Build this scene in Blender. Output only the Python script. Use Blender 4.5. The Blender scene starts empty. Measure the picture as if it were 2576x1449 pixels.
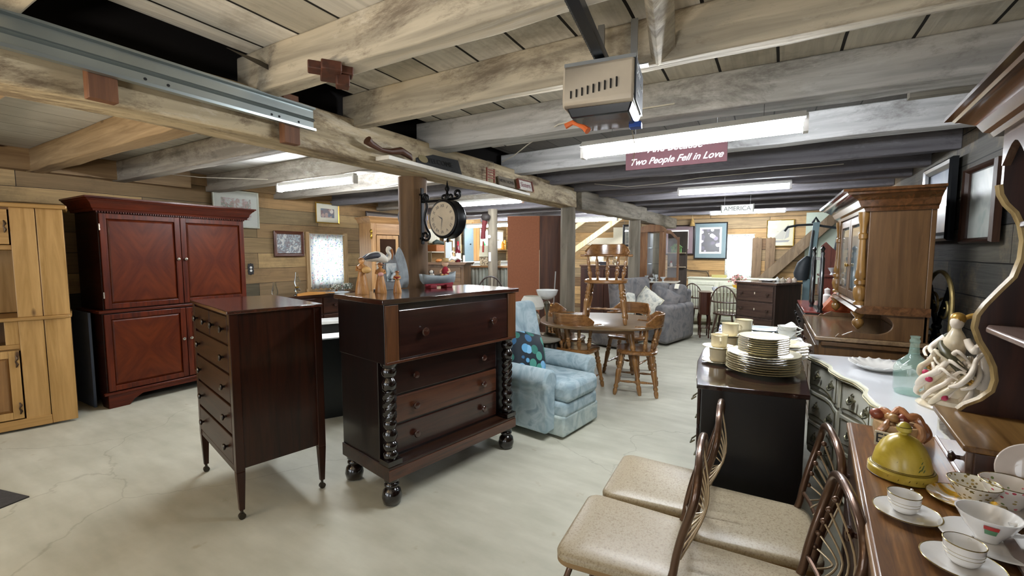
import bpy, bmesh, math, random
from mathutils import Vector, Matrix
random.seed(11)
PI = math.pi
SC = bpy.context.scene
COL = SC.collection
R = math.radians

# ---------------------------------------------------------------- camera, world, light, exposure
cam_d = bpy.data.cameras.new('camera'); cam = bpy.data.objects.new('camera', cam_d); COL.objects.link(cam)
cam_d.sensor_width = 36.0; cam_d.lens = 36.0 * 1105.0 / 2576.0; cam_d.clip_start = 0.02
cam.location = (0, 0, 1.5); cam.rotation_euler = (R(90 - 4.5), 0, R(30.2))
SC.camera = cam
SC.view_settings.view_transform = 'Standard'; SC.view_settings.look = 'None'
SC.view_settings.gamma = 1.0; SC.view_settings.use_curve_mapping = False
SC.view_settings.exposure = 1.92
w = bpy.data.worlds.new('world'); SC.world = w; w.use_nodes = True
w.node_tree.nodes['Background'].inputs[0].default_value = (0.80, 0.90, 1.0, 1)
w.node_tree.nodes['Background'].inputs[1].default_value = 2.2
SC.cycles.max_bounces = 7; SC.cycles.diffuse_bounces = 4; SC.cycles.glossy_bounces = 4
SC.cycles.transmission_bounces = 6; SC.cycles.transparent_max_bounces = 12
SC.cycles.sample_clamp_indirect = 4.0; SC.cycles.caustics_reflective = False; SC.cycles.caustics_refractive = False

def area(name, loc, rot, sx, sy, power, color):
    l = bpy.data.lights.new(name, 'AREA'); l.shape = 'RECTANGLE'; l.size = sx; l.size_y = sy
    l.energy = power; l.color = color
    o = bpy.data.objects.new(name, l); COL.objects.link(o); o.location = loc; o.rotation_euler = rot
    return o
# daylight through the open garage door and windows of the wall behind the photographer
area('daylight_garage_door', (-2.9, -3.2, 1.25), (R(90), 0, 0), 2.2, 1.6, 16, (0.86, 0.93, 1.0))
area('daylight_door_right', (0.3, -3.2, 1.3), (R(90), 0, 0), 0.8, 1.5, 8, (0.86, 0.93, 1.0))
# warm bulb of the lamp that hangs above the aisle behind the photographer
l = bpy.data.lights.new('warm_bulb', 'POINT'); l.energy = 5; l.color = (1.0, 0.76, 0.48); l.shadow_soft_size = 0.12
o = bpy.data.objects.new('warm_bulb_light', l); COL.objects.link(o); o.location = (-3.0, -0.8, 1.85)
# unseen upward fill lights, added to brighten the ceiling boards
area('ceiling_fill', (-2.6, -1.0, 1.35), (R(180), 0, 0), 0.5, 0.5, 16, (1.0, 0.78, 0.52))
area('ceiling_fill', (-0.5, -0.9, 1.35), (R(180), 0, 0), 0.5, 0.5, 12, (1.0, 0.97, 0.94))

# ---------------------------------------------------------------- helpers
def lin(h):
    h = h.lstrip('#')
    return tuple(((int(h[i:i + 2], 16) / 255) ** 2.2) for i in (0, 2, 4)) + (1,)

def soft(h, k=0.82):
    """hex colour with its saturation scaled by k"""
    h = h.lstrip('#'); v = [int(h[i:i + 2], 16) for i in (0, 2, 4)]; g = .35 * v[0] + .5 * v[1] + .15 * v[2]
    return '#%02x%02x%02x' % tuple(max(0, min(255, int(g + (c - g) * k))) for c in v)

_m = {}
def _new(key):
    m = bpy.data.materials.new(key); m.use_nodes = True
    nt = m.node_tree; b = nt.nodes['Principled BSDF']
    return m, nt, b

def plain(hexc, rough=0.5, metal=0.0, noise=0.0, scale=30, bump=0.0, coat=0.0, trans=0.0, alpha=1.0, sheen=0.0, name=None):
    key = ('plain', hexc, rough, metal, noise, scale, bump, coat, trans, alpha, sheen)
    if key in _m: return _m[key]
    m, nt, b = _new(name or 'plain_' + hexc.strip('#'))
    b.inputs['Roughness'].default_value = rough; b.inputs['Metallic'].default_value = metal
    b.inputs['Coat Weight'].default_value = coat; b.inputs['Transmission Weight'].default_value = trans
    b.inputs['Alpha'].default_value = alpha; b.inputs['Sheen Weight'].default_value = sheen
    c = lin(hexc); b.inputs['Base Color'].default_value = c
    tc = nt.nodes.new('ShaderNodeTexCoord'); n = nt.nodes.new('ShaderNodeTexNoise')
    n.inputs['Scale'].default_value = scale; n.inputs['Detail'].default_value = 4
    nt.links.new(tc.outputs['Object'], n.inputs['Vector'])
    k = max(noise, 0.03)
    r = nt.nodes.new('ShaderNodeValToRGB')
    r.color_ramp.elements[0].position = 0.3; r.color_ramp.elements[1].position = 0.7
    r.color_ramp.elements[0].color = tuple(v * (1 - k) for v in c[:3]) + (1,)
    r.color_ramp.elements[1].color = tuple(min(1, v * (1 + k)) for v in c[:3]) + (1,)
    nt.links.new(n.outputs['Fac'], r.inputs['Fac']); nt.links.new(r.outputs['Color'], b.inputs['Base Color'])
    if bump:
        bp = nt.nodes.new('ShaderNodeBump'); bp.inputs['Strength'].default_value = bump; bp.inputs['Distance'].default_value = 0.01
        nt.links.new(n.outputs['Fac'], bp.inputs['Height']); nt.links.new(bp.outputs['Normal'], b.inputs['Normal'])
    _m[key] = m
    return m

def wood(c1, c2, axis='z', rough=0.35, scale=1.0, coat=0.0, knots=False, c3=None, red=False):
    """wood with its grain along one local axis; c1 dark, c2 light"""
    key = ('wood', c1, c2, axis, rough, scale, coat, knots, c3, red)
    if key in _m: return _m[key]
    if not red: c1, c2 = soft(c1), soft(c2); c3 = soft(c3) if c3 else None
    m, nt, b = _new('wood_' + c2.strip('#') + '_' + axis)
    N, L = nt.nodes.new, nt.links.new
    tc = N('ShaderNodeTexCoord'); mp = N('ShaderNodeMapping')
    s = [14 * scale] * 3; s['xyz'.index(axis)] = 0.9 * scale
    mp.inputs['Scale'].default_value = s
    L(tc.outputs['Object'], mp.inputs['Vector'])
    n = N('ShaderNodeTexNoise'); n.inputs['Scale'].default_value = 2.2; n.inputs['Detail'].default_value = 7
    n.inputs['Roughness'].default_value = 0.65; n.inputs['Distortion'].default_value = 0.8
    L(mp.outputs['Vector'], n.inputs['Vector'])
    r = N('ShaderNodeValToRGB'); r.color_ramp.elements[0].position = 0.34; r.color_ramp.elements[1].position = 0.68
    r.color_ramp.elements[0].color = lin(c1); r.color_ramp.elements[1].color = lin(c2)
    if c3:
        e = r.color_ramp.elements.new(0.5); e.color = lin(c3)
    L(n.outputs['Fac'], r.inputs['Fac'])
    out = r.outputs['Color']
    if knots:
        v = N('ShaderNodeTexVoronoi'); v.inputs['Scale'].default_value = 1.0
        m2 = N('ShaderNodeMapping'); s2 = [6, 6, 6]; s2['xyz'.index(axis)] = 2.2; m2.inputs['Scale'].default_value = s2
        L(tc.outputs['Object'], m2.inputs['Vector']); L(m2.outputs['Vector'], v.inputs['Vector'])
        kr = N('ShaderNodeValToRGB'); kr.color_ramp.elements[0].position = 0.05; kr.color_ramp.elements[1].position = 0.12
        kr.color_ramp.elements[0].color = lin('#4a2a12'); kr.color_ramp.elements[1].color = (1, 1, 1, 1)
        L(v.outputs['Distance'], kr.inputs['Fac'])
        mx = N('ShaderNodeMixRGB'); mx.blend_type = 'MULTIPLY'; mx.inputs[0].default_value = 0.9
        L(out, mx.inputs[1]); L(kr.outputs['Color'], mx.inputs[2]); out = mx.outputs[0]
    L(out, b.inputs['Base Color'])
    b.inputs['Roughness'].default_value = rough; b.inputs['Coat Weight'].default_value = coat
    b.inputs['Coat Roughness'].default_value = 0.12
    if red: b.inputs['Specular IOR Level'].default_value = 0.28
    bp = N('ShaderNodeBump'); bp.inputs['Strength'].default_value = 0.06; bp.inputs['Distance'].default_value = 0.005
    L(n.outputs['Fac'], bp.inputs['Height']); L(bp.outputs['Normal'], b.inputs['Normal'])
    _m[key] = m
    return m

def planks(key, along, across, board_w, board_l, cols, rough=0.8, gap='#120e0a', gapw=0.006, weather=None, weather_amt=0.5, grain=0.35, wscale=1.2):
    """boards laid side by side; along / across name the local axes"""
    if key in _m: return _m[key]
    cols = [soft(c, .85) for c in cols]
    m, nt, b = _new(key); N, L = nt.nodes.new, nt.links.new
    tc = N('ShaderNodeTexCoord'); sp = N('ShaderNodeSeparateXYZ'); cb = N('ShaderNodeCombineXYZ')
    L(tc.outputs['Object'], sp.inputs[0])
    # slight waviness of the board edges
    L(sp.outputs['xyz'.index(along)], cb.inputs[0]); L(sp.outputs['xyz'.index(across)], cb.inputs[1])
    nw = N('ShaderNodeTexNoise'); nw.inputs['Scale'].default_value = 1.3; L(tc.outputs['Object'], nw.inputs['Vector'])
    mm = N('ShaderNodeMath'); mm.operation = 'MULTIPLY_ADD'; mm.inputs[1].default_value = 0.03; mm.inputs[2].default_value = -0.015
    L(nw.outputs['Fac'], mm.inputs[0])
    ad = N('ShaderNodeVectorMath'); ad.operation = 'ADD'; cc = N('ShaderNodeCombineXYZ')
    L(mm.outputs[0], cc.inputs[1]); L(cb.outputs[0], ad.inputs[0]); L(cc.outputs[0], ad.inputs[1])
    br = N('ShaderNodeTexBrick'); br.offset = 0.43; br.inputs['Scale'].default_value = 1.0
    br.inputs['Brick Width'].default_value = board_l; br.inputs['Row Height'].default_value = board_w
    br.inputs['Mortar Size'].default_value = gapw; br.inputs['Mortar Smooth'].default_value = 0.0
    br.inputs['Bias'].default_value = 0.0
    br.inputs['Color1'].default_value = (0, 0, 0, 1); br.inputs['Color2'].default_value = (1, 1, 1, 1); br.inputs['Mortar'].default_value = (0.5, 0.5, 0.5, 1)
    L(ad.outputs[0], br.inputs['Vector'])
    r = N('ShaderNodeValToRGB'); r.color_ramp.interpolation = 'LINEAR'
    els = r.color_ramp.elements
    els[0].color = lin(cols[0]); els[1].color = lin(cols[-1]); els[0].position = 0.1; els[1].position = 0.9
    for i, c in enumerate(cols[1:-1]):
        e = els.new(0.1 + 0.8 * (i + 1) / (len(cols) - 1)); e.color = lin(c)
    L(br.outputs['Color'], r.inputs['Fac'])
    mp = N('ShaderNodeMapping'); s = [18.0] * 3; s['xyz'.index(along)] = 1.0; mp.inputs['Scale'].default_value = s
    L(tc.outputs['Object'], mp.inputs['Vector'])
    g = N('ShaderNodeTexNoise'); g.inputs['Scale'].default_value = 1.5; g.inputs['Detail'].default_value = 8; g.inputs['Distortion'].default_value = 1.2
    L(mp.outputs['Vector'], g.inputs['Vector'])
    gr = N('ShaderNodeValToRGB'); gr.color_ramp.elements[0].position = 0.35; gr.color_ramp.elements[1].position = 0.62
    gr.color_ramp.elements[0].color = (1 - grain, 1 - grain, 1 - grain, 1)
    L(g.outputs['Fac'], gr.inputs['Fac'])
    mx = N('ShaderNodeMixRGB'); mx.blend_type = 'MULTIPLY'; mx.inputs[0].default_value = 1
    L(r.outputs['Color'], mx.inputs[1]); L(gr.outputs['Color'], mx.inputs[2]); out = mx.outputs[0]
    if weather:
        wn = N('ShaderNodeTexNoise'); wn.inputs['Scale'].default_value = wscale; wn.inputs['Detail'].default_value = 9; wn.inputs['Roughness'].default_value = 0.7
        L(tc.outputs['Object'], wn.inputs['Vector'])
        wr = N('ShaderNodeValToRGB'); wr.color_ramp.elements[0].position = 0.5; wr.color_ramp.elements[1].position = 0.68
        L(wn.outputs['Fac'], wr.inputs['Fac'])
        ml = N('ShaderNodeMath'); ml.operation = 'MULTIPLY'; ml.inputs[1].default_value = weather_amt; L(wr.outputs['Color'], ml.inputs[0])
        m3 = N('ShaderNodeMixRGB'); L(ml.outputs[0], m3.inputs[0]); L(out, m3.inputs[1]); m3.inputs[2].default_value = lin(weather); out = m3.outputs[0]
    m4 = N('ShaderNodeMixRGB'); L(br.outputs['Fac'], m4.inputs[0]); L(out, m4.inputs[1]); m4.inputs[2].default_value = lin(gap)
    L(m4.outputs[0], b.inputs['Base Color']); b.inputs['Roughness'].default_value = rough
    bp = N('ShaderNodeBump'); bp.inputs['Strength'].default_value = 0.5; bp.inputs['Distance'].default_value = 0.01
    iv = N('ShaderNodeMath'); iv.operation = 'SUBTRACT'; L(g.outputs['Fac'], iv.inputs[0]); L(br.outputs['Fac'], iv.inputs[1])
    L(iv.outputs[0], bp.inputs['Height']); L(bp.outputs['Normal'], b.inputs['Normal'])
    _m[key] = m
    return m

def blotchy(key, base, dark, light, axis='x', rough=0.85, dpos=(0.52, 0.64), lpos=(0.56, 0.66), dscale=1.3, damt=0.8, lamt=0.7):
    """old hewn timber with flaking whitewash and dirt"""
    if key in _m: return _m[key]
    m, nt, b = _new(key); N, L = nt.nodes.new, nt.links.new
    tc = N('ShaderNodeTexCoord'); mp = N('ShaderNodeMapping'); s = [16.0] * 3; s['xyz'.index(axis)] = 1.2
    mp.inputs['Scale'].default_value = s; L(tc.outputs['Object'], mp.inputs['Vector'])
    g = N('ShaderNodeTexNoise'); g.inputs['Scale'].default_value = 1.0; g.inputs['Detail'].default_value = 8; g.inputs['Distortion'].default_value = 0.6
    L(mp.outputs['Vector'], g.inputs['Vector'])
    gr = N('ShaderNodeValToRGB'); gr.color_ramp.elements[0].position = 0.33; gr.color_ramp.elements[1].position = 0.6
    c = lin(base); gr.color_ramp.elements[0].color = tuple(v * 0.6 for v in c[:3]) + (1,); gr.color_ramp.elements[1].color = c
    L(g.outputs['Fac'], gr.inputs['Fac']); out = gr.outputs['Color']
    m2 = N('ShaderNodeMapping'); s2 = [3.2] * 3; s2['xyz'.index(axis)] = 1.1; m2.inputs['Scale'].default_value = s2; L(tc.outputs['Object'], m2.inputs['Vector'])
    for (col, pos, sc, amt, dist) in ((light, lpos, .8, lamt, 0.3), (dark, dpos, dscale, damt, .35)):
        n = N('ShaderNodeTexNoise'); n.inputs['Scale'].default_value = sc; n.inputs['Detail'].default_value = 12
        n.inputs['Roughness'].default_value = 0.78; n.inputs['Distortion'].default_value = dist
        L(m2.outputs['Vector'], n.inputs['Vector'])
        r = N('ShaderNodeValToRGB'); r.color_ramp.elements[0].position = pos[0]; r.color_ramp.elements[1].position = pos[1]
        L(n.outputs['Fac'], r.inputs['Fac'])
        ml = N('ShaderNodeMath'); ml.operation = 'MULTIPLY'; ml.inputs[1].default_value = amt; L(r.outputs['Color'], ml.inputs[0])
        mx = N('ShaderNodeMixRGB'); L(ml.outputs[0], mx.inputs[0]); L(out, mx.inputs[1]); mx.inputs[2].default_value = lin(col); out = mx.outputs[0]
    L(out, b.inputs['Base Color']); b.inputs['Roughness'].default_value = rough
    bp = N('ShaderNodeBump'); bp.inputs['Strength'].default_value = 0.6; bp.inputs['Distance'].default_value = 0.012
    L(g.outputs['Fac'], bp.inputs['Height']); L(bp.outputs['Normal'], b.inputs['Normal'])
    _m[key] = m
    return m

def emit(hexc, strength):
    key = ('emit', hexc, strength)
    if key in _m: return _m[key]
    m, nt, b = _new('lit_' + hexc.strip('#'))
    b.inputs['Base Color'].default_value = lin(hexc); b.inputs['Emission Color'].default_value = lin(hexc)
    b.inputs['Emission Strength'].default_value = strength
    _m[key] = m
    return m

def glass(hexc='#ffffff', rough=0.02, ior=1.45):
    key = ('glass', hexc, rough)
    if key in _m: return _m[key]
    m, nt, b = _new('glass_' + hexc.strip('#'))
    b.inputs['Base Color'].default_value = lin(hexc); b.inputs['Roughness'].default_value = rough
    b.inputs['Transmission Weight'].default_value = 1.0; b.inputs['IOR'].default_value = ior
    _m[key] = m
    return m

def spots(key, base, cols, scale=20, size=0.35, rough=0.7, bright=1.0, trans=0.0):
    """scattered blobs of colour on a ground: prints, florals, dots"""
    if key in _m: return _m[key]
    m, nt, b = _new(key); N, L = nt.nodes.new, nt.links.new
    tc = N('ShaderNodeTexCoord'); v = N('ShaderNodeTexVoronoi'); v.inputs['Scale'].default_value = scale
    L(tc.outputs['Object'], v.inputs['Vector'])
    r = N('ShaderNodeValToRGB'); r.color_ramp.interpolation = 'CONSTANT'
    els = r.color_ramp.elements; els[0].color = lin(cols[0]); els[1].position = 1 / len(cols); els[1].color = lin(cols[min(1, len(cols) - 1)])
    for i, c in enumerate(cols[2:]):
        e = els.new((i + 2) / len(cols)); e.color = lin(c)
    sp = N('ShaderNodeSeparateColor'); L(v.outputs['Color'], sp.inputs[0]); L(sp.outputs[0], r.inputs['Fac'])
    lt = N('ShaderNodeMath'); lt.operation = 'LESS_THAN'; lt.inputs[1].default_value = size; L(v.outputs['Distance'], lt.inputs[0])
    mx = N('ShaderNodeMixRGB'); L(lt.outputs[0], mx.inputs[0]); mx.inputs[1].default_value = lin(base); L(r.outputs['Color'], mx.inputs[2])
    L(mx.outputs[0], b.inputs['Base Color']); b.inputs['Roughness'].default_value = rough
    if trans:
        b.inputs['Subsurface Weight'].default_value = 0
        t = N('ShaderNodeBsdfTranslucent'); L(mx.outputs[0], t.inputs[0])
        ms = N('ShaderNodeMixShader'); ms.inputs[0].default_value = trans
        L(b.outputs[0], ms.inputs[1]); L(t.outputs[0], ms.inputs[2]); L(ms.outputs[0], nt.nodes['Material Output'].inputs[0])
    _m[key] = m
    return m

def swirl(key, cols, scale=6, rough=0.6, dist=1.0, detail=4):
    """a painted picture or mottled glaze: noise through a colour ramp"""
    if key in _m: return _m[key]
    m, nt, b = _new(key); N, L = nt.nodes.new, nt.links.new
    tc = N('ShaderNodeTexCoord'); n = N('ShaderNodeTexNoise'); n.inputs['Scale'].default_value = scale
    n.inputs['Detail'].default_value = detail; n.inputs['Distortion'].default_value = dist
    L(tc.outputs['Object'], n.inputs['Vector'])
    r = N('ShaderNodeValToRGB'); els = r.color_ramp.elements
    els[0].position = 0.3; els[1].position = 0.7; els[0].color = lin(cols[0]); els[1].color = lin(cols[-1])
    for i, c in enumerate(cols[1:-1]):
        e = els.new(0.3 + 0.4 * (i + 1) / (len(cols) - 1)); e.color = lin(c)
    L(n.outputs['Fac'], r.inputs['Fac']); L(r.outputs['Color'], b.inputs['Base Color']); b.inputs['Roughness'].default_value = rough
    _m[key] = m
    return m

def smooth(P, k=5):
    """Catmull-Rom curve through the points P"""
    out = []; n = len(P)
    for i in range(n - 1):
        p = [Vector(P[max(0, min(n - 1, i + d))]) for d in (-1, 0, 1, 2)]
        for j in range(k):
            u = j / k; out.append(tuple(.5 * ((2 * p[1]) + (-p[0] + p[2]) * u + (2 * p[0] - 5 * p[1] + 4 * p[2] - p[3]) * u * u + (-p[0] + 3 * p[1] - 3 * p[2] + p[3]) * u ** 3)))
    return out + [tuple(P[-1])]

class MB:
    """collects shapes and links them as ONE mesh object"""
    def __init__(s): s.v = []; s.f = []; s.M = Matrix()
    def at(s, loc=(0, 0, 0), rx=0, ry=0, rz=0, sc=1.0):
        s.M = Matrix.Translation(loc) @ Matrix.Rotation(rz, 4, 'Z') @ Matrix.Rotation(ry, 4, 'Y') @ Matrix.Rotation(rx, 4, 'X') @ Matrix.Scale(sc, 4)
        return s
    def add(s, vs, fs):
        k = len(s.v); s.v += [tuple(s.M @ Vector(p)) for p in vs]; s.f += [tuple(i + k for i in f) for f in fs]; return s
    def box(s, x0, x1, y0, y1, z0, z1):
        return s.add([(x0, y0, z0), (x1, y0, z0), (x1, y1, z0), (x0, y1, z0), (x0, y0, z1), (x1, y0, z1), (x1, y1, z1), (x0, y1, z1)],
                     [(0, 3, 2, 1), (4, 5, 6, 7), (0, 1, 5, 4), (1, 2, 6, 5), (2, 3, 7, 6), (3, 0, 4, 7)])
    def taper(s, x0, x1, y0, y1, z0, z1, k, ky=None):
        ky = k if ky is None else ky
        cx, cy = (x0 + x1) / 2, (y0 + y1) / 2; q = lambda x, y: (cx + (x - cx) * k, cy + (y - cy) * ky)
        b = [q(x0, y0), q(x1, y0), q(x1, y1), q(x0, y1)]
        return s.add([(p[0], p[1], z0) for p in b] + [(x0, y0, z1), (x1, y0, z1), (x1, y1, z1), (x0, y1, z1)],
                     [(0, 3, 2, 1), (4, 5, 6, 7), (0, 1, 5, 4), (1, 2, 6, 5), (2, 3, 7, 6), (3, 0, 4, 7)])
    def rings(s, rings, cap=True, closed=False):
        n = len(rings[0]); vs = [p for r in rings for p in r]; fs = []
        m = len(rings); rng = m if closed else m - 1
        for i in range(rng):
            a, b = i * n, ((i + 1) % m) * n
            for j in range(n): fs.append((a + j, a + (j + 1) % n, b + (j + 1) % n, b + j))
        if cap and not closed:
            fs.append(tuple(reversed(range(n)))); fs.append(tuple((m - 1) * n + j for j in range(n)))
        return s.add(vs, fs)
    def tube(s, path, r, n=8, closed=False):
        P = [Vector(p) for p in path]; m = len(P); rr = r if isinstance(r, (list, tuple)) else [r] * m
        rings = []; up = None
        for i in range(m):
            if closed: t = P[(i + 1) % m] - P[i - 1]
            else: t = P[min(i + 1, m - 1)] - P[max(i - 1, 0)]
            t.normalize()
            if up is None:
                up = Vector((0, 0, 1)) if abs(t.z) < 0.9 else Vector((1, 0, 0))
            up = (up - t * up.dot(t)); up = up.normalized() if up.length > 1e-5 else t.orthogonal().normalized()
            sd = t.cross(up)
            rings.append([tuple(P[i] + (up * math.cos(2 * PI * j / n) + sd * math.sin(2 * PI * j / n)) * rr[i]) for j in range(n)])
        return s.rings(rings, True, closed)
    def stube(s, path, r, n=10, k=5):
        rr = r if isinstance(r, (list, tuple)) else [r] * len(path)
        q = smooth([Vector(p) for p in path], k); m = len(q)
        R2 = [rr[min(i // k, len(rr) - 1)] + (rr[min(i // k + 1, len(rr) - 1)] - rr[min(i // k, len(rr) - 1)]) * ((i % k) / k) for i in range(m)]
        return s.tube(q, R2, n)
    def cyl(s, p0, p1, r0, r1=None, n=16): return s.tube([p0, p1], [r0, r0 if r1 is None else r1], n)
    def lathe(s, prof, p0=(0, 0, 0), p1=None, n=20, sx=1, sy=1):
        """prof: (radius, height) list; heights along z from p0, or scaled 0..1 between p0 and p1"""
        p0 = Vector(p0)
        if p1 is None:
            ax = Vector((0, 0, 1)); L = 1.0
        else:
            ax = Vector(p1) - p0; L = ax.length; ax.normalize()
        u = Vector((1, 0, 0)) if abs(ax.x) < 0.9 else Vector((0, 1, 0))
        u = (u - ax * u.dot(ax)).normalized(); v = ax.cross(u)
        rings = [[tuple(p0 + ax * (h * L) + (u * math.cos(2 * PI * j / n) * sx + v * math.sin(2 * PI * j / n) * sy) * max(r, 1e-4)) for j in range(n)] for r, h in prof]
        return s.rings(rings)
    def prism(s, pts, t0, t1, plane='xz'):
        """outline pts extruded from t0 to t1 along the third axis"""
        k = {'xz': lambda a, b, t: (a, t, b), 'xy': lambda a, b, t: (a, b, t), 'yz': lambda a, b, t: (t, a, b)}[plane]
        n = len(pts)
        return s.add([k(a, b, t0) for a, b in pts] + [k(a, b, t1) for a, b in pts],
                     [tuple(range(n)), tuple(reversed(range(n, 2 * n)))] + [(i, (i + 1) % n, n + (i + 1) % n, n + i) for i in range(n)])
    def hoop(s, r, z, t=.0008, n=40):
        return s.tube([(r * math.cos(2 * PI * i / n), r * math.sin(2 * PI * i / n), z) for i in range(n)], t, 5, closed=True)
    def ball(s, c, r, n=14, m=9):
        rx, ry, rz = r if isinstance(r, (list, tuple)) else (r, r, r)
        rings = []
        for i in range(m + 1):
            a = -PI / 2 + PI * i / m; q = max(math.cos(a), 1e-3)
            rings.append([(c[0] + rx * q * math.cos(2 * PI * j / n), c[1] + ry * q * math.sin(2 * PI * j / n), c[2] + rz * math.sin(a)) for j in range(n)])
        return s.rings(rings)
    def build(s, name, mat, parent=None, bevel=0.0, smooth=True, sub=0, ang=35, seg=2):
        me = bpy.data.meshes.new(name); me.from_pydata(s.v, [], s.f)
        bm = bmesh.new(); bm.from_mesh(me); bmesh.ops.recalc_face_normals(bm, faces=bm.faces); bm.to_mesh(me); bm.free()
        if smooth:
            for p in me.polygons: p.use_smooth = True
            me.set_sharp_from_angle(angle=R(ang if not sub else 180))
        me.materials.append(mat)
        o = bpy.data.objects.new(name, me); COL.objects.link(o)
        if parent: o.parent = parent
        if bevel:
            d = o.modifiers.new('b', 'BEVEL'); d.width = bevel; d.segments = seg; d.limit_method = 'ANGLE'; d.angle_limit = R(40); d.harden_normals = False
        if sub:
            d = o.modifiers.new('s', 'SUBSURF'); d.levels = sub; d.render_levels = sub
        return o

def tag(o, label=None, cat=None, group=None, kind=None):
    if label: o['label'] = label
    if cat: o['category'] = cat
    if group: o['group'] = group
    if kind: o['kind'] = kind
    return o

def thing(name, label, cat, loc=(0, 0, 0), rz=0.0, group=None):
    o = bpy.data.objects.new(name, None); COL.objects.link(o); o.empty_display_size = 0.1
    o.location = loc; o.rotation_euler = (0, 0, R(rz)); return tag(o, label, cat, group)

def put(o, loc, rz=0.0, rx=0.0, ry=0.0):
    o.location = loc; o.rotation_euler = (R(rx), R(ry), R(rz)); return o

def copy_tree(o, parent=None):
    c = o.copy(); COL.objects.link(c)
    if parent: c.parent = parent
    for ch in list(o.children): copy_tree(ch, c)
    return c

def struct(o): o['kind'] = 'structure'; return o

def bx(name, x0, x1, y0, y1, z0, z1, mat, parent=None, bevel=0.0):
    return MB().box(x0, x1, y0, y1, z0, z1).build(name, mat, parent, bevel, smooth=False)

def text(name, s, size, mat, parent, loc, rx=90, rz=0, shear=0.0, ext=0.001, align='CENTER', sx=1.0):
    c = bpy.data.curves.new(name, 'FONT'); c.body = s; c.size = size; c.extrude = ext; c.shear = shear
    c.align_x = align; c.align_y = 'CENTER'; c.materials.append(mat); c.space_character = 1.0
    f = bpy.data.objects.new(name, c)
    me = bpy.data.meshes.new_from_object(f); bpy.data.objects.remove(f); bpy.data.curves.remove(c)
    if not me.materials: me.materials.append(mat)
    o = bpy.data.objects.new(name, me); COL.objects.link(o); o.parent = parent
    o.location = loc; o.rotation_euler = (R(rx), 0, R(rz)); o.scale = (sx, 1, 1)
    return o
# ================================================================ the setting
XL, XR, YF, YB, ZC = -6.3, 1.25, 10.5, -3.4, 2.5
CREAM = '#efe9d8'
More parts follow.
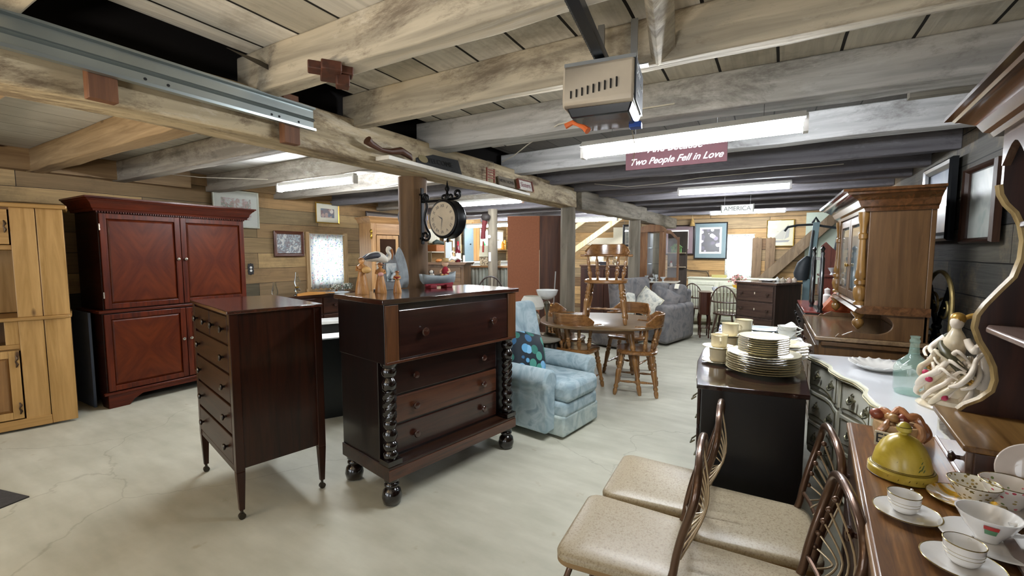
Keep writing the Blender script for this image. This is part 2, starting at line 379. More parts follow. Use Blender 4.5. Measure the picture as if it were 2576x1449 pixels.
# --- concrete floor
def concrete():
    m, nt, b = _new('concrete_floor'); N, L = nt.nodes.new, nt.links.new
    tc = N('ShaderNodeTexCoord')
    n1 = N('ShaderNodeTexNoise'); n1.inputs['Scale'].default_value = 0.9; n1.inputs['Detail'].default_value = 8; n1.inputs['Roughness'].default_value = 0.62
    L(tc.outputs['Object'], n1.inputs['Vector'])
    r1 = N('ShaderNodeValToRGB'); r1.color_ramp.elements[0].position = 0.3; r1.color_ramp.elements[1].position = 0.7
    r1.color_ramp.elements[0].color = lin('#aeac9b'); r1.color_ramp.elements[1].color = lin('#cccab9')
    L(n1.outputs['Fac'], r1.inputs['Fac'])
    # trowel streaks
    mp = N('ShaderNodeMapping'); mp.inputs['Scale'].default_value = (1.2, 5.0, 1); mp.inputs['Rotation'].default_value = (0, 0, R(35))
    L(tc.outputs['Object'], mp.inputs['Vector'])
    n2 = N('ShaderNodeTexNoise'); n2.inputs['Scale'].default_value = 2.0; n2.inputs['Detail'].default_value = 7; L(mp.outputs['Vector'], n2.inputs['Vector'])
    r2 = N('ShaderNodeValToRGB'); r2.color_ramp.elements[0].position = 0.35; r2.color_ramp.elements[1].position = 0.65
    r2.color_ramp.elements[0].color = (0.86, 0.86, 0.84, 1); r2.color_ramp.elements[1].color = (1, 1, 1, 1); L(n2.outputs['Fac'], r2.inputs['Fac'])
    mx = N('ShaderNodeMixRGB'); mx.blend_type = 'MULTIPLY'; mx.inputs[0].default_value = 1; L(r1.outputs['Color'], mx.inputs[1]); L(r2.outputs['Color'], mx.inputs[2])
    # rust coloured stains
    n3 = N('ShaderNodeTexNoise'); n3.inputs['Scale'].default_value = 7; n3.inputs['Detail'].default_value = 3; L(tc.outputs['Object'], n3.inputs['Vector'])
    r3 = N('ShaderNodeValToRGB'); r3.color_ramp.elements[0].position = 0.69; r3.color_ramp.elements[1].position = 0.76
    r3.color_ramp.elements[0].color = (0, 0, 0, 1); r3.color_ramp.elements[1].color = (0.4, 0.4, 0.4, 1); L(n3.outputs['Fac'], r3.inputs['Fac'])
    m2 = N('ShaderNodeMixRGB'); L(r3.outputs['Color'], m2.inputs[0]); L(mx.outputs[0], m2.inputs[1]); m2.inputs[2].default_value = lin('#8f7a55')
    # hairline cracks
    vo = N('ShaderNodeTexVoronoi'); vo.feature = 'DISTANCE_TO_EDGE'; vo.inputs['Scale'].default_value = 0.42
    nd = N('ShaderNodeTexNoise'); nd.inputs['Scale'].default_value = 2.5; nd.inputs['Detail'].default_value = 8; L(tc.outputs['Object'], nd.inputs['Vector'])
    ms = N('ShaderNodeMixRGB'); ms.blend_type = 'ADD'; ms.inputs[0].default_value = 0.45; L(tc.outputs['Object'], ms.inputs[1]); L(nd.outputs['Color'], ms.inputs[2])
    L(ms.outputs[0], vo.inputs['Vector'])
    rc = N('ShaderNodeValToRGB'); rc.color_ramp.elements[0].position = 0.0; rc.color_ramp.elements[1].position = 0.0035
    rc.color_ramp.elements[0].color = (0.80, 0.79, 0.77, 1); rc.color_ramp.elements[1].color = (1, 1, 1, 1); L(vo.outputs['Distance'], rc.inputs['Fac'])
    m3 = N('ShaderNodeMixRGB'); m3.blend_type = 'MULTIPLY'; m3.inputs[0].default_value = 1; L(m2.outputs[0], m3.inputs[1]); L(rc.outputs['Color'], m3.inputs[2])
    L(m3.outputs[0], b.inputs['Base Color']); b.inputs['Roughness'].default_value = 0.62
    bp = N('ShaderNodeBump'); bp.inputs['Strength'].default_value = 0.12; bp.inputs['Distance'].default_value = 0.01; L(n2.outputs['Fac'], bp.inputs['Height']); L(bp.outputs['Normal'], b.inputs['Normal'])
    return m
joist_w = blotchy('pale_grey_joist', '#c3c3c2', '#625d58', '#d9dadb', 'x', dpos=(0.50, .61), damt=.6)
struct(bx('floor', XL - .2, XR + .2, YB - .2, YF + .2, -0.1, 0, concrete()))

old_boards = planks('whitewashed_ceiling_boards', 'y', 'x', 0.27, 3.6, ['#c2baaa', '#dcd6ca', '#cdc6b8', '#e4e0d6'], gapw=0.007, weather='#7f7565', weather_amt=0.55, grain=0.2, wscale=3.5)
new_boards = planks('grey_ceiling_boards', 'y', 'x', 0.30, 3.6, ['#d0d0ca', '#dcdcd6', '#c8c8c2'], gapw=0.003, weather='#8b8b86', weather_amt=0.4, grain=0.12)
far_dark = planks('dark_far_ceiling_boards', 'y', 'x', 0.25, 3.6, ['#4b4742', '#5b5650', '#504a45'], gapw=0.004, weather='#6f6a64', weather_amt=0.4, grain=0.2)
wall_pine = planks('pine_wall_boards', 'y', 'z', 0.215, 2.3, ['#5f563f', '#c09660', '#8c7550', '#cfa96e', '#6c634c', '#b98f59', '#a0845a'], gapw=0.0025, weather='#5b4d38', weather_amt=0.55, grain=0.22, wscale=1.4)
wall_pine_x = planks('pine_far_wall_boards', 'x', 'z', 0.225, 2.6, ['#7d5f40', '#c89c63', '#9b7a50', '#d2aa72', '#7a6e58', '#bd9158'], gapw=0.004, weather='#5a4a36', weather_amt=0.45, grain=0.35, wscale=1.8)
wall_grey = planks('dark_weathered_wall_boards', 'y', 'z', 0.24, 2.4, ['#4a4844', '#716b5e', '#5a5750', '#43423f'], gapw=0.004, weather='#a38d6e', weather_amt=0.6, grain=0.3, wscale=1.9)

# --- ceiling in two fields with a shaft above the carrying beam between them, its shade painted near-black
struct(bx('ceiling', -2.30, XR + .1, YB - .1, 3.6, ZC, ZC + .04, old_boards))
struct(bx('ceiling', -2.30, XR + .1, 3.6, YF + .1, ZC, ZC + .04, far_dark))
struct(bx('ceiling', XL - .1, -2.62, YB - .1, YF + .1, ZC, ZC + .04, new_boards))
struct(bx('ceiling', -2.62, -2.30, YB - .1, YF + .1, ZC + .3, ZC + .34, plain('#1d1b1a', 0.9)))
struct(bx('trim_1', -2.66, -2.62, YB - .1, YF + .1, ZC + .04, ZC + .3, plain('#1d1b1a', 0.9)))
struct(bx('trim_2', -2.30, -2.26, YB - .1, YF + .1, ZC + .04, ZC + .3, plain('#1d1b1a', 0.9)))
# --- walls
def wall_with_holes(name, fixed, axis, a0, a1, z0, z1, holes, mat, th=0.12, sgn=1):
    """wall plane at x or y = fixed, from a0 to a1, with rectangular openings (b0,b1,zb,zt)"""
    m = MB(); cur = a0; f0, f1 = sorted((fixed, fixed + sgn * th))
    def slab(p, q, c, d):
        if q - p < 1e-4 or d - c < 1e-4: return
        if axis == 'x': m.box(f0, f1, p, q, c, d)
        else: m.box(p, q, f0, f1, c, d)
    for (b0, b1, zb, zt) in sorted(holes):
        slab(cur, b0, z0, z1); slab(b0, b1, z0, zb); slab(b0, b1, zt, z1); cur = b1
    slab(cur, a1, z0, z1)
    return struct(m.build(name, mat, smooth=False))
wall_with_holes('wall_left', XL, 'x', YB, YF, 0, ZC, [(4.42, 5.07, .96, 1.80), (9.22, 9.62, 1.6, 2.12), (9.98, 10.36, 1.6, 2.12)], wall_pine, sgn=-1)
wall_with_holes('wall_far', YF, 'y', XL - .1, XR + .1, 0, ZC, [(-.80, -.26, .92, 1.88), (-3.86, -3.5, 1.3, 1.86)], wall_pine_x)
wall_with_holes('wall_right', XR, 'x', YB, YF, 0, ZC, [], wall_grey)
wall_with_holes('wall_back', YB, 'y', XL - .1, XR + .1, 0, ZC, [(-5.75, -4.65, .95, 1.95)], plain('#6b5f4c', 0.9, noise=0.3, scale=3), sgn=-1)

def window(name, axis, fixed, a0, a1, z0, z1, sgn, strength=1.5):
    """frame, sash bars and the bright day behind the pane"""
    m = MB(); t = .045; e = MB(); sb = MB(); am, zm = (a0 + a1) / 2, (z0 + z1) / 2
    def b(mm, p, q, c, d, f0, f1):
        f0, f1 = sorted((fixed + sgn * f0, fixed + sgn * f1))
        if axis == 'x': mm.box(f0, f1, p, q, c, d)
        else: mm.box(p, q, f0, f1, c, d)
    for (p, q, c, d) in ((a0, a0 + t, z0, z1), (a1 - t, a1, z0, z1), (a0 + t, a1 - t, z0, z0 + t), (a0 + t, a1 - t, z1 - t, z1)): b(m, p, q, c, d, 0.0, .10)
    b(m, am - .012, am + .012, z0 + t, z1 - t, .04, .07); b(m, a0 + t, a1 - t, zm - .012, zm + .012, .04, .07)
    o = struct(m.build(name, plain('#e9e4d4', 0.6), smooth=False))
    b(e, a0 + t, a1 - t, z0 + t, z1 - t, .08, .09)
    p = e.build('pane', emit('#eef6ff', strength), o, smooth=False)
    return o
window('window_1', 'x', XL, 4.42, 5.07, .96, 1.80, -1, 1.1)
window('window_2', 'y', YF, -.80, -.26, .92, 1.88, 1, 1.3)
window('window_3', 'x', XL, 9.22, 9.62, 1.6, 2.12, -1, 1.8)
window('window_4', 'x', XL, 9.98, 10.36, 1.6, 2.12, -1, 1.8)
window('window_5', 'y', YF, -3.86, -3.5, 1.3, 1.86, 1, 1.4)
window('window_6', 'y', YB, -5.75, -4.65, .95, 1.95, -1, 3.0)
# casing boards of window 1
struct(MB().box(XL, XL + .025, 5.07, 5.15, .9, 1.84).box(XL, XL + .025, 4.36, 4.42, .9, 1.84).box(XL, XL + .03, 4.34, 5.17, .88, .94).build('trim_3', wood('#a57c4a', '#d8b47c', 'z', .7), smooth=False))

def curtain(name, label, axis, fixed, a0, a1, z0, z1, mat, sgn):
    m = MB(); rings = []; n = 60
    top, bot = [], []
    for i in range(n + 1):
        t = i / n; a = a0 + (a1 - a0) * t; off = fixed + sgn * (.03 + .010 * math.sin(t * 42) + .005 * math.sin(t * 17))
        top.append((off, a, z1) if axis == 'x' else (a, off, z1)); bot.append((off, a, z0) if axis == 'x' else (a, off, z0))
    vs = top + bot; m.add(vs, [(i, i + 1, n + 2 + i, n + 1 + i) for i in range(n)])
    o = m.build(name, mat, ang=180); d = o.modifiers.new('s', 'SOLIDIFY'); d.thickness = .0015
    tag(o, label, 'curtain')
    r = MB()
    if axis == 'x': r.cyl((fixed + sgn * .03, a0 - .02, z1), (fixed + sgn * .03, a1 + .02, z1), .006)
    else: r.cyl((a0 - .02, fixed + sgn * .03, z1), (a1 + .02, fixed + sgn * .03, z1), .006)
    r.build('curtain_rod', plain('#d9d2bf', .4), o)
    return o
fl_a = spots('floral_curtain_cloth', '#f3f5f4', ['#aebbd6', '#e9c0c8', '#b9d2e6', '#f2d3d8', '#b9d2c0'], scale=30, size=.33, trans=.6)
fl_b = spots('pale_curtain_cloth', '#f7f7f4', ['#c9cfdc', '#e5d3d3', '#cfdccf'], scale=34, size=.3, trans=.6)
curtain('floral_curtain', 'thin white curtain with pink and blue flowers over the left window', 'x', XL, 4.43, 5.06, .93, 1.81, fl_a, 1)
curtain('lace_curtain', 'faded white curtain over the far window between teal picture and upright boards', 'y', YF, -.80, -.27, .90, 1.90, fl_b, -1)

# --- carrying beam of hewn timber: two lengths, on log posts
hewn = blotchy('hewn_whitewashed_timber', '#bfae8e', '#54412f', '#d6ccb9', 'y', dpos=(0.49, 0.59), damt=.75)
hewn_far = blotchy('hewn_grey_timber', '#8f8778', '#4c453a', '#a7a093', 'y', damt=.6)
joist_m = blotchy('whitewashed_joist', '#bdb29d', '#5a4c40', '#d9d3c6', 'x', dpos=(0.50, 0.62), damt=.7)
joist_g = blotchy('grey_joist', '#aaa398', '#534d46', '#c9c7c0', 'x', dpos=(0.50, .62), damt=.65)
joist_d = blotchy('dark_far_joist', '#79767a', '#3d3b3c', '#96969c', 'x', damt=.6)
joist_p = wood('#93754e', '#bb9a6c', 'x', .75, .6, knots=True)
def beam(name, p0, p1, w, z0, z1, mat, seg=14, jit=.008):
    """hewn timber from p0 to p1 (xy), slightly irregular"""
    a, b = Vector((p0[0], p0[1], 0)), Vector((p1[0], p1[1], 0)); L = (b - a).length; rings = []
    rnd = random.Random(int(abs(p0[0] * 100) + abs(p0[1] * 37)))
    for i in range(seg + 1):
        t = i / seg * L; j = lambda: rnd.uniform(-jit, jit)
        ex = w / 2; rings.append([(-ex + j(), t, z0 + j()), (ex + j(), t, z0 + j()), (ex + j(), t, z1 + j()), (-ex + j(), t, z1 + j())])
    o = MB().rings(rings).build(name, mat, bevel=.012, ang=30); o.location = a
    o.rotation_euler = (0, 0, math.atan2(b.y - a.y, b.x - a.x) - PI / 2); return struct(o)
def xbeam(name, y, x0, x1, w, z0, z1, mat, dy=0.0, jit=.006):
    L = math.hypot(x1 - x0, dy); rings = []; rnd = random.Random(int(abs(y) * 100) + int(abs(x0) * 10)); n = 12
    for i in range(n + 1):
        t = i / n * L; j = lambda: rnd.uniform(-jit, jit)
        rings.append([(t, -w / 2 + j(), z0 + j()), (t, w / 2 + j(), z0 + j()), (t, w / 2 + j(), z1), (t, -w / 2 + j(), z1)])
    o = MB().rings(rings).build(name, mat, bevel=.008, ang=30); o.location = (x0, y, 0); o.rotation_euler = (0, 0, math.atan2(dy, x1 - x0))
    return struct(o)
beam('beam', (-2.50, -2.2), (-2.31, 5.48), .21, 2.10, 2.345, hewn, seg=20)
beam('beam', (-2.24, 5.5), (-2.02, 8.15), .20, 2.08, 2.33, hewn_far)
beam('beam', (-2.02, 8.17), (-1.9, 10.5), .18, 2.06, 2.28, hewn_far)
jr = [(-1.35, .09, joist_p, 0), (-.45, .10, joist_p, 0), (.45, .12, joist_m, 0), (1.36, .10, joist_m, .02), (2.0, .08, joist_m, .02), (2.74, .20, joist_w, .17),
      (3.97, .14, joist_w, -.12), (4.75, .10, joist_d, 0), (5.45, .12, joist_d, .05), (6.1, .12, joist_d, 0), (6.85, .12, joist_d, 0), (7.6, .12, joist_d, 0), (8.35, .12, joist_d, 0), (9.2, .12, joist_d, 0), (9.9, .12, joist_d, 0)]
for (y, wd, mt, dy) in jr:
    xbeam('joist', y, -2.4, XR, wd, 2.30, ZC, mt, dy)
jl = [(-1.2, .1, joist_p), (-.1, .12, joist_p), (.62, .15, joist_p), (1.45, .13, joist_p), (2.1, .12, joist_g), (3.05, .16, joist_g), (3.95, .14, joist_g), (4.9, .12, joist_d), (5.9, .14, joist_g), (6.9, .12, joist_d), (7.6, .12, joist_d), (8.42, .14, joist_d), (9.3, .12, joist_d)]
for (y, wd, mt) in jl:
    xbeam('joist', y, XL, -2.5, wd, 2.29, ZC, mt)
# plate board along the left wall top, short of the big joist
struct(bx('trim_4', XL, XL + .14, YB, 2.75, 2.30, ZC, wood('#937450', '#b8976a', 'y', .75, .6, knots=True)))
struct(bx('trim_5', XL, XL + .05, 2.75, YF, 2.36, ZC, wood('#7a5f3e', '#a58253', 'y', .8, .6)))
# short blocking between joists: patched boards right of the opener
struct(bx('shade_board', -2.52, -2.49, YB, YF, 2.34, ZC + .3, plain('#1a1614', .9)))  # near-black board added as the shade in the gap above the beam
struct(bx('trim_7', .62, XR, 3.16, 3.22, 2.33, 2.42, wood('#70695e', '#8f887a', 'x', .8)))

log_m = blotchy('log_post_brown', '#775c40', '#43301f', '#8c7352', 'z', dpos=(.56, .7), lamt=.4, rough=.7)
log_g = blotchy('log_post_grey', '#857d6e', '#4f473b', '#9a9283', 'z', dpos=(.56, .7), lamt=.5)
def post(x, y, r, z1, mat, label):
    rnd = random.Random(int(y * 10)); prof = []
    for i in range(13): prof.append((r * (1.02 - .06 * i / 12 + rnd.uniform(-.02, .02)), z1 * i / 12))
    o = MB().lathe(prof, n=20).build('log_post', mat); o.location = (x, y, 0); return tag(o, label, 'post')
post(-2.48, 2.68, .115, 2.10, log_m, 'round brown log post behind the black station clock bracket')
post(-2.30, 5.42, .100, 2.10, log_g, 'round grey log post beside the tall rust-brown wardrobe')
post(-2.06, 7.85, .105, 2.08, log_g, 'round grey log post rising behind the grey sofa corner')
post(-4.30, 6.70, .088, 2.29, log_g, 'thin round log post with a red ornament hanging on it')
post(-6.0, 7.9, .07, 2.29, log_g, 'square-looking dark post by the far left corner shelf')
# diagonal braces and stair at the far wall
pale = wood('#c9a871', '#ecd6a6', 'z', .7, .6)
def brace(name, p0, p1, w, t, mat, label=None, cat='brace'):
    a, b = Vector(p0), Vector(p1); d = (b - a); L = d.length; d.normalize()
    sd = Vector((0, 1, 0)); n = d.cross(sd).normalized(); sd = n.cross(d).normalized()
    c = [(w / 2, t / 2), (-w / 2, t / 2), (-w / 2, -t / 2), (w / 2, -t / 2)]
    m = MB(); m.rings([[tuple(a + n * p + sd * q) for p, q in c], [tuple(b + n * p + sd * q) for p, q in c]])
    o = m.build(name, mat, bevel=.004, smooth=False)
    return tag(o, label, cat) if label else struct(o)
brace('timber_brace', (1.15, 10.38, 2.29), (-.93, 10.38, .04), .19, .10, blotchy('brace_old', '#7d6a54', '#43382d', '#96897a', 'z'), 'old grey diagonal timber brace leaning across the far right wall', 'brace')
brace('stud', (-4.05, 9.6, .0), (-4.05, 9.6, 2.29), .11, .09, pale, 'pale new upright stud beside the white stair panel', 'stud')
brace('timber_brace', (-4.0, 9.55, 1.5), (-2.75, 9.55, 2.33), .12, .05, pale, 'long pale diagonal board rising right from the stud', 'brace')
brace('timber_brace', (-4.0, 9.5, 2.0), (-3.45, 9.5, 2.36), .09, .05, pale, 'short pale diagonal board at the top of the stud', 'brace')
s = MB().prism([(-3.95, 1.72), (-3.3, 1.72), (-3.25, 1.62), (-2.6, 1.98), (-2.6, 2.12), (-3.25, 2.12), (-3.25, 1.88), (-3.95, 1.88)], 10.44, 10.497)
tag(s.build('stair_panel', plain('#e8e0c8', .7), smooth=False), 'cream painted stair side seen past the far posts', 'panel')

# light concrete-coloured wainscot below the far wall boards
struct(bx('baseboard_far', XL, XR, YF - .03, YF, 0, .12, wood('#6d5a40', '#8d7654', 'x', .8)))
struct(bx('baseboard_left', XL, XL + .03, YB, YF, 0, .12, wood('#6d5a40', '#8d7654', 'y', .8)))
struct(bx('trim_8', .62, 1.2, YF - .02, YF, .9, 2.3, plain('#b9c4b4', .8, noise=.1, scale=4)))

# ================================================================ ceiling fittings
def tube_light(label, x, y, z, rz=0.0, L=1.22, e=26.0, boxed=False, group='fluorescent tube lights under the joists'):
    t = thing('fluorescent_light', label, 'ceiling light', (x, y, z), rz, group)
    MB().box(-L / 2 - .01, L / 2 + .01, -.024, .024, .03, .07).build('housing', plain('#d8d8d4', .4), t, bevel=.006)
    if boxed: MB().prism([(-.075, .036), (-.03, .076), (.03, .076), (.075, .036)], -L / 2, L / 2, 'yz').build('reflector', plain('#c4c4c4', .35), t, smooth=False)
    MB().cyl((-L / 2, 0, 0), (L / 2, 0, 0), .026, n=14).build('tube', emit('#f4f9ff', e), t)
    for sx in (-1, 1): MB().box(sx * L / 2 - .012, sx * L / 2 + .012, -.028, .028, -.028, .05).build('end_cap', plain('#eeeeee', .4), t)
    for sx in (-.42, .42): MB().tube([(sx, 0, .07), (sx, .01, max(.1, 2.34 - z))], .0015, 6).build('hanging_wire', plain('#6b6b6b', .5, .6), t)
    return t
TL = 50.0
tube_light('bright ceiling tube nearest the garage door opener, above the maroon sign', -.47, 2.78, 2.15, -1.5, e=TL, boxed=True)
tube_light('middle ceiling tube of three over the right aisle', -.42, 6.03, 2.27, 0, e=TL)
tube_light('farthest right ceiling tube, partly behind the AMERICA sign', -.38, 9.28, 2.26, 0, e=TL)
tube_light('ceiling tube above the red armoire and floral print', -4.10, 2.97, 2.205, 0, e=TL)
tube_light('ceiling tube behind the station clock', -3.81, 5.81, 2.28, 0, e=TL)
tube_light('distant short-looking tube right of the clock, over the far counter', -5.5, 8.42, 2.12, 0, e=TL)
tube_light('distant tube showing between the two grey log posts', -3.05, 8.42, 2.16, 0, e=TL, L=1.0)

# garage door opener, its rail and straps
t = thing('garage_door_opener', 'beige and black garage door opener hung under the joists', 'door opener', (-.60, 1.78, 2.045), 8); t.scale = (.9, .9, .92)
hull = MB(); prof = [(-.15, .02), (-.158, .05), (-.145, .19), (-.12, .205), (.12, .205), (.14, .19), (.15, .03)]
hull.rings([[(x, p, q) for p, q in prof] for x in (-.155, -.145, .145)]); hull.build('cover', plain('#b9ad9b', .45), t, bevel=.01)
v = MB()
for i in range(9): v.box(-.118 + i * .024, -.112 + i * .024, -.162, -.146, .055 + .003 * i, .085 + .004 * i)
v.build('vent_slots', plain('#1f1d1b', .8), t)
MB().taper(-.15, .15, -.145, .145, -.015, .05, .82).build('light_lens', plain('#20242c', .25, coat=.3), t, bevel=.006)
MB().box(.146, .152, -.13, .13, .03, .2).build('end_plate', plain('#4b5058', .4), t, bevel=.004)
MB().box(-.15, .15, -.14, .14, .19, .206).build('top_plate', plain('#8b8f92', .4, .6), t)
wm = plain('#dfe3e6', .5)
text('lettering', 'Door', .055, wm, t, (.153, -.06, .155), 90, 90, .15)
text('lettering', '1/2 H.P.', .03, wm, t, (.153, .07, .13), 90, 90, .1)
text('lettering', 'OPENER', .024, wm, t, (.153, -.06, .075), 90, 90)
MB().box(.10, .155, .06, .11, -.03, -.005).build('blue_button', plain('#24499a', .4), t, bevel=.004)
b = MB(); b.box(-.05, -.02, .07, .09, .2, .44).box(.10, .13, .07, .09, .2, .44).box(-.05, .18, .06, .10, .235, .24)
b.build('hanger_strap', plain('#9a9a98', .4, .8), t)
r = MB(); r.box(-.02, .02, -1.9, .0, .215, .255); r.build('rail', plain('#22262c', .35, .7), t)
c = MB()
for i in range(90): c.box(-.032, -.024, -1.85 + i * .02, -1.838 + i * .02, .225, .238)
c.build('chain', plain('#5d5f60', .4, .8), t)
MB().tube([(.10, .15, .0), (.12, .15, -.1), (.11, .16, -.17)], .002, 6).build('pull_cord', plain('#8a7a60', .8), t)
o = MB().tube([(-.05, 0, 0), (-.02, .005, .012), (0, 0, 0), (.025, .005, -.012), (.045, 0, -.03)], [.012, .010, .006, .010, .014], 8).build('orange_tie', plain('#e2703a', .5))
put(o, (-.67, 1.66, 2.005)); tag(o, 'orange plastic scrap tied under the opener corner', 'tie')
struct(xbeam('trim_9', 1.1, -.36, -.33, .06, 2.36, 2.44, joist_m))
brace('timber_strut', (-.30, 1.25, 2.44), (-.42, 2.0, 2.34), .05, .09, joist_m, 'whitewashed strut running over the opener to the joist', 'strut')

# galvanised door track on the beam
t = thing('garage_door_track', 'galvanised steel door track running along the hewn beam', 'track', (-2.235, -2.0, 2.18))
tr = MB(); pr = [(.0, .0), (.03, .0), (.032, .012), (.008, .014), (.008, .05), (.02, .06), (.008, .07), (.008, .112), (.03, .115), (.03, .125), (0, .125)]
tr.rings([[(a, y, b) for a, b in pr] for y in (0, 3.62)])
tr.build('rail', plain('#9aa3a3', .32, .85, noise=.1, scale=3), t, smooth=False)
for y, z1 in ((2.72, .02), (3.5, .17)):
    MB().box(-.055, -.006, y - .045, y + .045, -.09, z1).build('bracket_block', wood('#5c3720', '#7c4c2c', 'z', .7), t, bevel=.003)
for y in (2.85, 2.93, 3.38, 3.42, 3.53): MB().cyl((.007, y, .03), (.0095, y, .03), .006, n=8).build('bolt_hole', plain('#16181a', .8), t)
# rusty hinge bracket on ceiling
t = MB().box(-.09, .09, -.035, .035, 0, .035).box(-.04, .04, -.08, .08, -.01, .03).box(.02, .075, -.03, .03, -.05, .0)
o = t.build('rusty_bracket', plain('#4f2c1c', .6, noise=.4), bevel=.005); put(o, (-1.66, 1.30, 2.27), 55); tag(o, 'rusty brown bracket nailed to the ceiling joist', 'bracket')
o = MB().prism([(-.18, 0), (-.02, .012), (.18, 0), (.15, -.02), (0, -.012)], 0, .004).build('metal_arrow', plain('#5a5650', .5, .7)); put(o, (-2.12, 1.28, 2.40), 100); tag(o, 'thin grey metal strap hanging at the beam end', 'strap')
# white electric cables
def cable(pts, label, r=.004, col='#d9d3c4'):
    o = MB().tube(pts, r, 6).build('electric_cable', plain(col, .6)); tag(o, label, 'cable'); return o
cable([(-2.2, 3.6, 2.36), (-1.9, 3.3, 2.33), (-1.6, 2.98, 2.315), (-1.2, 2.66, 2.33), (-.9, 2.68, 2.35), (-.5, 2.72, 2.36)], 'white cable sagging along the large whitewashed joist')
cable([(-1.9, 5.3, 2.36), (-1.5, 5.34, 2.30), (-1.1, 5.36, 2.31), (-.7, 5.36, 2.34), (.6, 5.4, 2.37)], 'pale cable along the dark joist before the middle tube')
cable([(-2.40, 2.2, 2.42), (-2.38, 2.1, 2.33), (-2.37, 2.12, 2.2), (-2.37, 2.15, 2.14)], 'two thin white wires curling down to the wooden fish', .003)
cable([(-3.0, 3.7, 2.36), (-3.4, 3.8, 2.33), (-4.0, 3.86, 2.30), (-4.6, 3.87, 2.31)], 'wavy white cable over the tube behind the clock', .004)
cable([(XL + .2, 2.35, 2.42), (-5.6, 2.6, 2.36), (-4.9, 2.96, 2.33)], 'white cable strung at the ceiling corner over the armoire')

# signs
def sign_board(name, label, w, h, mat, loc, rz=0, th=.015, rx=0):
    t = thing(name, label, 'sign', loc, rz); t.rotation_euler[0] = R(rx)
    MB().box(-w / 2, w / 2, 0, th, -h / 2, h / 2).build('board', mat, t, bevel=.002)
    for xs in (-.4, .4): MB().cyl((xs * w, th / 2, h / 2 - .01), (xs * w, th / 2, 2.5 - loc[2] if loc[1] < 4 else 2.31 - loc[2]), .0015, n=6).build('hanging_wire', plain('#6b6b6b', .5), t)
    return t
t = sign_board('hanging_sign', 'maroon sign with white script hung behind the nearest ceiling tube', .66, .18, plain('#26080f', .95, noise=.1), (-.585, 3.20, 2.185), 0)
t.rotation_euler[1] = R(0)
text('lettering', 'And Because', .068, plain('#e6dede', .8), t, (.0, -.001, .04), 90, 0, .45)
text('lettering', 'Two People Fell in Love', .062, plain('#e6dede', .8), t, (.0, -.001, -.04), 90, 0, .45)
t = sign_board('hanging_sign', 'weathered grey AMERICA sign in front of the farthest tube', .40, .105, plain('#8f9288', .8, noise=.3, scale=12), (-.40, 6.9, 2.12), 0)
text('lettering', 'AMERICA', .085, plain('#2c2c2e', .6), t, (0, -.001, 0), 90, 0, sx=.95)
for xs in (-.2, .2): MB().box(xs - .007, xs + .007, -.004, .02, -.055, .06).build("end_strip", plain("#45443f", .7), t)
# ================================================================ furniture builders
def fbox(name, x0, x1, y0, y1, z0, z1, mat, p, bev=.004): return MB().box(x0, x1, y0, y1, z0, z1).build(name, mat, p, bev, smooth=False)

KNOB = [(.008, 0), (.008, .3), (.012, .4), (.020, .55), (.022, .75), (.018, .92), (.0, 1.0)]
def knob(parent, x, y, z, mat, s=1.0, L=.032, lab=None):
    o = MB().lathe([(r * s, h) for r, h in KNOB], (x, y, z), (x, y - L * s, z), n=12).build('knob', mat, parent)
    if lab: o['label'] = lab
    return o

def drawer(p, x0, x1, z0, z1, y, mat, kx=(), kmat=None, th=.02, ks=1.0, name='drawer', rim=None):
    m = MB().box(x0, x1, y - th, y + .02, z0, z1)
    o = m.build(name, mat, p, .004, smooth=False)
    for k in kx: knob(o, k, y - th, (z0 + z1) / 2, kmat, ks)
    return o

def panel_door(p, x0, x1, z0, z1, y, fmat, pmat, st=.055, name='door', th=.022, groove=0):
    """frame and raised panel"""
    m = MB()
    m.box(x0, x0 + st, y - th, y, z0, z1).box(x1 - st, x1, y - th, y, z0, z1).box(x0 + st, x1 - st, y - th, y, z0, z0 + st).box(x0 + st, x1 - st, y - th, y, z1 - st, z1)
    o = m.build(name, fmat, p, .003, smooth=False)
    a, b, c, d = x0 + st, x1 - st, z0 + st, z1 - st
    k = .022; q = MB()
    q.add([(a, y - .004, c), (b, y - .004, c), (b, y - .004, d), (a, y - .004, d), (a + k, y - th + .004, c + k), (b - k, y - th + .004, c + k), (b - k, y - th + .004, d - k), (a + k, y - th + .004, d - k)],
          [(0, 1, 5, 4), (1, 2, 6, 5), (2, 3, 7, 6), (3, 0, 4, 7), (4, 5, 6, 7), (3, 2, 1, 0)])
    pn = q.build('door_panel', pmat, o, smooth=False)
    if groove:
        g = MB()
        for i in range(1, groove): xx = a + k + (b - a - 2 * k) * i / groove; g.box(xx - .0035, xx + .0035, y - th + .001, y - th + .005, c + k, d - k)
        g.build('panel_grooves', plain('#5a3413', .8), o, smooth=False)
    return o

def crown(p, x0, x1, y0, y1, z0, h, out, mat, name='cornice', back=True):
    """stepped cornice: front and two sides flare outwards"""
    pr = [(0, 0), (.12, .0), (.18, .15), (.3, .22), (.42, .5), (.72, .74), (.8, .76), (.85, .84), (1, .88), (1, 1)]
    rings = [[(x0 - out * k, y0 - out * k, z0 + h * t), (x1 + out * k, y0 - out * k, z0 + h * t), (x1 + out * k, y1, z0 + h * t), (x0 - out * k, y1, z0 + h * t)] for k, t in pr]
    return MB().rings(rings).build(name, mat, p, ang=25)

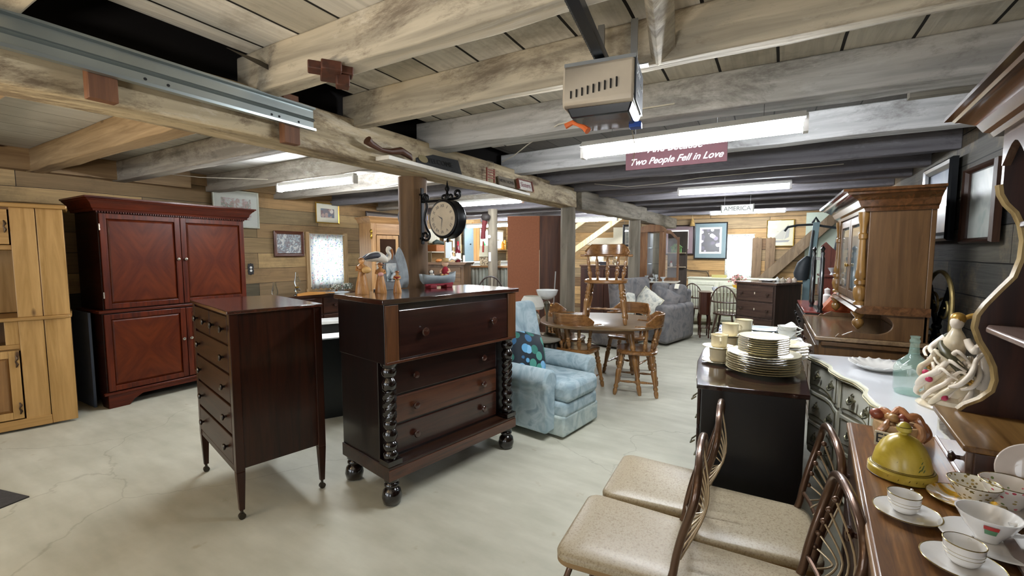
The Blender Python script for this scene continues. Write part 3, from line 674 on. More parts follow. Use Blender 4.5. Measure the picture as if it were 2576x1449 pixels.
# ================================================================ cherry armoire
ch1, ch2 = '#3d160b', '#6e2b15'
chz, chx = wood('#35130a', '#602810', 'z', .4, .8, coat=.06, red=True), wood('#1c0b06', '#34170c', 'y', .4, .8, coat=.05, red=True)
chh = wood('#33110a', '#5a250f', 'x', .4, .8, coat=.06, red=True)
def matched_veneer():
    m, nt, b = _new('four_way_matched_veneer'); N, L = nt.nodes.new, nt.links.new
    tc = N('ShaderNodeTexCoord'); sp = N('ShaderNodeSeparateXYZ'); L(tc.outputs['Generated'], sp.inputs[0])
    def absm(o):
        s = N('ShaderNodeMath'); s.operation = 'SUBTRACT'; s.inputs[1].default_value = .5; L(o, s.inputs[0])
        a = N('ShaderNodeMath'); a.operation = 'ABSOLUTE'; L(s.outputs[0], a.inputs[0]); return a.outputs[0]
    ax, az = absm(sp.outputs[0]), absm(sp.outputs[2])
    ad = N('ShaderNodeMath'); ad.operation = 'ADD'; L(ax, ad.inputs[0]); L(az, ad.inputs[1])
    sb = N('ShaderNodeMath'); sb.operation = 'SUBTRACT'; L(ax, sb.inputs[0]); L(az, sb.inputs[1])
    cb = N('ShaderNodeCombineXYZ'); s1 = N('ShaderNodeMath'); s1.operation = 'MULTIPLY'; s1.inputs[1].default_value = 5; L(sb.outputs[0], s1.inputs[0]); L(s1.outputs[0], cb.inputs[0]); L(ad.outputs[0], cb.inputs[1])
    n = N('ShaderNodeTexNoise'); n.inputs['Scale'].default_value = 1.6; n.inputs['Detail'].default_value = 5; L(cb.outputs[0], n.inputs['Vector'])
    n2 = N('ShaderNodeTexNoise'); n2.inputs['Scale'].default_value = 1.5; L(tc.outputs['Generated'], n2.inputs['Vector'])
    mx = N('ShaderNodeMixRGB'); mx.inputs[0].default_value = .35; L(n.outputs['Fac'], mx.inputs[1]); L(n2.outputs['Fac'], mx.inputs[2])
    r = N('ShaderNodeValToRGB'); r.color_ramp.elements[0].position = .36; r.color_ramp.elements[1].position = .64
    r.color_ramp.elements[0].color = lin('#421808'); r.color_ramp.elements[1].color = lin('#5d2a0f'); L(mx.outputs[0], r.inputs['Fac'])
    L(r.outputs['Color'], b.inputs['Base Color']); b.inputs['Roughness'].default_value = .42; b.inputs['Specular IOR Level'].default_value = .25; b.inputs['Coat Weight'].default_value = .04
    return m
ven = matched_veneer()
nickel = plain('#b9b2a6', .25, .9)
t = thing('armoire', 'large red cherry armoire with four veneered doors standing by the left wall', 'armoire', (-5.46, 1.62, 0), 90)
W, D = 1.38, .58
fbox('lower_body', 0, W, .0, D, .15, .93, chx, t)
fbox('upper_body', .02, W - .02, .02, D, .95, 1.90, chx, t)
MB().box(-.025, W + .025, -.02, D, .925, .955).build('waist_moulding', chh, t, .008)
b = MB(); b.prism([(0, 0), (.16, 0), (.2, .05), (.27, .09), (W - .27, .09), (W - .2, .05), (W - .16, 0), (W, 0), (W, .15), (0, .15)], -.025, .0)
b.build('bracket_plinth', chh, t, .004, smooth=False)
for x in (0, W - .02): MB().prism([(0, 0), (.12, 0), (.16, .05), (.2, .08), (D - .18, .08), (D - .14, 0), (D, 0), (D, .15), (0, .15)], x, x + .02, 'yz').build('side_plinth', chx, t, smooth=False)
MB().box(-.03, W + .03, -.035, .0, .13, .155).build('base_moulding', chh, t, .006)
crown(t, .0, W, .0, D, 1.90, .13, .085, chh)
d = MB()
for i in range(68): d.box(.01 + i * .02, .021 + i * .02, -.008, .02, 1.885, 1.90)
o = d.build('dentil_strip', chh, t, smooth=False); o['kind'] = 'stuff'
for (x0, x1, z0, z1, kx, kz) in ((.01, W / 2 - .003, .165, .915, W / 2 - .035, .58), (W / 2 + .003, W - .01, .165, .915, W / 2 + .035, .58), (.03, W / 2 - .003, .965, 1.88, W / 2 - .035, 1.44), (W / 2 + .003, W - .03, .965, 1.88, W / 2 + .035, 1.44)):
    y = 0 if z0 < .5 else .02
    o = panel_door(t, x0, x1, z0, z1, y, chz, ven, st=.05)
    knob(o, kx, y - .022, kz, nickel, .75, lab='brushed metal knob')
for z in (1.1, 1.75): MB().cyl((.028, .0, z - .03), (.028, .0, z + .03), .006).build('hinge', nickel, t)
# silver-blue packing board beside it
o = MB().box(0, .02, .0, .45, .0, .93).build('packing_board', plain('#5c6a86', .5), smooth=False); put(o, (-5.62, 1.565, 0), 90); tag(o, 'bluish board standing in the gap between pine unit and armoire', 'board')

# ================================================================ pine entertainment cabinet
pn = wood('#a27434', '#cb9a56', 'z', .42, .45, knots=True, coat=.15)
pnh = wood('#966a31', '#bd8c48', 'x', .42, .45, coat=.15)
pnd = wood('#6f4a22', '#996a36', 'z', .5, .45, knots=True)
ang = math.degrees(math.atan2(.43, .115))
t = thing('pine_cabinet', 'honey-coloured knotty pine entertainment cabinet cut by the left picture edge', 'cabinet', (-5.46 - .45 * .26 / .45 * .0 - .20, .02, 0), ang)
t.location = (-5.33 - 1.38 * math.cos(R(ang)), 1.37 - 1.38 * math.sin(R(ang)), 0)
W, D = 1.38, .52
fr = MB()
fr.box(0, W, D - .02, D, .06, 1.88)
fr.box(0, .02, 0, D, .06, 1.88)
fr.box(W - .02, W, .02, D, .06, 1.88)
fr.box(0, W, 0, D, 1.86, 1.88).box(.02, W - .3, .0, D, .06, .09)
fr.build('carcass', pnd, t, smooth=False)
for a, b in ((W - .31, W - .165), (W - .16, W)):
    for z0, z1 in ((.02, .935), (.965, 1.88)):
        MB().box(a, b, -.012, .02, z0, z1).build('front_board', pn, t, .004, smooth=False)
MB().prism([(0, -.03), (W - .3, -.03), (W - .14, -.05), (W + .0, -.02), (W + .01, .02), (W + .01, D), (0, D)], .935, .965, 'xy').build('middle_shelf', pnh, t, .008)
MB().prism([(-.02, -.05), (W - .3, -.05), (W + .03, -.045), (W + .03, D), (-.02, D)], 1.88, 1.915, 'xy').build('top_board', pnh, t, .01)
fbox('upper_rail', 0, W - .31, -.0, .02, 1.53, 1.57, pnh, t)
fbox('lower_rail', 0, W - .31, -.0, .02, .70, .74, pnh, t); fbox('kick_board', 0, W - .16, -.02, .02, .02, .10, pnh, t)
fbox('tv_shelf', .02, W - .3, .02, D - .02, .68, .70, pnh, t); fbox('stile', W - .39, W - .31, -.005, .02, .74, .935, pn, t)
fbox('drawer_box_top', .02, W - .3, .02, D - .02, 1.53, 1.55, pnh, t)
for (x0, x1, z0, z1, hz) in ((.02, .53, 1.575, 1.86, 1.72), (.54, W - .32, 1.575, 1.86, 1.72), (.02, .53, .11, .69, .4), (.54, W - .32, .11, .69, .4)):
    o = panel_door(t, x0, x1, z0, z1, -.0, pnh if z0 > 1 else pn, pnd, st=.06, groove=4)
    for hh in ((hz,) if z0 > 1 else (.2, .6)):
        MB().tube([(x1 - .02, -.03, hh + .05), (x1 - .012, -.033, hh + .025), (x1 - .022, -.033, hh), (x1 - .012, -.033, hh - .025), (x1 - .02, -.03, hh - .05)], [.004, .009, .005, .009, .004], 8).build('hinge', plain('#4a3b2e', .35, .8), o)
for i in range(5): fbox('back_board', .04 + i * .205, .24 + i * .205, D - .05, D - .02, .97, 1.53, pn, t)
# black speaker on top
t = thing('black_box', 'black box with a white label on top of the pine cabinet', 'box', (-5.62, .72, 1.915), 80)
MB().box(-.3, .165, -.0, .14, 0, .15).build('case', plain('#15171b', .5), t, .004)
MB().box(-.3, .055, -.004, 0, .01, .105).build('label', plain('#e9e9e6', .5), t, smooth=False)
MB().box(-.02, .03, -.006, -.004, .06, .068).build('print', plain('#6a1f1f', .5), t, smooth=False)

# ================================================================ tall mahogany chest of drawers
mh, mhx = wood('#1f0f08', '#3a1d11', 'z', .32, .9, coat=.3, red=True), wood('#1f1008', '#3a2013', 'x', .4, .9, coat=.12, red=True)
mhd = wood('#1b0f0b', '#331a12', 'z', .36, .9, coat=.25)
dkn = plain('#1d120d', .3, coat=.5)
t = thing('chest_of_drawers', 'tall dark mahogany chest on tapered legs with casters, nearest the camera at left', 'chest of drawers', (-3.32, 1.45, 0), -13)
W, D, H = .84, .50, 1.19
fbox('carcass', .015, W - .015, .012, D - .01, .29, H - .02, mh, t)
MB().box(-.012, W + .012, -.012, D + .006, H - .02, H).build('top', wood('#33180f', '#56291c', 'x', .16, .9, coat=.8), t, .004)
for i, (x, y) in enumerate(((0, 0), (W - .045, 0), (0, D - .045), (W - .045, D - .045))):
    m = MB().box(x, x + .045, y, y + .045, .28, H - .02)
    m.taper(x, x + .045, y, y + .045, .055, .28, .6)
    lg = m.build('leg', mh, t, .003, smooth=False)
    c = MB().cyl((x + .022, y + .022, .03), (x + .022, y + .022, .06), .008); c.cyl((x + .010, y + .022, .018), (x + .034, y + .022, .018), .018, n=16)
    c.build('caster', plain('#3f3a33', .35, .6), lg)
fbox('apron', .045, W - .045, .004, .03, .27, .31, mhx, t)
zs = [(.315, .475), (.49, .65), (.665, .825), (.84, .99)]
for z0, z1 in zs: drawer(t, .05, W - .05, z0, z1, .012, mhx, (.15, W - .15), dkn, .012, ks=.9)
drawer(t, .05, W / 2 - .006, 1.005, 1.155, .012, mhx, (.12, W / 2 - .09), dkn, .012, ks=.9)
drawer(t, W / 2 + .006, W - .05, 1.005, 1.155, .012, mhx, (W / 2 + .09, W - .12), dkn, .012, ks=.9)

# ================================================================ Empire chest with turned columns
em, emx = wood('#110a07', '#24130e', 'z', .32, .9, coat=.3), wood('#2f180c', '#563019', 'x', .3, .8, coat=.4, c3='#4f2916')
emf = wood('#1f0f0b', '#371b14', 'x', .28, .7, coat=.4)
emg = wood('#472812', '#704322', 'z', .32, .7, coat=.3)
bead = plain('#140a07', .22, coat=.7)
t = thing('empire_chest', 'antique dark chest with twisted front columns and ball feet', 'chest of drawers', (-1.86, 1.77, 0), 78.7)
W, D, H = 1.12, .55, 1.24
fbox('carcass', .01, W - .01, .11, D, .20, .86, em, t)
fbox('upper_case', 0, W, .012, D, .86, 1.21, em, t)
MB().box(-.025, W + .025, -.015, D + .005, 1.21, H).build('top', wood('#2a140d', '#4a281b', 'x', .13, .9, coat=.9), t, .004)
fbox('base', .0, W, .0, D, .165, .25, wood('#20120b', '#3f2517', 'x', .35, .8, coat=.2), t)
fbox('base_band', .0, W, -.006, .0, .168, .235, emx, t, .002)

for x0 in (0, W - .085): fbox('veneer_stile', x0, x0 + .085, -.004, .012, .875, 1.205, emg, t, .002)
fbox('veneer_band', 0, W, -.006, .012, .86, .876, emx, t, .002)
knb = plain('#3a2018', .25, coat=.6)
drawer(t, .09, W - .09, .88, 1.17, .010, emf, (.26, W - .26), knb, .010, ks=1.25)
for z0, z1, mt in ((.64, .84, emf), (.46, .625, emx), (.27, .445, emx if False else wood('#26120b', '#462215', 'x', .3, .8, coat=.4))):
    drawer(t, .11, W - .11, z0, z1, .11, mt, (.26, W - .26), knb, .012, ks=1.1)
def twist(m, x, y, z0, z1, r, turns, n=20, k=4, seg=46):
    rings = []
    for i in range(seg + 1):
        t_ = i / seg; ring = []
        for j in range(n):
            a = 2 * PI * j / n; rr = r * (1 + .16 * math.cos(k * (a - turns * 2 * PI * t_))); ring.append((x + rr * math.cos(a), y + rr * math.sin(a), z0 + (z1 - z0) * t_))
        rings.append(ring)
    m.rings(rings)
for x in (.045, W - .045):
    c = MB(); y = .045
    c.box(x - .048, x + .048, y - .048, y + .048, .255, .285)
    c.lathe([(.036, .285), (.043, .30), (.043, .32), (.030, .335), (.042, .355), (.042, .375), (.028, .39), (.043, .42), (.044, .44), (.028, .465), (.040, .485), (.040, .505), (.030, .52)], (x, y, 0))
    twist(c, x, y, .52, .70, .036, .9)
    c.lathe([(.030, .70), (.042, .715), (.044, .745), (.032, .765), (.026, .775), (.042, .79), (.046, .815), (.036, .835), (.048, .85), (.048, .862)], (x, y, 0))
    c.build('column', bead, t, ang=50)
for x, y in ((.05, .05), (W - .05, .05), (.05, D - .06), (W - .05, D - .06)):
    MB().lathe([(.03, .0), (.052, .012), (.060, .05), (.052, .088), (.034, .105), (.044, .118), (.044, .128), (.034, .138), (.046, .15), (.046, .17)], (x, y, 0)).build('foot', bead, t, ang=50)

# ================================================================ things on the Empire chest
def figure(name, label, loc, h, c, rz, arms, hat=False, group='carved olive wood figures', extra=None):
    t = thing(name, label, 'figurine', loc, rz, group)
    wd = wood('#a9672c', '#d59a56', 'z', .35, 2.5)
    r = h * .19
    MB().lathe([(r, 0), (r * 1.02, .02 * h), (r * .8, .3 * h), (r * .52, .55 * h), (r * .5, .6 * h), (r * .62, .68 * h), (r * .66, .76 * h), (r * .35, .81 * h), (r * .2, .83 * h)], n=18).build('robe', wd, t)
    MB().ball((0, 0, .89 * h), (r * .38, r * .40, .075 * h)).build('head', plain('#d8a066', .4), t)
    m = MB()
    for sx in (-1, 1): m.tube([(sx * r * .6, 0, .75 * h), (sx * r * .75, -r * .3, .66 * h), (sx * r * .2, -r * .95, .63 * h)], [r * .22, r * .2, r * .14], 8)
    m.build('arms', wd, t)
    if hat:
        MB().lathe([(r * .85, .925 * h), (r * .86, .935 * h), (r * .45, .945 * h), (r * .38, .99 * h), (r * .1, 1.0 * h)], n=16).build('hat', wood('#8a4a20', '#b0703a', 'z', .4), t)
    else:
        MB().ball((0, r * .12, .92 * h), (r * .47, r * .44, .075 * h)).build('hair', wood('#8d5523', '#b77b3d', 'z', .4), t)
    return t
f = figure('wooden_figurine', 'tallest carved wooden lady carrying a bundle, leftmost on the Empire chest', (-2.25, 1.95, H), .235, None, 60, 0)
MB().ball((.02, -.045, .155), (.03, .022, .022)).build('bundle', plain('#d9ab6c', .5), f)
f = figure('wooden_figurine', 'middle-sized carved wooden woman with flowers and a pink headscarf', (-2.20, 2.06, H), .20, None, 50, 0, hat=True)
MB().ball((.0, -.04, .125), (.018, .014, .014)).build('flowers', plain('#e0a7a0', .5), f)
f = figure('wooden_figurine', 'smallest carved wooden child in hat and red scarf on the Empire chest', (-2.13, 2.14, H), .145, None, 40, 0, hat=True)
MB().lathe([(.017, .092), (.022, .1), (.017, .108)], n=14).build('scarf', plain('#8e2a22', .6), f)

t = thing('pelican_carving', 'grey and white pelican carving perched on a painted post', 'carving', (-2.34, 2.17, H), 70)
MB().cyl((0, 0, 0), (0, 0, .20), .010).build('post', plain('#e3dfd2', .6), t)
MB().lathe([(.035, 0), (.035, .012), (.012, .016)]).build('base', plain('#3b3a38', .6), t)
MB().stube([(-.09, 0, .215), (-.055, 0, .232), (0, 0, .238), (.04, 0, .222), (.062, 0, .212), (.07, 0, .212)], [.008, .030, .037, .030, .018, .010], 14).build('body', plain('#e6e1d3', .5), t)
for sy in (-1, 1): MB().stube([(-.115, sy * .012, .218), (-.06, sy * .026, .240), (-.01, sy * .026, .246), (.012, sy * .022, .236)], [.004, .019, .020, .004], 12).build('wing', plain('#4a4d55', .5), t)
MB().stube([(.045, 0, .215), (.078, 0, .222), (.090, 0, .250), (.072, 0, .275), (.080, 0, .296), (.098, 0, .292)], [.018, .014, .011, .011, .016, .009], 12).build('neck', plain('#e9e4d6', .5), t)
MB().stube([(.098, 0, .292), (.108, 0, .262), (.104, 0, .215)], [.010, .008, .002], 10).build('beak', plain('#a86a35', .5), t)
def plaque(label, loc, rz, h, col, photo):
    t = thing('pointed_photo_plaque', label, 'plaque', loc, rz); t.rotation_euler[0] = R(-6)
    pts = []
    for i in range(13):
        a = i / 12; pts.append((-.085 * math.cos(a * PI / 2) ** .7 if i < 12 else 0, h * (.25 + .75 * a)))
    out = [(-.06, 0), (-.08, h * .1)] + pts + [(-p, q) for p, q in reversed(pts[:-1])] + [(.08, h * .1), (.06, 0)]
    t.scale = (.72, 1, 1)
    MB().prism(out, 0, .015).build('board', plain(col, .6, noise=.25, scale=20), t, .002, smooth=False)
    if photo:
        MB().box(-.05, .05, -.006, 0, .06, .19).build('photo', swirl('sailboat_photo', ['#3c4448', '#9fb4bd', '#e8ecec', '#cfd8da'], 12), t, smooth=False)
        text('lettering', 'Salt Life', .022, plain('#33363a', .5), t, (0, -.007, .075), 90)
    return t
plaque('grey pointed plaque holding a small photo, behind the pelican carving', (-2.33, 2.29, H), 60, .30, '#82868a', True)
plaque('distressed blue-white pointed plaque leaning on the brown log post', (-2.38, 2.44, H), 70, .31, '#98a1a6', False)

t = thing('boat_ornament', 'small grey toy rowing boat with a red keel on the Empire chest', 'ornament', (-2.17, 2.62, H), 72); t.scale = (1.22, 1.22, 1.15)
def hull(L, w, h, z0, k=1.0, n=14):
    rings = []
    for i in range(n + 1):
        s = -1 + 2 * i / n; ww = w * (1 - max(0, s) ** 2.6 * .96 - max(0, -s) ** 4 * .35) * k; sh = .012 * s * s + (.012 if s > 0 else 0) * s
        rings.append([(s * L, -ww, z0 + h + sh), (s * L * .97, -ww * .8, z0 + h * .45), (s * L * .9, -ww * .25, z0), (s * L * .9, ww * .25, z0), (s * L * .97, ww * .8, z0 + h * .45), (s * L, ww, z0 + h + sh)])
    return rings
rg = hull(.125, .048, .052, .028)
m = MB(); vs = [p for r_ in rg for p in r_]; fs = []
for i in range(len(rg) - 1):
    for j in range(5): fs.append((i * 6 + j, i * 6 + j + 1, (i + 1) * 6 + j + 1, (i + 1) * 6 + j))
fs.append((0, 1, 2, 3, 4, 5)); fs.append(tuple((len(rg) - 1) * 6 + j for j in range(6)))
m.add(vs, fs); o = m.build('hull', plain('#8d979b', .5, noise=.1), t); dm = o.modifiers.new('s', 'SOLIDIFY'); dm.thickness = .004
MB().box(-.10, .10, -.010, .010, .012, .032).build('keel', plain('#8c2734', .5), t, .003)
for x in (-.06, .055): MB().box(x - .022, x + .022, -.035, .035, 0, .02).build('stand', plain('#7e1f2b', .5), t, .003)
MB().box(-.035, -.015, -.04, .04, .066, .071).build('thwart', plain('#4a4c4e', .6), t)
t = thing('boy_figurine', 'small boy figurine in red shirt and straw hat sitting in the toy boat', 'figurine', (-2.155, 2.68, H + .082), 20); t.scale = (1.3, 1.3, 1.3)
MB().tube([(0, 0, 0), (0, 0, .02), (0, -.003, .045), (0, -.004, .058)], [.017, .021, .019, .008], 12).build('shirt', plain('#a3243a', .6), t)
MB().ball((0, -.006, .078), (.020, .020, .021)).build('head', plain('#f0c9a8', .5), t)
MB().lathe([(.034, .088), (.034, .091), (.021, .094), (.018, .108), (.004, .111)], n=18).build('straw_hat', plain('#c7a877', .7), t)
for sx in (-1, 1):
    MB().tube([(sx * .018, 0, .045), (sx * .03, -.012, .03), (sx * .022, -.028, .026)], [.007, .006, .005], 8).build('arm', plain('#eec4a2', .5), t)
    MB().tube([(sx * .010, -.005, .005), (sx * .013, -.035, .010), (sx * .013, -.040, -.012)], [.011, .009, .006], 8).build('leg', plain('#d8b07d', .6), t)
t = thing('dog_figurine', 'tiny white and black puppy figurine in the toy boat', 'figurine', (-2.185, 2.555, H + .082), 30); t.scale = (1.25, 1.25, 1.25)
MB().tube([(0, .02, .0), (0, .005, .012), (0, -.012, .018)], [.011, .014, .009], 10).build('body', plain('#ece8df', .6), t)
MB().ball((0, -.016, .032), (.012, .013, .011)).build('head', plain('#efece4', .6), t)
for sx in (-1, 1): MB().ball((sx * .012, -.014, .031), (.004, .006, .010)).build('ear', plain('#1c1a19', .6), t)

# ================================================================ left wall pictures and outlet
def picture(label, loc, rz, w, h, fr, fmat, mat_w, matte, art, name='framed_picture', th=.022, tilt=0, cat='picture'):
    t = thing(name, label, cat, loc, rz); t.rotation_euler[0] = R(tilt)
    m = MB(); a, b = w / 2, h / 2
    def prof(k, y): return [(-a + k, y, -b + k), (a - k, y, -b + k), (a - k, y, b - k), (-a + k, y, b - k)]
    rings = [prof(0, 0), prof(0, -th * .7), prof(fr * .25, -th), prof(fr * .6, -th * .8), prof(fr, -th * .45), prof(fr, 0)]
    m.rings(rings, cap=False, closed=True); m.build('frame', fmat, t, smooth=False)
    MB().box(-a + fr * .8, a - fr * .8, -.006, -.002, -b + fr * .8, b - fr * .8).build('mat_board', matte, t, smooth=False)
    k = fr + mat_w
    if art: MB().box(-a + k, a - k, -.008, -.006, -b + k, b - k).build('print', art, t, smooth=False)
    g = MB().box(-a + fr * .8, a - fr * .8, -.0115, -.0105, -b + fr * .8, b - fr * .8).build('glazing', pic_glass, t, smooth=False)
    return t
m, nt, b = _new('picture_glazing'); b.inputs['Base Color'].default_value = (1, 1, 1, 1); b.inputs['Roughness'].default_value = .03
b.inputs['Alpha'].default_value = .10; b.inputs['Specular IOR Level'].default_value = .8; pic_glass = m
picture('white-matted floral print in a pale frame behind the armoire top', (XL + .03, 3.33, 2.10), 90, .60, .50, .022, plain('#cfd3c6', .4), .085, plain('#c3c9c0', .6), swirl('floral_print', ['#c4cbc4', '#b9c2bd', '#a8867f', '#6f7d6c', '#c9cec7'], 9, dist=2))
picture('small still life print in gold frame above the left window', (XL + .03, 4.76, 2.155), 90, .44, .33, .018, plain('#c9a552', .3, .8), .075, plain('#d8d6c0', .6), spots('still_life', '#544a55', ['#d9cfc4', '#5e3038', '#38506a', '#a6857a', '#2f3746'], 14, .5))
picture('harbour painting with boats in a wide brown frame on the left wall', (XL + .03, 4.07, 1.645), 90, .48, .38, .05, wood('#4a2213', '#6e3620', 'x', .35, 2, coat=.3), .0, plain('#6b7a84', .6), swirl('harbour_painting', ['#8fb0bd', '#a6bcc2', '#5c3f46', '#7d93a0', '#e5e5df', '#39434f'], 7, dist=2.5, detail=8))
def outlet(label, loc, rz, plate, ornate=True):
    t = thing('outlet', label, 'outlet', loc, rz)
    m = MB()
    if ornate:
        pts = [(.0, .085), (.02, .072), (.035, .078), (.038, .05), (.043, .03), (.036, 0), (.043, -.03), (.038, -.05), (.035, -.078), (.02, -.072), (0, -.085)]
        m.prism(pts + [(-x, z) for x, z in reversed(pts[1:-1])], -.006, 0)
    else: m.box(-.04, .04, -.006, 0, -.06, .06)
    m.build('plate', plate, t, .002, smooth=False)
    for z in (-.022, .022): MB().cyl((0, -.006, z), (0, -.009, z), .017).build('socket', plain('#efeee8', .4), t)
    return t
blk = plain('#17181a', .4)
outlet('ornate black outlet plate between armoire and harbour painting', (XL + .002, 3.50, 1.28), 90, blk)

# ================================================================ dresser and lamps behind the tall chest
t = thing('low_dresser', 'dark wooden dresser against the left wall under the floral curtain', 'dresser', (-5.62, 3.25, 0), 90)
fbox('body', 0, 1.6, 0, .55, .08, .88, mhx, t); MB().box(-.02, 1.62, -.02, .57, .88, .91).build('top', wood('#2c1710', '#4a2a1c', 'x', .2, coat=.6), t, .004)
for i in range(2):
    for j in range(3): drawer(t, .03 + i * .86, .87 + i * .86, .12 + j * .25, .35 + j * .25, 0, mhx, (.22 + i * .86, .68 + i * .86), knb)
for x in (.02, 1.67): fbox('foot', x, x + .06, .02, .08, 0, .08, mhx, t)
clear = glass('#f4fbff', 0.0, 1.3)
def oil_lamp(label, loc, s=1.0, full=True):
    t = thing('oil_lamp', label, 'oil lamp', loc, 0)
    if full:
        MB().lathe([(.05, 0), (.052, .008), (.02, .02), (.016, .045), (.035, .055), (.042, .075), (.03, .095), (.016, .10)]).build('font', glass('#e8f2f2', .02), t)
        MB().lathe([(.018, .10), (.024, .105), (.024, .12), (.018, .125)]).build('burner', plain('#b08b45', .3, .9), t)
        z = .125
    else: z = .0
    o = MB().lathe([(.022, z), (.040, z + .05), (.040, z + .08), (.022, z + .15), (.019, z + .20)]).build('chimney', clear, t)
    return t
oil_lamp('glass oil lamp with full bulging chimney on the dresser below the harbour painting', (-5.75, 3.83, .91))
oil_lamp('plain glass lamp chimney left of the oil lamp', (-5.78, 3.52, .91), full=False)
o = MB().prism([(-.28, 0), (.26, 0), (.26, .02), (.1, .035), (-.12, .05), (-.28, .03)], 0, .03).build('carved_wood_rail', wood('#a76a25', '#cd8d40', 'x', .4)); put(o, (-5.57, 4.02, .91), 80); tag(o, 'orange-brown shaped wooden board lying on the left dresser', 'board')
def plate_obj(name, label, loc, r, mat, grp=None, cat='plate', h=.022, rim=None):
    o = MB().lathe([(r * .55, 0), (r * .6, .002), (r * .66, .006), (r * .98, h), (r, h + .001), (r * .97, h + .003), (r * .64, .010), (r * .5, .007), (0, .007)], n=40).build(name, mat); put(o, loc)
    tag(o, label, cat, grp)
    if rim: MB().hoop(r * .994, h + .0022, .0011).build('rim', rim, o)
    return o
plate_obj('pewter_tray', 'round pewter tray on the left dresser beside the garland', (-5.42, 4.25, .91), .17, plain('#9a9d9e', .25, .9), cat='tray')
o = MB().lathe([(.018, 0), (.018, .07), (.010, .08), (.010, .10)]).build('brown_bottle', plain('#9a5e2c', .2, coat=.5)); put(o, (-5.80, 4.52, .91)); tag(o, 'small brown bottle standing before the floral curtain', 'bottle')
# silvery leaf garland
def garland(name, label, path, n, r, cols, loc, cat='garland'):
    rnd = random.Random(len(label)); t = thing(name, label, cat, loc)
    for ci, c in enumerate(cols):
        m = MB()
        for i in range(n):
            s = rnd.random() * (len(path) - 1); k = int(s); a, b_ = Vector(path[k]), Vector(path[min(k + 1, len(path) - 1)]); p = a.lerp(b_, s - k)
            p += Vector((rnd.uniform(-r, r), rnd.uniform(-r, r), rnd.uniform(0, r * 1.4)))
            m.at(tuple(p), rnd.uniform(-1.2, 1.2), rnd.uniform(-1.2, 1.2), rnd.uniform(0, 6.3)).add([(-.004, 0, 0), (0, -.010, .002), (.022, 0, 0), (0, .010, .002)], [(0, 1, 2, 3)])
        o = m.build('leaves' if ci == 0 else 'blossoms', plain(c, .6), t, smooth=False); o['kind'] = 'stuff'
    return t
garland('leaf_garland', 'grey-green leafy garland at the right end of the left dresser', [(0, 0, 0.01), (-.05, .3, .01), (-.1, .36, 0.01)], 320, .06, ['#6d7b6c', '#dcdcd2'], (-5.75, 4.42, .925))
garland('pink_flowers', 'pink and yellow flowers in front of the floral curtain', [(0, 0, 0), (0, .16, 0)], 60, .04, ['#d9b040', '#c0569c'], (-5.85, 4.62, .93), 'flowers')
# black metal box between the two chests
t = thing('black_stand', 'slim black stand with a white paper on top, between the two dark chests', 'stand', (-3.45, 2.45, 0), 60)
MB().box(0, .34, 0, .3, .0, .73).build('case', plain('#0f1517', .35), t, .004); MB().box(.02, .32, .02, .28, .73, .735).build('paper', plain('#e8ebec', .6), t, smooth=False)
t = thing('white_topped_shelf', 'low black shelf with white marble top and roses, seen between the chests', 'shelf', (-4.75, 3.45, 0), 60)
MB().box(0, .7, 0, .3, .62, .66).build('top', plain('#dcdcd8', .3), t, .004); MB().box(.02, .68, .02, .28, .0, .62).build('case', plain('#141313', .5), t, .004)
garland('rose_spray', 'small spray of dusty pink roses on the white shelf top', [(0, 0, 0), (.1, .05, 0)], 60, .04, ['#5f7350', '#c08a86'], (-4.50, 3.78, .675), 'flowers')
# tall black case behind the figures
t = thing('black_case', 'upright black case behind the carved wooden figures', 'case', (-3.3, 3.05, 0), 38)
MB().box(0, .42, 0, .12, 0, 1.46).build('shell', plain('#14171a', .35), t, .02); 

# ================================================================ oak corner cabinet by the left wall
ok, okx = wood('#a4703c', '#cf9d62', 'z', .4, .9), wood('#9c6b3a', '#c79459', 'x', .4, .9)
t = thing('oak_display_cabinet', 'tall light oak display cabinet with glass door, behind the brown log post', 'cabinet', (-5.42, 4.90, 0), 75)
fbox('side_panel', 0, .02, 0, .42, 0, 1.98, ok, t); fbox('side_panel', .78, .80, 0, .32, 0, 1.98, ok, t); fbox('back_panel', 0, .8, .40, .42, 0, 1.98, wood('#3b2616', '#59391f', 'z', .6), t)
crown(t, 0, .80, 0, .42, 1.98, .10, .07, okx); fbox('front_stile', .02, .09, 0, .02, 0, 1.98, ok, t); fbox('front_rail', .09, .78, 0, .02, 1.80, 1.98, okx, t)
for z in (.9, 1.2, 1.5): fbox('shelf', .02, .78, .03, .30, z, z + .02, okx, t)
fbox('lower_body', .02, .78, .005, .3, .0, .9, okx, t)
m = MB().box(.09, .14, -.02, 0, .93, 1.79).box(.42, .47, -.02, 0, .93, 1.79).box(.14, .42, -.02, 0, .93, .99).box(.14, .42, -.02, 0, 1.73, 1.79)
o = m.build('door', ok, t, .003, smooth=False); MB().box(.14, .42, -.012, -.008, .99, 1.73).build('door_glass', plain('#23201c', .06, coat=.5), o, smooth=False); knob(o, .445, -.02, 1.36, plain('#c09a50', .25, .9), .7)
# brass pendant on cabinet corner
o = MB().lathe([(.006, 0), (.02, -.02), (.022, -.05), (.01, -.07), (.016, -.09), (.018, -.13), (.004, -.16)], n=12).build('brass_bell_pull', plain('#b8923f', .25, .9)); put(o, (-5.40, 4.885, 1.88)); tag(o, 'brass pendant hanging on the oak cabinet corner', 'pendant')
# dark picture frame on top of the oak cabinet
picture('dark empty frame fixed high on the wall above the oak cabinet', (XL + .03, 6.05, 2.16), 90, 1.0, .20, .035, plain('#3a2a20', .4), .0, plain('#5d4a3a', .6), None)
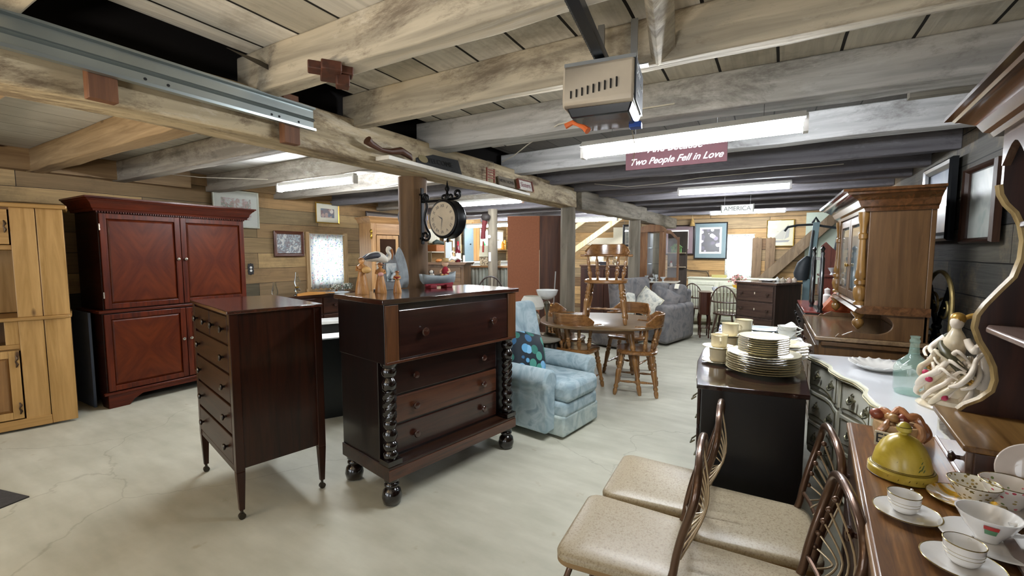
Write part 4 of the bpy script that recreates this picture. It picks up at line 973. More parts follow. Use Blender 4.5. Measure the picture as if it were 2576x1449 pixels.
# ================================================================ white shelf on the beam and its signs
t = thing('beam_shelf', 'long white board shelf nailed under the beam edge, carrying small signs', 'shelf', (-2.285, 2.12, 2.115), 1.6)
MB().box(0, .12, 0, 2.08, 0, .026).build('board', plain('#e8e4da', .6, noise=.05), t, .002, smooth=False)
ZS = 2.143
t = thing('wooden_fish', 'dark brown wooden fish decoy at the near end of the white shelf', 'fish decoy', (-2.21, 2.18, ZS + .03), 92)
MB().tube([(-.20, 0, .035), (-.17, 0, .02), (-.08, 0, 0), (0, 0, .005), (.10, 0, .03), (.19, 0, .012), (.22, 0, -.01)], [.030, .022, .014, .018, .026, .022, .006], 10).build('body', plain('#4a2c1a', .5), t)
def vsign(label, loc, rz, w, h, col, txt, tcol, size, frame=None, tilt=-12, shear=0):
    t = thing('small_sign', label, 'sign', loc, rz); t.rotation_euler[0] = R(tilt)
    MB().box(-w / 2, w / 2, 0, .014, 0, h).build('board', plain(col, .7, noise=.15), t, .001, smooth=False)
    if frame:
        for x0, x1 in ((-w / 2 - .012, -w / 2), (w / 2, w / 2 + .012)): MB().box(x0, x1, -.012, .018, 0, h + .004).build('frame_side', plain(frame, .6), t, smooth=False)
        MB().box(-w / 2, w / 2, -.008, .016, h - .006, h + .004).build('frame_top', plain(frame, .6), t, smooth=False)
    if txt: text('lettering', txt, size, plain(tcol, .6), t, (0, -.002, h / 2), 90, 0, shear)
    return t
s = vsign('dark grey slanting sign with a tan oval and faded WELCOME on the white shelf', (-2.22, 2.72, ZS), 82, .46, .125, '#3e3f42', 'WELCOME', '#2a2a2d', .06, tilt=-20)
ov = MB().lathe([(.045, 0), (.045, .003)], n=24, sx=1, sy=.7).build('oval', plain('#9a8d6a', .7), s); ov.rotation_euler = (R(90), 0, 0)
ov.location = (-.16, -.002, .065)
t = thing('toy_chairs', 'tiny red-brown wooden sled standing on the white shelf', 'ornament', (-2.19, 3.38, ZS), 86)
rb = plain('#7b3c28', .6)
for x in (-.055, .055): MB().box(x - .006, x + .006, -.006, .006, 0, .12).build('post', rb, t, smooth=False)
for z in (.03, .055, .08, .1): MB().box(-.055, .055, -.004, .004, z, z + .010).build('slat', rb, t, smooth=False)
MB().tube([(-.05, 0, .12), (-.045, 0, .18), (.045, 0, .18), (.05, 0, .12)], .0015, 6).build('hanging_wire', plain('#8a8378', .6), t)
vsign('brown NEW HOME sign between the sled and the Sisters sign', (-2.19, 3.68, ZS), 86, .26, .085, '#6a6052', 'NEW HOME', '#352c22', .045)
vsign('framed white Sisters sign near the far end of the white shelf', (-2.16, 4.0, ZS), 86, .25, .10, '#c9c4bc', 'Sisters', '#8a5a60', .07, frame='#6b3a2e', shear=.2)
vsign('little tan sign reading ES at the far end of the white shelf', (-2.17, 4.14, ZS), 86, .12, .08, '#b39472', 'ES', '#6b3a2e', .06)

# ================================================================ station clock on its bracket
iron = plain('#17181a', .35, .6)
t = thing('station_clock', 'double-faced black station clock on a scrolled iron bracket on the brown log post', 'clock', (-2.090, 2.63, 1.755), 0); t.scale = (.92, .92, .92)
rx = R(0)
def ringx(m, prof, ang, n=40):
    """lathe about a horizontal axis turned by ang"""
    ax = (math.sin(ang), -math.cos(ang), 0); p0 = Vector((0, 0, 0))
    m.lathe(prof, p0, tuple(Vector(ax)), n=n)
A = R(-4)
m = MB(); ringx(m, [(.135, -.06), (.15, -.058), (.158, -.045), (.150, -.03), (.148, .03), (.158, .045), (.15, .058), (.135, .06)], A); m.build('case', iron, t)
for s in (1, -1):
    m = MB(); ringx(m, [(.134, s * .0605), (.134, s * .062)], A); f = m.build('dial', plain('#cdbb9b', .5, noise=.1, scale=15), t)
    m = MB(); ringx(m, [(.138, s * .068), (.10, s * .073), (.0, s * .076)], A); g = m.build('dial_glass', pic_glass, t)
fc = Matrix.Rotation(A, 4, 'Z')
nm = ['XII', 'I', 'II', 'III', 'IV', 'V', 'VI', 'VII', 'VIII', 'IX', 'X', 'XI']
for i, s in enumerate(nm):
    a = R(90 - 30 * i); p = fc @ Vector((.103 * math.cos(a), -.063, .103 * math.sin(a)))
    o = text('numeral', s, .034, plain('#4a3f33', .6), t, p, 90, math.degrees(A)); o.rotation_euler[1] = R(30 * i)
for (L, a, wd) in ((.06, R(150), .006), (.09, R(262), .004)):
    d = Vector((math.cos(a), 0, math.sin(a))); n = Vector((-d.z, 0, d.x)); pts = [fc @ (n * -wd + Vector((0, -.0645, 0))), fc @ (n * wd + Vector((0, -.0645, 0))), fc @ (d * L + Vector((0, -.0645, 0)))]
    MB().add([tuple(q) for q in pts] + [tuple(q + Vector((0, -.001, 0))) for q in pts], [(0, 1, 2), (5, 4, 3), (0, 1, 4, 3), (1, 2, 5, 4), (2, 0, 3, 5)]).build('hand', iron, t, smooth=False)
def spiral(c, r0, r1, a0, turns, n=22): return [(c[0] + (r0 + (r1 - r0) * i / n) * math.cos(R(a0) + turns * 2 * PI * i / n), 0, c[1] + (r0 + (r1 - r0) * i / n) * math.sin(R(a0) + turns * 2 * PI * i / n)) for i in range(n + 1)]
for zz in (-.15, .22): MB().cyl((-.31, .02, zz), (-.265, .0, zz), .010, n=10).build('mounting_bolt', iron, t)
b = MB(); b.box(-.272, -.262, -.018, .018, -.20, .27).build('wall_plate', iron, t, .003)
MB().tube([(-.26, 0, .155), (-.1, 0, .155), (.0, 0, .158), (.10, 0, .165)] + spiral((.10, .20), .035, .012, -90, 1.1), .011, 8).build('bracket_arm', iron, t)
MB().tube(spiral((-.225, .19), .012, .036, 180, -1.2) + [(-.215, 0, .11), (-.24, 0, .05), (-.245, 0, -.0), (-.225, 0, -.06)] + spiral((-.235, -.13), .05, .014, 60, -1.3), .010, 8).build('bracket_scroll', iron, t)
for s in (-1, 1): MB().tube([(s * .002, 0, .155)] + [(s * x, y, z) for x, y, z in spiral((.035, .185 - .01), .026, .010, 200, -1.0)], .009, 8).build('top_scroll', iron, t)
MB().lathe([(.010, .155), (.016, .2), (.008, .22), (.018, .235), (.022, .25), (.009, .27), (.002, .31)], n=12).build('finial', iron, t)
MB().ball((0, 0, -.17), (.012, .012, .018)).build('bottom_knob', iron, t)
# hanging pans left of the post
t = thing('hanging_skimmer', 'dark metal ladle and pan with paper tag hanging on the brown log post', 'pan', (-2.64, 2.72, 1.75), 90)
MB().lathe([(.0, -.01), (.06, -.01), (.068, .012), (.064, .012), (.056, -.006), (0, -.006)], (0, 0, .05), (0, -1, .05)).build('bowl', plain('#3c3f42', .35, .8), t).scale = (.75, .3, 1.0)
MB().box(-.006, .006, -.006, .0, .10, .30).build('handle', plain('#2c2d2e', .4, .7), t)
MB().ball((0, -.01, .27), (.045, .015, .06)).build('ladle_cup', plain('#34383b', .3, .8), t)
MB().box(-.02, .02, -.03, -.028, .10, .15).build('paper_tag', plain('#cdb98a', .7), t, smooth=False)

# ================================================================ rust-brown wardrobe
wr = plain('#8c563a', .75, noise=.08, scale=40); wr2 = wood('#3a1d10', '#5f361f', 'z', .6, .5)
t = thing('wardrobe', 'tall plain rust-brown wardrobe seen from behind, left of the grey log post', 'wardrobe', (-3.24, 5.44, 0), 24)
MB().box(0, .46, 0, .5, .05, 2.03).build('back_panel', wr, t, .004, smooth=False)
MB().box(.462, .78, .0, .5, .05, 2.03).build('side_panel', wr2, t, .004, smooth=False)
MB().box(.782, .86, .06, .5, .05, 2.0).build('door_edge', wr, t, .004, smooth=False)
MB().box(.02, .84, .02, .48, 0, .05).build('plinth', wr2, t, smooth=False)
MB().box(.455, .462, -.004, .0, .8, 1.55).build('edge_strip', plain('#c9ab8c', .5), t, smooth=False)

# dark cabinet behind the dining set
t = thing('dark_cabinet', 'plain dark brown cabinet standing behind the dining table chair stack', 'cabinet', (-3.13, 8.02, 0), 0)
fbox('body', 0, .94, 0, .42, .04, 1.25, wood('#3a2015', '#583223', 'z', .5, .6), t); MB().box(-.02, .96, -.02, .44, 1.25, 1.28).build('top', wood('#4a3020', '#6d4a33', 'x', .4), t, .004)
fbox('plinth', .02, .92, .02, .4, 0, .04, mhd, t); fbox('door_left', .02, .465, -.015, 0, .08, 1.2, wood('#34170d', '#4f2617', 'z', .45, .6), t); fbox('door_right', .475, .92, -.015, 0, .08, 1.2, wood('#34170d', '#4f2617', 'z', .45, .6), t)
t = thing('glass_bowl', 'blue-rimmed glass bowl on the dark cabinet behind the upper chair', 'bowl', (-2.75, 8.2, 1.28))
MB().lathe([(.05, 0), (.06, .01), (.15, .06), (.16, .062), (.14, .055), (.05, .015)]).build('dish', plain('#aab4c4', .2, coat=.5), t)
t = thing('glass_jug', 'clear glass jug next to the bowl on the dark cabinet', 'jug', (-2.5, 8.2, 1.28)); MB().lathe([(.04, 0), (.06, .05), (.04, .12), (.05, .16)]).build('body', clear, t)
picture('small dark framed mirror on the stair side beyond the upper chair', (-3.3, 10.465, 1.55), 0, .34, .26, .04, plain('#1b1a19', .4), .0, plain('#b7b29a', .5), None)
picture('dark framed picture hanging beside the third log post', (-2.31, 8.445, 1.84), 0, .26, .42, .04, plain('#1a1c1f', .4), .03, plain('#8d8a78', .6), swirl('oval_portrait', ['#3b3d36', '#7b7f6f', '#4b4c45'], 5))
p_ = [x for x in bpy.data.objects if x.get('label', '').startswith('dark framed picture hanging')][0]
for xs in (-.1, .1): MB().cyl((xs, -.01, .2), (xs, -.01, .47), .003).build('picture_wire', plain('#777777', .6), p_)

# ================================================================ curio cabinet
t = thing('curio_cabinet', 'tall curio cabinet with arched top, mirror back and open glass door behind the sofa', 'cabinet', (-2.16, 8.55, 0), 2)
cw = wood('#6d4426', '#9a6a3e', 'z', .4, .8)
fbox('base', -.02, .66, -.02, .38, 0, .95, cw, t); MB().box(-.03, .72, -.14, .40, .95, .975).build('ledge', plain('#d9d2c2', .4), t, .003)
fbox('side_panel', 0, .16, .02, .36, .975, 1.95, cw, t)
fbox('stile', .38, .44, .0, .36, .975, 1.98, cw, t); fbox('back_panel', .16, .38, .33, .36, .975, 1.9, wood('#4a2f1c', '#6a4528', 'z', .5), t)
MB().prism([(-.03, 1.93), (.02, 2.0), (.2, 2.05), (.38, 2.03), (.47, 1.95), (.47, 1.91), (-.03, 1.90)], -.02, .36).build('arched_top', cw, t, smooth=False)
MB().box(.16, .38, .30, .325, .98, 1.9).build('mirror', plain('#e6edf0', .05, 1.0), t, smooth=False)
for z in (1.3, 1.6): MB().box(.16, .38, .04, .32, z, z + .006).build('glass_shelf', clear, t, smooth=False)
d = MB(); dx0, dx1 = .46, .74
d.box(dx0, dx0 + .04, -.02, .0, .99, 1.95).box(dx1 - .04, dx1, -.02, 0, .99, 1.80).box(dx0 + .04, dx1 - .04, -.02, 0, .99, 1.05)
d.prism([(dx0 + .04, 1.93), (dx0 + .12, 1.93), (dx1 - .04, 1.80), (dx1 - .04, 1.74), (dx0 + .12, 1.86), (dx0 + .04, 1.87)], -.02, 0)
o = d.build('door', cw, t, .003, smooth=False); MB().box(dx0 + .04, dx1 - .04, -.012, -.008, 1.05, 1.78).build('door_glass', pic_glass, o, smooth=False)
t = thing('wall_shelf', 'narrow shelf with a green lantern and small figures seen through the open cabinet door', 'shelf', (-1.66, 8.85, 0), 2)
for z in (1.23, 1.50): fbox('shelf', -.02, .30, 0, .14, z, z + .015, plain('#b9a78c', .5), t)
fbox('back', -.04, .32, .14, .16, .0, 1.92, wood('#39302a', '#5a4a3c', 'z', .6), t); 
def small(name, label, cat, loc, mats, prof, grp=None, n=14):
    o = MB().lathe(prof, n=n).build(name, mats); put(o, loc); return tag(o, label, cat, grp)
o = MB().box(-.09, .09, -.05, .05, 0, .10).prism([(-.11, .10), (.11, .10), (.03, .17), (-.03, .17)], -.055, .055).build('toy_house', swirl('green_lantern', ['#16301e', '#3c7a44', '#7fa05a', '#1c2a22'], 30), smooth=False); put(o, (-1.53, 8.90, 1.515)); tag(o, 'small green house lantern on the upper shelf inside the open cabinet door', 'ornament')
for i, (x, l) in enumerate(((-1.62, 'white figurine with red hat, left on the lower cabinet shelf'), (-1.50, 'white figurine with red dress, right on the lower cabinet shelf'))):
    q = thing('santa_figurine', l, 'figurine', (x, 8.9, 1.245)); MB().lathe([(.025, 0), (.03, .03), (.018, .06), (.02, .075), (.005, .09)]).build('body', plain('#e8e1d8', .5), q); MB().lathe([(.02, .075), (.012, .095), (.002, .115)] if i == 0 else [(.027, .01), (.030, .03), (.021, .05)]).build('red_trim', plain('#a8242c', .5), q)
# crystal pieces on the cabinet ledge
for i, (x, r, h, l) in enumerate(((-1.98, .035, .11, 'crystal goblet at the left of the curio cabinet ledge'), (-1.88, .05, .07, 'crystal dish in the middle of the curio cabinet ledge'), (-1.80, .03, .13, 'tall crystal vase on the curio cabinet ledge'), (-1.68, .05, .09, 'silver glass swan at the right of the curio cabinet ledge'))):
    small('crystal_piece', l, 'glassware', (x, 8.475, .975), plain('#dfe6e8', .1, .3, coat=1), [(r * .6, 0), (r * .2, h * .25), (r * .3, h * .4), (r, h * .8), (r * .9, h)], 'crystal on the cabinet ledge')

# ================================================================ grey sofa
velv = swirl('grey_velour', ['#58585a', '#6c6b6c', '#7f7b79', '#636263'], 5, .9, 1.2, 6)
t = thing('sofa', 'grey velour corner sofa behind the dining table', 'sofa', (-1.34, 7.26, 0), -15)
def cushion(name, x0, x1, y0, y1, z0, z1, mat, p, bev=.05, rot=None):
    cx, cy, cz = (x0 + x1) / 2, (y0 + y1) / 2, (z0 + z1) / 2
    m = MB().box(x0 - cx, x1 - cx, y0 - cy, y1 - cy, z0 - cz, z1 - cz)
    o = m.build(name, mat, p, bevel=bev, seg=4, ang=60); o.location = (cx, cy, cz)
    if rot: o.rotation_euler = tuple(R(a) for a in rot)
    return o
MB().box(-.26, 0, 0, 1.02, .03, .66).build('arm', velv, t, .07, seg=4)
cushion('seat_base', -.72, -.27, .10, 1.0, .03, .28, velv, t, .03)
cushion('seat_cushion', -.72, -.27, .04, .8, .29, .47, velv, t, .06)
cushion('back_frame', -.74, -.06, .84, 1.02, .05, .88, velv, t, .05)
cushion('back_cushion', -.66, -.34, .62, .84, .48, .98, velv, t, .08, (-6, 0, 0))
cushion('back_cushion', -.34, -.05, .62, .84, .60, .97, velv, t, .08, (-6, 0, 0))
cushion('wing_base', -1.0, -.45, -.75, .08, .03, .28, velv, t, .03)
cushion('wing_cushion', -.98, -.40, -.75, .02, .29, .46, velv, t, .06)
cushion('wing_back', -.74, -.56, -.62, .52, .46, 1.09, velv, t, .08, (0, -6, 0))
pt_ = MB().box(-.03, .045, -.0, .003, 0, .09).build('price_tag', plain('#e9e6d2', .6), t, smooth=False); pt_.location = (-.16, .585, .90); pt_.rotation_euler = (R(-25), 0, 0)
def pillow(name, label, loc, w, h, th, mat, rot, group=None, fringe=None):
    n = 14; vs = []; rings = []
    m = MB()
    for s in (1, -1):
        g = []
        for i in range(n + 1):
            for j in range(n + 1):
                u, v = -1 + 2 * i / n, -1 + 2 * j / n
                e = (1 - abs(u) ** 3) ** .6 * (1 - abs(v) ** 3) ** .6
                k = 1 - .09 * (1 - abs(abs(u) - abs(v)))* (max(abs(u), abs(v)) ** 3)
                g.append((u * w / 2 * k, s * th / 2 * e, v * h / 2 * k))
        m.add(g, [(i * (n + 1) + j, i * (n + 1) + j + 1, (i + 1) * (n + 1) + j + 1, (i + 1) * (n + 1) + j) for i in range(n) for j in range(n)])
    o = m.build(name, mat, ang=80); o.location = loc; o.rotation_euler = tuple(R(a) for a in rot); tag(o, label, 'pillow', group)
    if fringe:
        q = MB().tube([(x * w / 2 * .97, 0, z * h / 2 * .97) for x, z in [(-1, -1), (0, -.93), (1, -1), (.93, 0), (1, 1), (0, .93), (-1, 1), (-.93, 0)]], .010, 6, closed=True).build('fringe', fringe, o)
    return o
fur = swirl('pale_fur', ['#8e938d', '#c9cac0', '#e6e4d6', '#b3b5ad'], 12, .95, .6, 8)
pillow('throw_pillow', 'shaggy pale grey and white pillow tilted in the sofa corner', (-1.72, 7.42, .68), .42, .42, .17, fur, (-20, 32, -20), fringe=plain('#e8e3c8', .9, noise=.2))
pillow('throw_pillow', 'pale fur pillow half hidden behind the turned legs of the upper chair', (-1.98, 7.13, .68), .38, .42, .15, fur, (-8, 12, 60))
pillow('throw_pillow', 'grey velour pillow slumped beside the shaggy pale pillow', (-1.52, 7.72, .70), .5, .44, .2, velv, (-24, 20, -14))

# ================================================================ wooden dining chairs and table
mp, mpd = wood('#74481f', '#a8763e', 'z', .28, 1.2, coat=.4), wood('#6b411d', '#a06c36', 'x', .26, 1.2, coat=.4)
SPIN = [(.009, 0), (.013, .05), (.010, .09), (.016, .18), (.019, .28), (.012, .36), (.018, .38), (.018, .41), (.012, .43), (.016, .48), (.016, .51), (.010, .55), (.015, .70), (.013, .85), (.008, .92), (.009, 1)]
LEG = [(.012, 0), (.017, .05), (.019, .12), (.014, .16), (.020, .19), (.020, .22), (.014, .26), (.022, .50), (.024, .58), (.017, .63), (.023, .66), (.023, .69), (.017, .71), (.023, .74), (.023, .77), (.017, .80), (.022, .86), (.018, 1)]
def captain_chair(label, dark=1.0):
    t = thing('dining_chair', label, 'chair', (0, 0, 0), 0, 'maple dining chairs at the oval table')
    pts = [(.235 * math.copysign(abs(math.cos(a)) ** .55, math.cos(a)), .215 * math.copysign(abs(math.sin(a)) ** .6, math.sin(a))) for a in [2 * PI * i / 32 for i in range(32)]]
    MB().rings([[(x * .93, y * .93, .432) for x, y in pts], [(x, y, .442) for x, y in pts], [(x, y, .465) for x, y in pts], [(x * .94, y * .94, .474) for x, y in pts], [(x * .5, y * .5, .462) for x, y in pts]]).build('seat', mpd, t, ang=50)
    for (sx, sy) in ((-1, -1), (1, -1), (-1, 1), (1, 1)):
        MB().lathe([(r_ * 1.25, h_) for r_, h_ in LEG], (sx * .225, sy * .215, 0), (sx * .165, sy * .15, .44), n=12).build('leg', mp, t)
    for s in (-1, 1): MB().lathe([(.007, 0), (.014, .3), (.009, .42), (.016, .5), (.009, .58), (.014, .7), (.007, 1)], (s * .185, -.18, .14), (s * .185, .18, .14), n=10).build('stretcher', mp, t)
    MB().lathe([(.007, 0), (.014, .3), (.009, .42), (.016, .5), (.009, .58), (.014, .7), (.007, 1)], (-.185, 0, .14), (.185, 0, .14), n=10).build('stretcher', mp, t)
    for a in (-66, -32, 0, 32, 66):
        a = R(90 + a); MB().lathe([(r_ * 1.3, h_) for r_, h_ in SPIN], (.195 * math.cos(a), .17 * math.sin(a) + .01, .465), (.235 * math.cos(a), .235 * math.sin(a) + .01, .725), n=10).build('spindle', mp, t)
    rail = []; cr = []
    for i in range(25):
        a = R(90 - 96 + 192 * i / 24); f = abs(i - 12) / 12; r = .24 + (.02 if f > .9 else 0)
        cx, cy = r * math.cos(a), r * math.sin(a) + .01; w = .018 + (.008 if f > .85 else 0); nx, ny = math.cos(a), math.sin(a)
        rail.append([(cx - nx * w, cy - ny * w, .722), (cx + nx * w, cy + ny * w, .722), (cx + nx * w, cy + ny * w, .748), (cx - nx * w, cy - ny * w, .748)])
    MB().rings(rail).build('arm_rail', mpd, t, bevel=.006, ang=60)
    for i in range(17):
        u = -1 + i / 8; a = R(90 + 72 * u); hgt = .865 - .085 * max(0, abs(u) - .62) / .38
        c = (.242 * math.cos(a), .242 * math.sin(a) + .015); nx, ny = math.cos(a), math.sin(a); w = .013
        cr.append([(c[0] - nx * w, c[1] - ny * w, .745), (c[0] + nx * w, c[1] + ny * w, .745), (c[0] + nx * (w + .012), c[1] + ny * (w + .012), hgt), (c[0] - nx * (w - .012), c[1] - ny * (w - .012), hgt)])
    MB().rings(cr).build('crest_rail', mpd, t, bevel=.006, ang=60)
    return t
c0 = captain_chair('maple spindle-back chair at the left front of the oval table, nearest the blue recliner')
put(c0, (-1.80, 4.52, 0), 176)
for (x, y, z, rz, l) in ((-2.14, 5.02, 0, 92, 'maple chair tucked in at the left rear of the oval table, only its crest showing'), (-1.50, 5.50, 0, -6, 'maple chair at the far side of the oval table, by the sofa'),
                         (-1.20, 4.78, 0, -78, 'maple chair with glossy horned arm at the right end of the oval table'), (-1.55, 4.74, .742, 14, 'maple chair standing on top of the oval table')):
    c = copy_tree(c0); c['label'] = l; put(c, (x, y, z), rz)
t = thing('dining_table', 'oval wooden dining table with turned legs and a chair on top', 'table', (-1.66, 4.84, 0), 20)
top = []
for i in range(48):
    a = 2 * PI * i / 48; top.append((.67 * math.copysign(abs(math.cos(a)) ** .75, math.cos(a)), .61 * math.copysign(abs(math.sin(a)) ** .75, math.sin(a))))
MB().rings([[(x * .975, y * .975, .712) for x, y in top], [(x, y, .718) for x, y in top], [(x, y, .734) for x, y in top], [(x * .985, y * .985, .740) for x, y in top]]).build('tabletop', wood('#604829', '#7c6240', 'x', .38, 1.0, coat=.12), t, ang=40)
MB().box(-.36, .36, -.34, .34, .64, .712).build('apron', mpd, t, smooth=False)
for (sx, sy) in ((-1, -1), (1, -1), (-1, 1), (1, 1)):
    MB().lathe([(r * 1.35, h) for r, h in LEG], (sx * .43, sy * .41, 0), (sx * .33, sy * .31, .66), n=14).build('leg', mp, t)
MB().box(-.01, .05, -.435, -.405, .7405, .742).build('white_label', plain('#f2f2ee', .5), t, smooth=False)

# ================================================================ blue recliner
blue = swirl('pale_blue_velvet', ['#7e939d', '#93a8b0', '#aebfc4', '#8499a3'], 5, .85, 1.5, 7)
blue_s = swirl('pale_blue_skirt', ['#8a9a9c', '#a3b2b1', '#b9c5c0', '#8f9fa2'], 5, .85, 1.5, 7)
t = thing('recliner', 'pale blue velvet recliner between the antique chest and the dining table', 'armchair', (-1.375, 3.03, 0), 81)
def roll(name, x0, x1, y0, y1, z, r, mat, p, L=1):
    pass
for x0, nm_ in ((0, 'arm'), (.66, 'arm')):
    pr = []
    cxm = x0 + .085
    out = [(x0 + .015, .06), (x0 + .015, .42)] + [(cxm + .095 * math.cos(R(a)), .475 + .095 * math.sin(R(a))) for a in range(200, -30, -20)] + [(x0 + .155, .42), (x0 + .155, .06)]
    MB().prism(out, .10, .80).build(nm_, blue, t, bevel=.02, ang=40)
cushion('seat_cushion', .16, .66, -.02, .62, .29, .45, blue, t, .05)
cushion('front_band', .14, .68, .0, .62, .17, .30, blue, t, .04)
cushion('skirt', .13, .70, .005, .60, .02, .19, blue_s, t, .02)
cushion('back_rest', .13, .69, .60, .78, .35, 1.05, blue, t, .07, (-14, 0, 0))
for i in range(3):
    for j in range(3):
        if (i + j) % 2 == 0: MB().ball((.24 + .17 * i, .585 + .06 * (j + .3), .64 + .14 * j), (.012, .010, .012)).build('button', blue, t)
MB().cyl((.05, .62, .30), (-.16, .60, .31), .010).build('lever', plain('#2a2c30', .4, .6), t)
MB().tube([(.01, -.0, .455), (.0, .0, .455)], .004).build('piping', blue, t) if False else None
pillow('throw_pillow', 'dark teal pillow with blue and green leaf dots on the recliner', (-1.83, 3.42, .60), .42, .42, .15, spots('dotted_cushion_cloth', '#10202a', ['#5f9fc8', '#2f6f62', '#7fb6d8', '#2c5f86', '#4b8f7f'], 12, .5), (-22, 12, 68))

# ================================================================ fluted side table with lamps
t = thing('side_table', 'round fluted dark side table with pale top beside the recliner', 'side table', (-2.17, 4.32, 0))
MB().lathe([(.20, 0), (.21, .05), (.19, .08), (.19, .50), (.22, .55)], n=30).build('drum', plain('#3c3b38', .6), t)
m = MB()
for i in range(18): a = 2 * PI * i / 18; m.box(-.008, .008, -.008, .008, .08, .53) if False else m.cyl((.198 * math.cos(a), .198 * math.sin(a), .08), (.205 * math.cos(a), .205 * math.sin(a), .53), .014, n=8)
o = m.build('fluting', plain('#4a4742', .5), t); MB().lathe([(.25, .55), (.26, .56), (.26, .575), (.25, .585)], n=32).build('top', plain('#8f897c', .4), t)
t = thing('glass_lamp', 'clear bulbous glass lamp with ruffled pale shade on the side table', 'lamp', (-2.22, 4.25, .585))
MB().lathe([(.06, 0), (.045, .03), (.03, .06), (.085, .14), (.095, .20), (.07, .27), (.025, .31)]).build('glass_body', plain('#d4d6cc', .08, .0, trans=.75, coat=.5), t)
MB().lathe([(.12, .31), (.135, .34), (.12, .40), (.09, .45), (.085, .45), (.115, .40), (.13, .34)], n=32).build('lamp_shade', plain('#dcd9cd', .8), t)
t = thing('torchere_lamp', 'metal lamp with white milk-glass bowl shade beside the grey log post', 'lamp', (-2.12, 4.42, .585))
MB().lathe([(.07, 0), (.07, .012), (.015, .03), (.012, .25), (.03, .30), (.04, .36), (.02, .39)]).build('stem', plain('#8d8676', .3, .8), t)
MB().lathe([(.02, .40), (.06, .41), (.105, .455), (.125, .51), (.118, .51), (.10, .46), (.055, .418), (.0, .41)], n=28).build('bowl_shade', plain('#eef0ee', .2, coat=.5), t)
MB().tube([(.0, 0, .36), (.05, .02, .33), (.07, .02, .36)], .006).build('side_arm', plain('#b0894a', .3, .8), t)
t = thing('fan_stand', 'thin silver rod stand leaning by the wardrobe', 'stand', (-2.40, 5.12, 0))
MB().cyl((0, 0, .15), (.05, .03, 1.27), .008).build('rod', plain('#b9bcbc', .3, .8), t)
for a in (0, 120, 240): MB().tube([(0, 0, .2), (.1 * math.cos(R(a)), .1 * math.sin(R(a)), .17), (.13 * math.cos(R(a)), .13 * math.sin(R(a)), .0)], .009).build('leg', plain('#c9cccc', .3, .7), t)
# ================================================================ far wall, right half
teal = plain('#3d6a72', .7); maroon = plain('#5c2334', .7)
def xz(name, pts, y0, y1, mat, p): return MB().prism(pts, y0, y1).build(name, mat, p, smooth=False)
YW = YF - .03
picture('maroon-matted print in dark frame on the far wall, left of the teal one', (-1.74, YW, 1.80), 0, .62, .66, .03, plain('#2a1c1c', .4), .09, maroon, None)
o = [x for x in bpy.data.objects if x.get('label', '').startswith('maroon-matted')][0]
xz('white_border', [(-.19, -.2), (.19, -.2), (.19, .22), (-.19, .22)], -.0085, -.0065, plain('#e9e4da', .6), o)
xz('print', [(-.14, -.06), (.15, -.06), (.15, .17), (-.14, .17)], -.0100, -.0088, swirl('floral_maroon_print', ['#8a7360', '#d4cdb9', '#7a3b38', '#54604a', '#c7c0aa'], 11, dist=3), o)
o = picture('large teal-matted dark print in black frame beside the far window', (-1.10, YW, 1.775), 0, .66, .79, .025, plain('#1c1f22', .35), .10, teal, None)
xz('white_border', [(-.22, -.28), (.22, -.28), (.22, .29), (-.22, .29)], -.0085, -.0065, plain('#e9e6dc', .6), o)
xz('print', [(-.18, -.24), (.18, -.24), (.18, .25), (-.18, .25)], -.0100, -.0088, spots('dark_figures_print', '#1f1a28', ['#8d8098', '#c9c2cc', '#4b4258', '#e2dce0', '#2a2436', '#a79aa8'], 10, .46), o)
o = picture('gold-framed drawing of a sailing ship high on the far wall', (.19, YW, 1.91), 0, .48, .54, .018, plain('#b3954a', .3, .8), .0, plain('#c4bb97', .7), None)
ink = plain('#6b6a68', .8)
xz('ship_hull', [(-.17, -.15), (.17, -.14), (.14, -.18), (-.12, -.19)], -.0085, -.0065, ink, o)
xz('sail', [(-.13, -.12), (.06, -.13), (.13, .16), (.02, .05)], -.0085, -.0065, plain('#9b9888', .8), o)
xz('fore_sail', [(.07, -.13), (.15, -.08), (.16, .08), (.13, .18)], -.0085, -.0065, plain('#8b8980', .8), o)
xz('gull', [(-.07, .02), (-.04, .04), (-.02, .02), (-.04, .03)], -.0085, -.0065, ink, o)
outlet('black outlet with a lamp cord plugged in, under the maroon print', (-1.76, YF - .002, 1.30), 0, blk, False)
outlet('dark outlet with white sockets right of the upright boards', (.05, YF - .002, 1.29), 0, blk, True)
cable([(-1.76, YF - .02, 1.29), (-1.68, YF - .03, 1.18), (-1.5, YF - .03, 1.12), (-1.3, YF - .03, 1.11), (-1.15, YF - .04, 1.10), (-1.10, YF - .04, 1.0), (-1.12, YF - .05, .86)], 'dark cord drooping from the outlet to the white buffet', .008, '#2b2723')
for i, (x, l) in enumerate(((-.25, 'left one of two old upright boards beside the far window'), (-.01, 'right one of two old upright boards beside the far window'))):
    o = MB().prism([(-.085, 0), (.085, 0), (.085, 1.68), (.06, 1.70), (.03, 1.685), (0, 1.71), (-.03, 1.685), (-.06, 1.70), (-.085, 1.68)], 0, .05).build('upright_board', blotchy('old_board', '#7d6750', '#46382b', '#94806a', 'z'), bevel=.003, smooth=False); put(o, (x + .04, 10.445, .125)); tag(o, l, 'board', 'old boards beside the far window')
t = thing('straw_bell', 'woven straw bell hanging above the gap between maroon and teal prints', 'ornament', (-1.47, 10.4, 2.14)); MB().lathe([(.02, .12), (.035, .08), (.05, 0), (.055, -.04), (.0, -.04)], n=12).build('bell', plain('#a88a55', .9, noise=.3), t); MB().cyl((0, 0, .1), (0, 0, .2), .004).build('loop', plain('#c9b68a', .8), t)
wt = plain('#dfe0cc', .45, noise=.04)
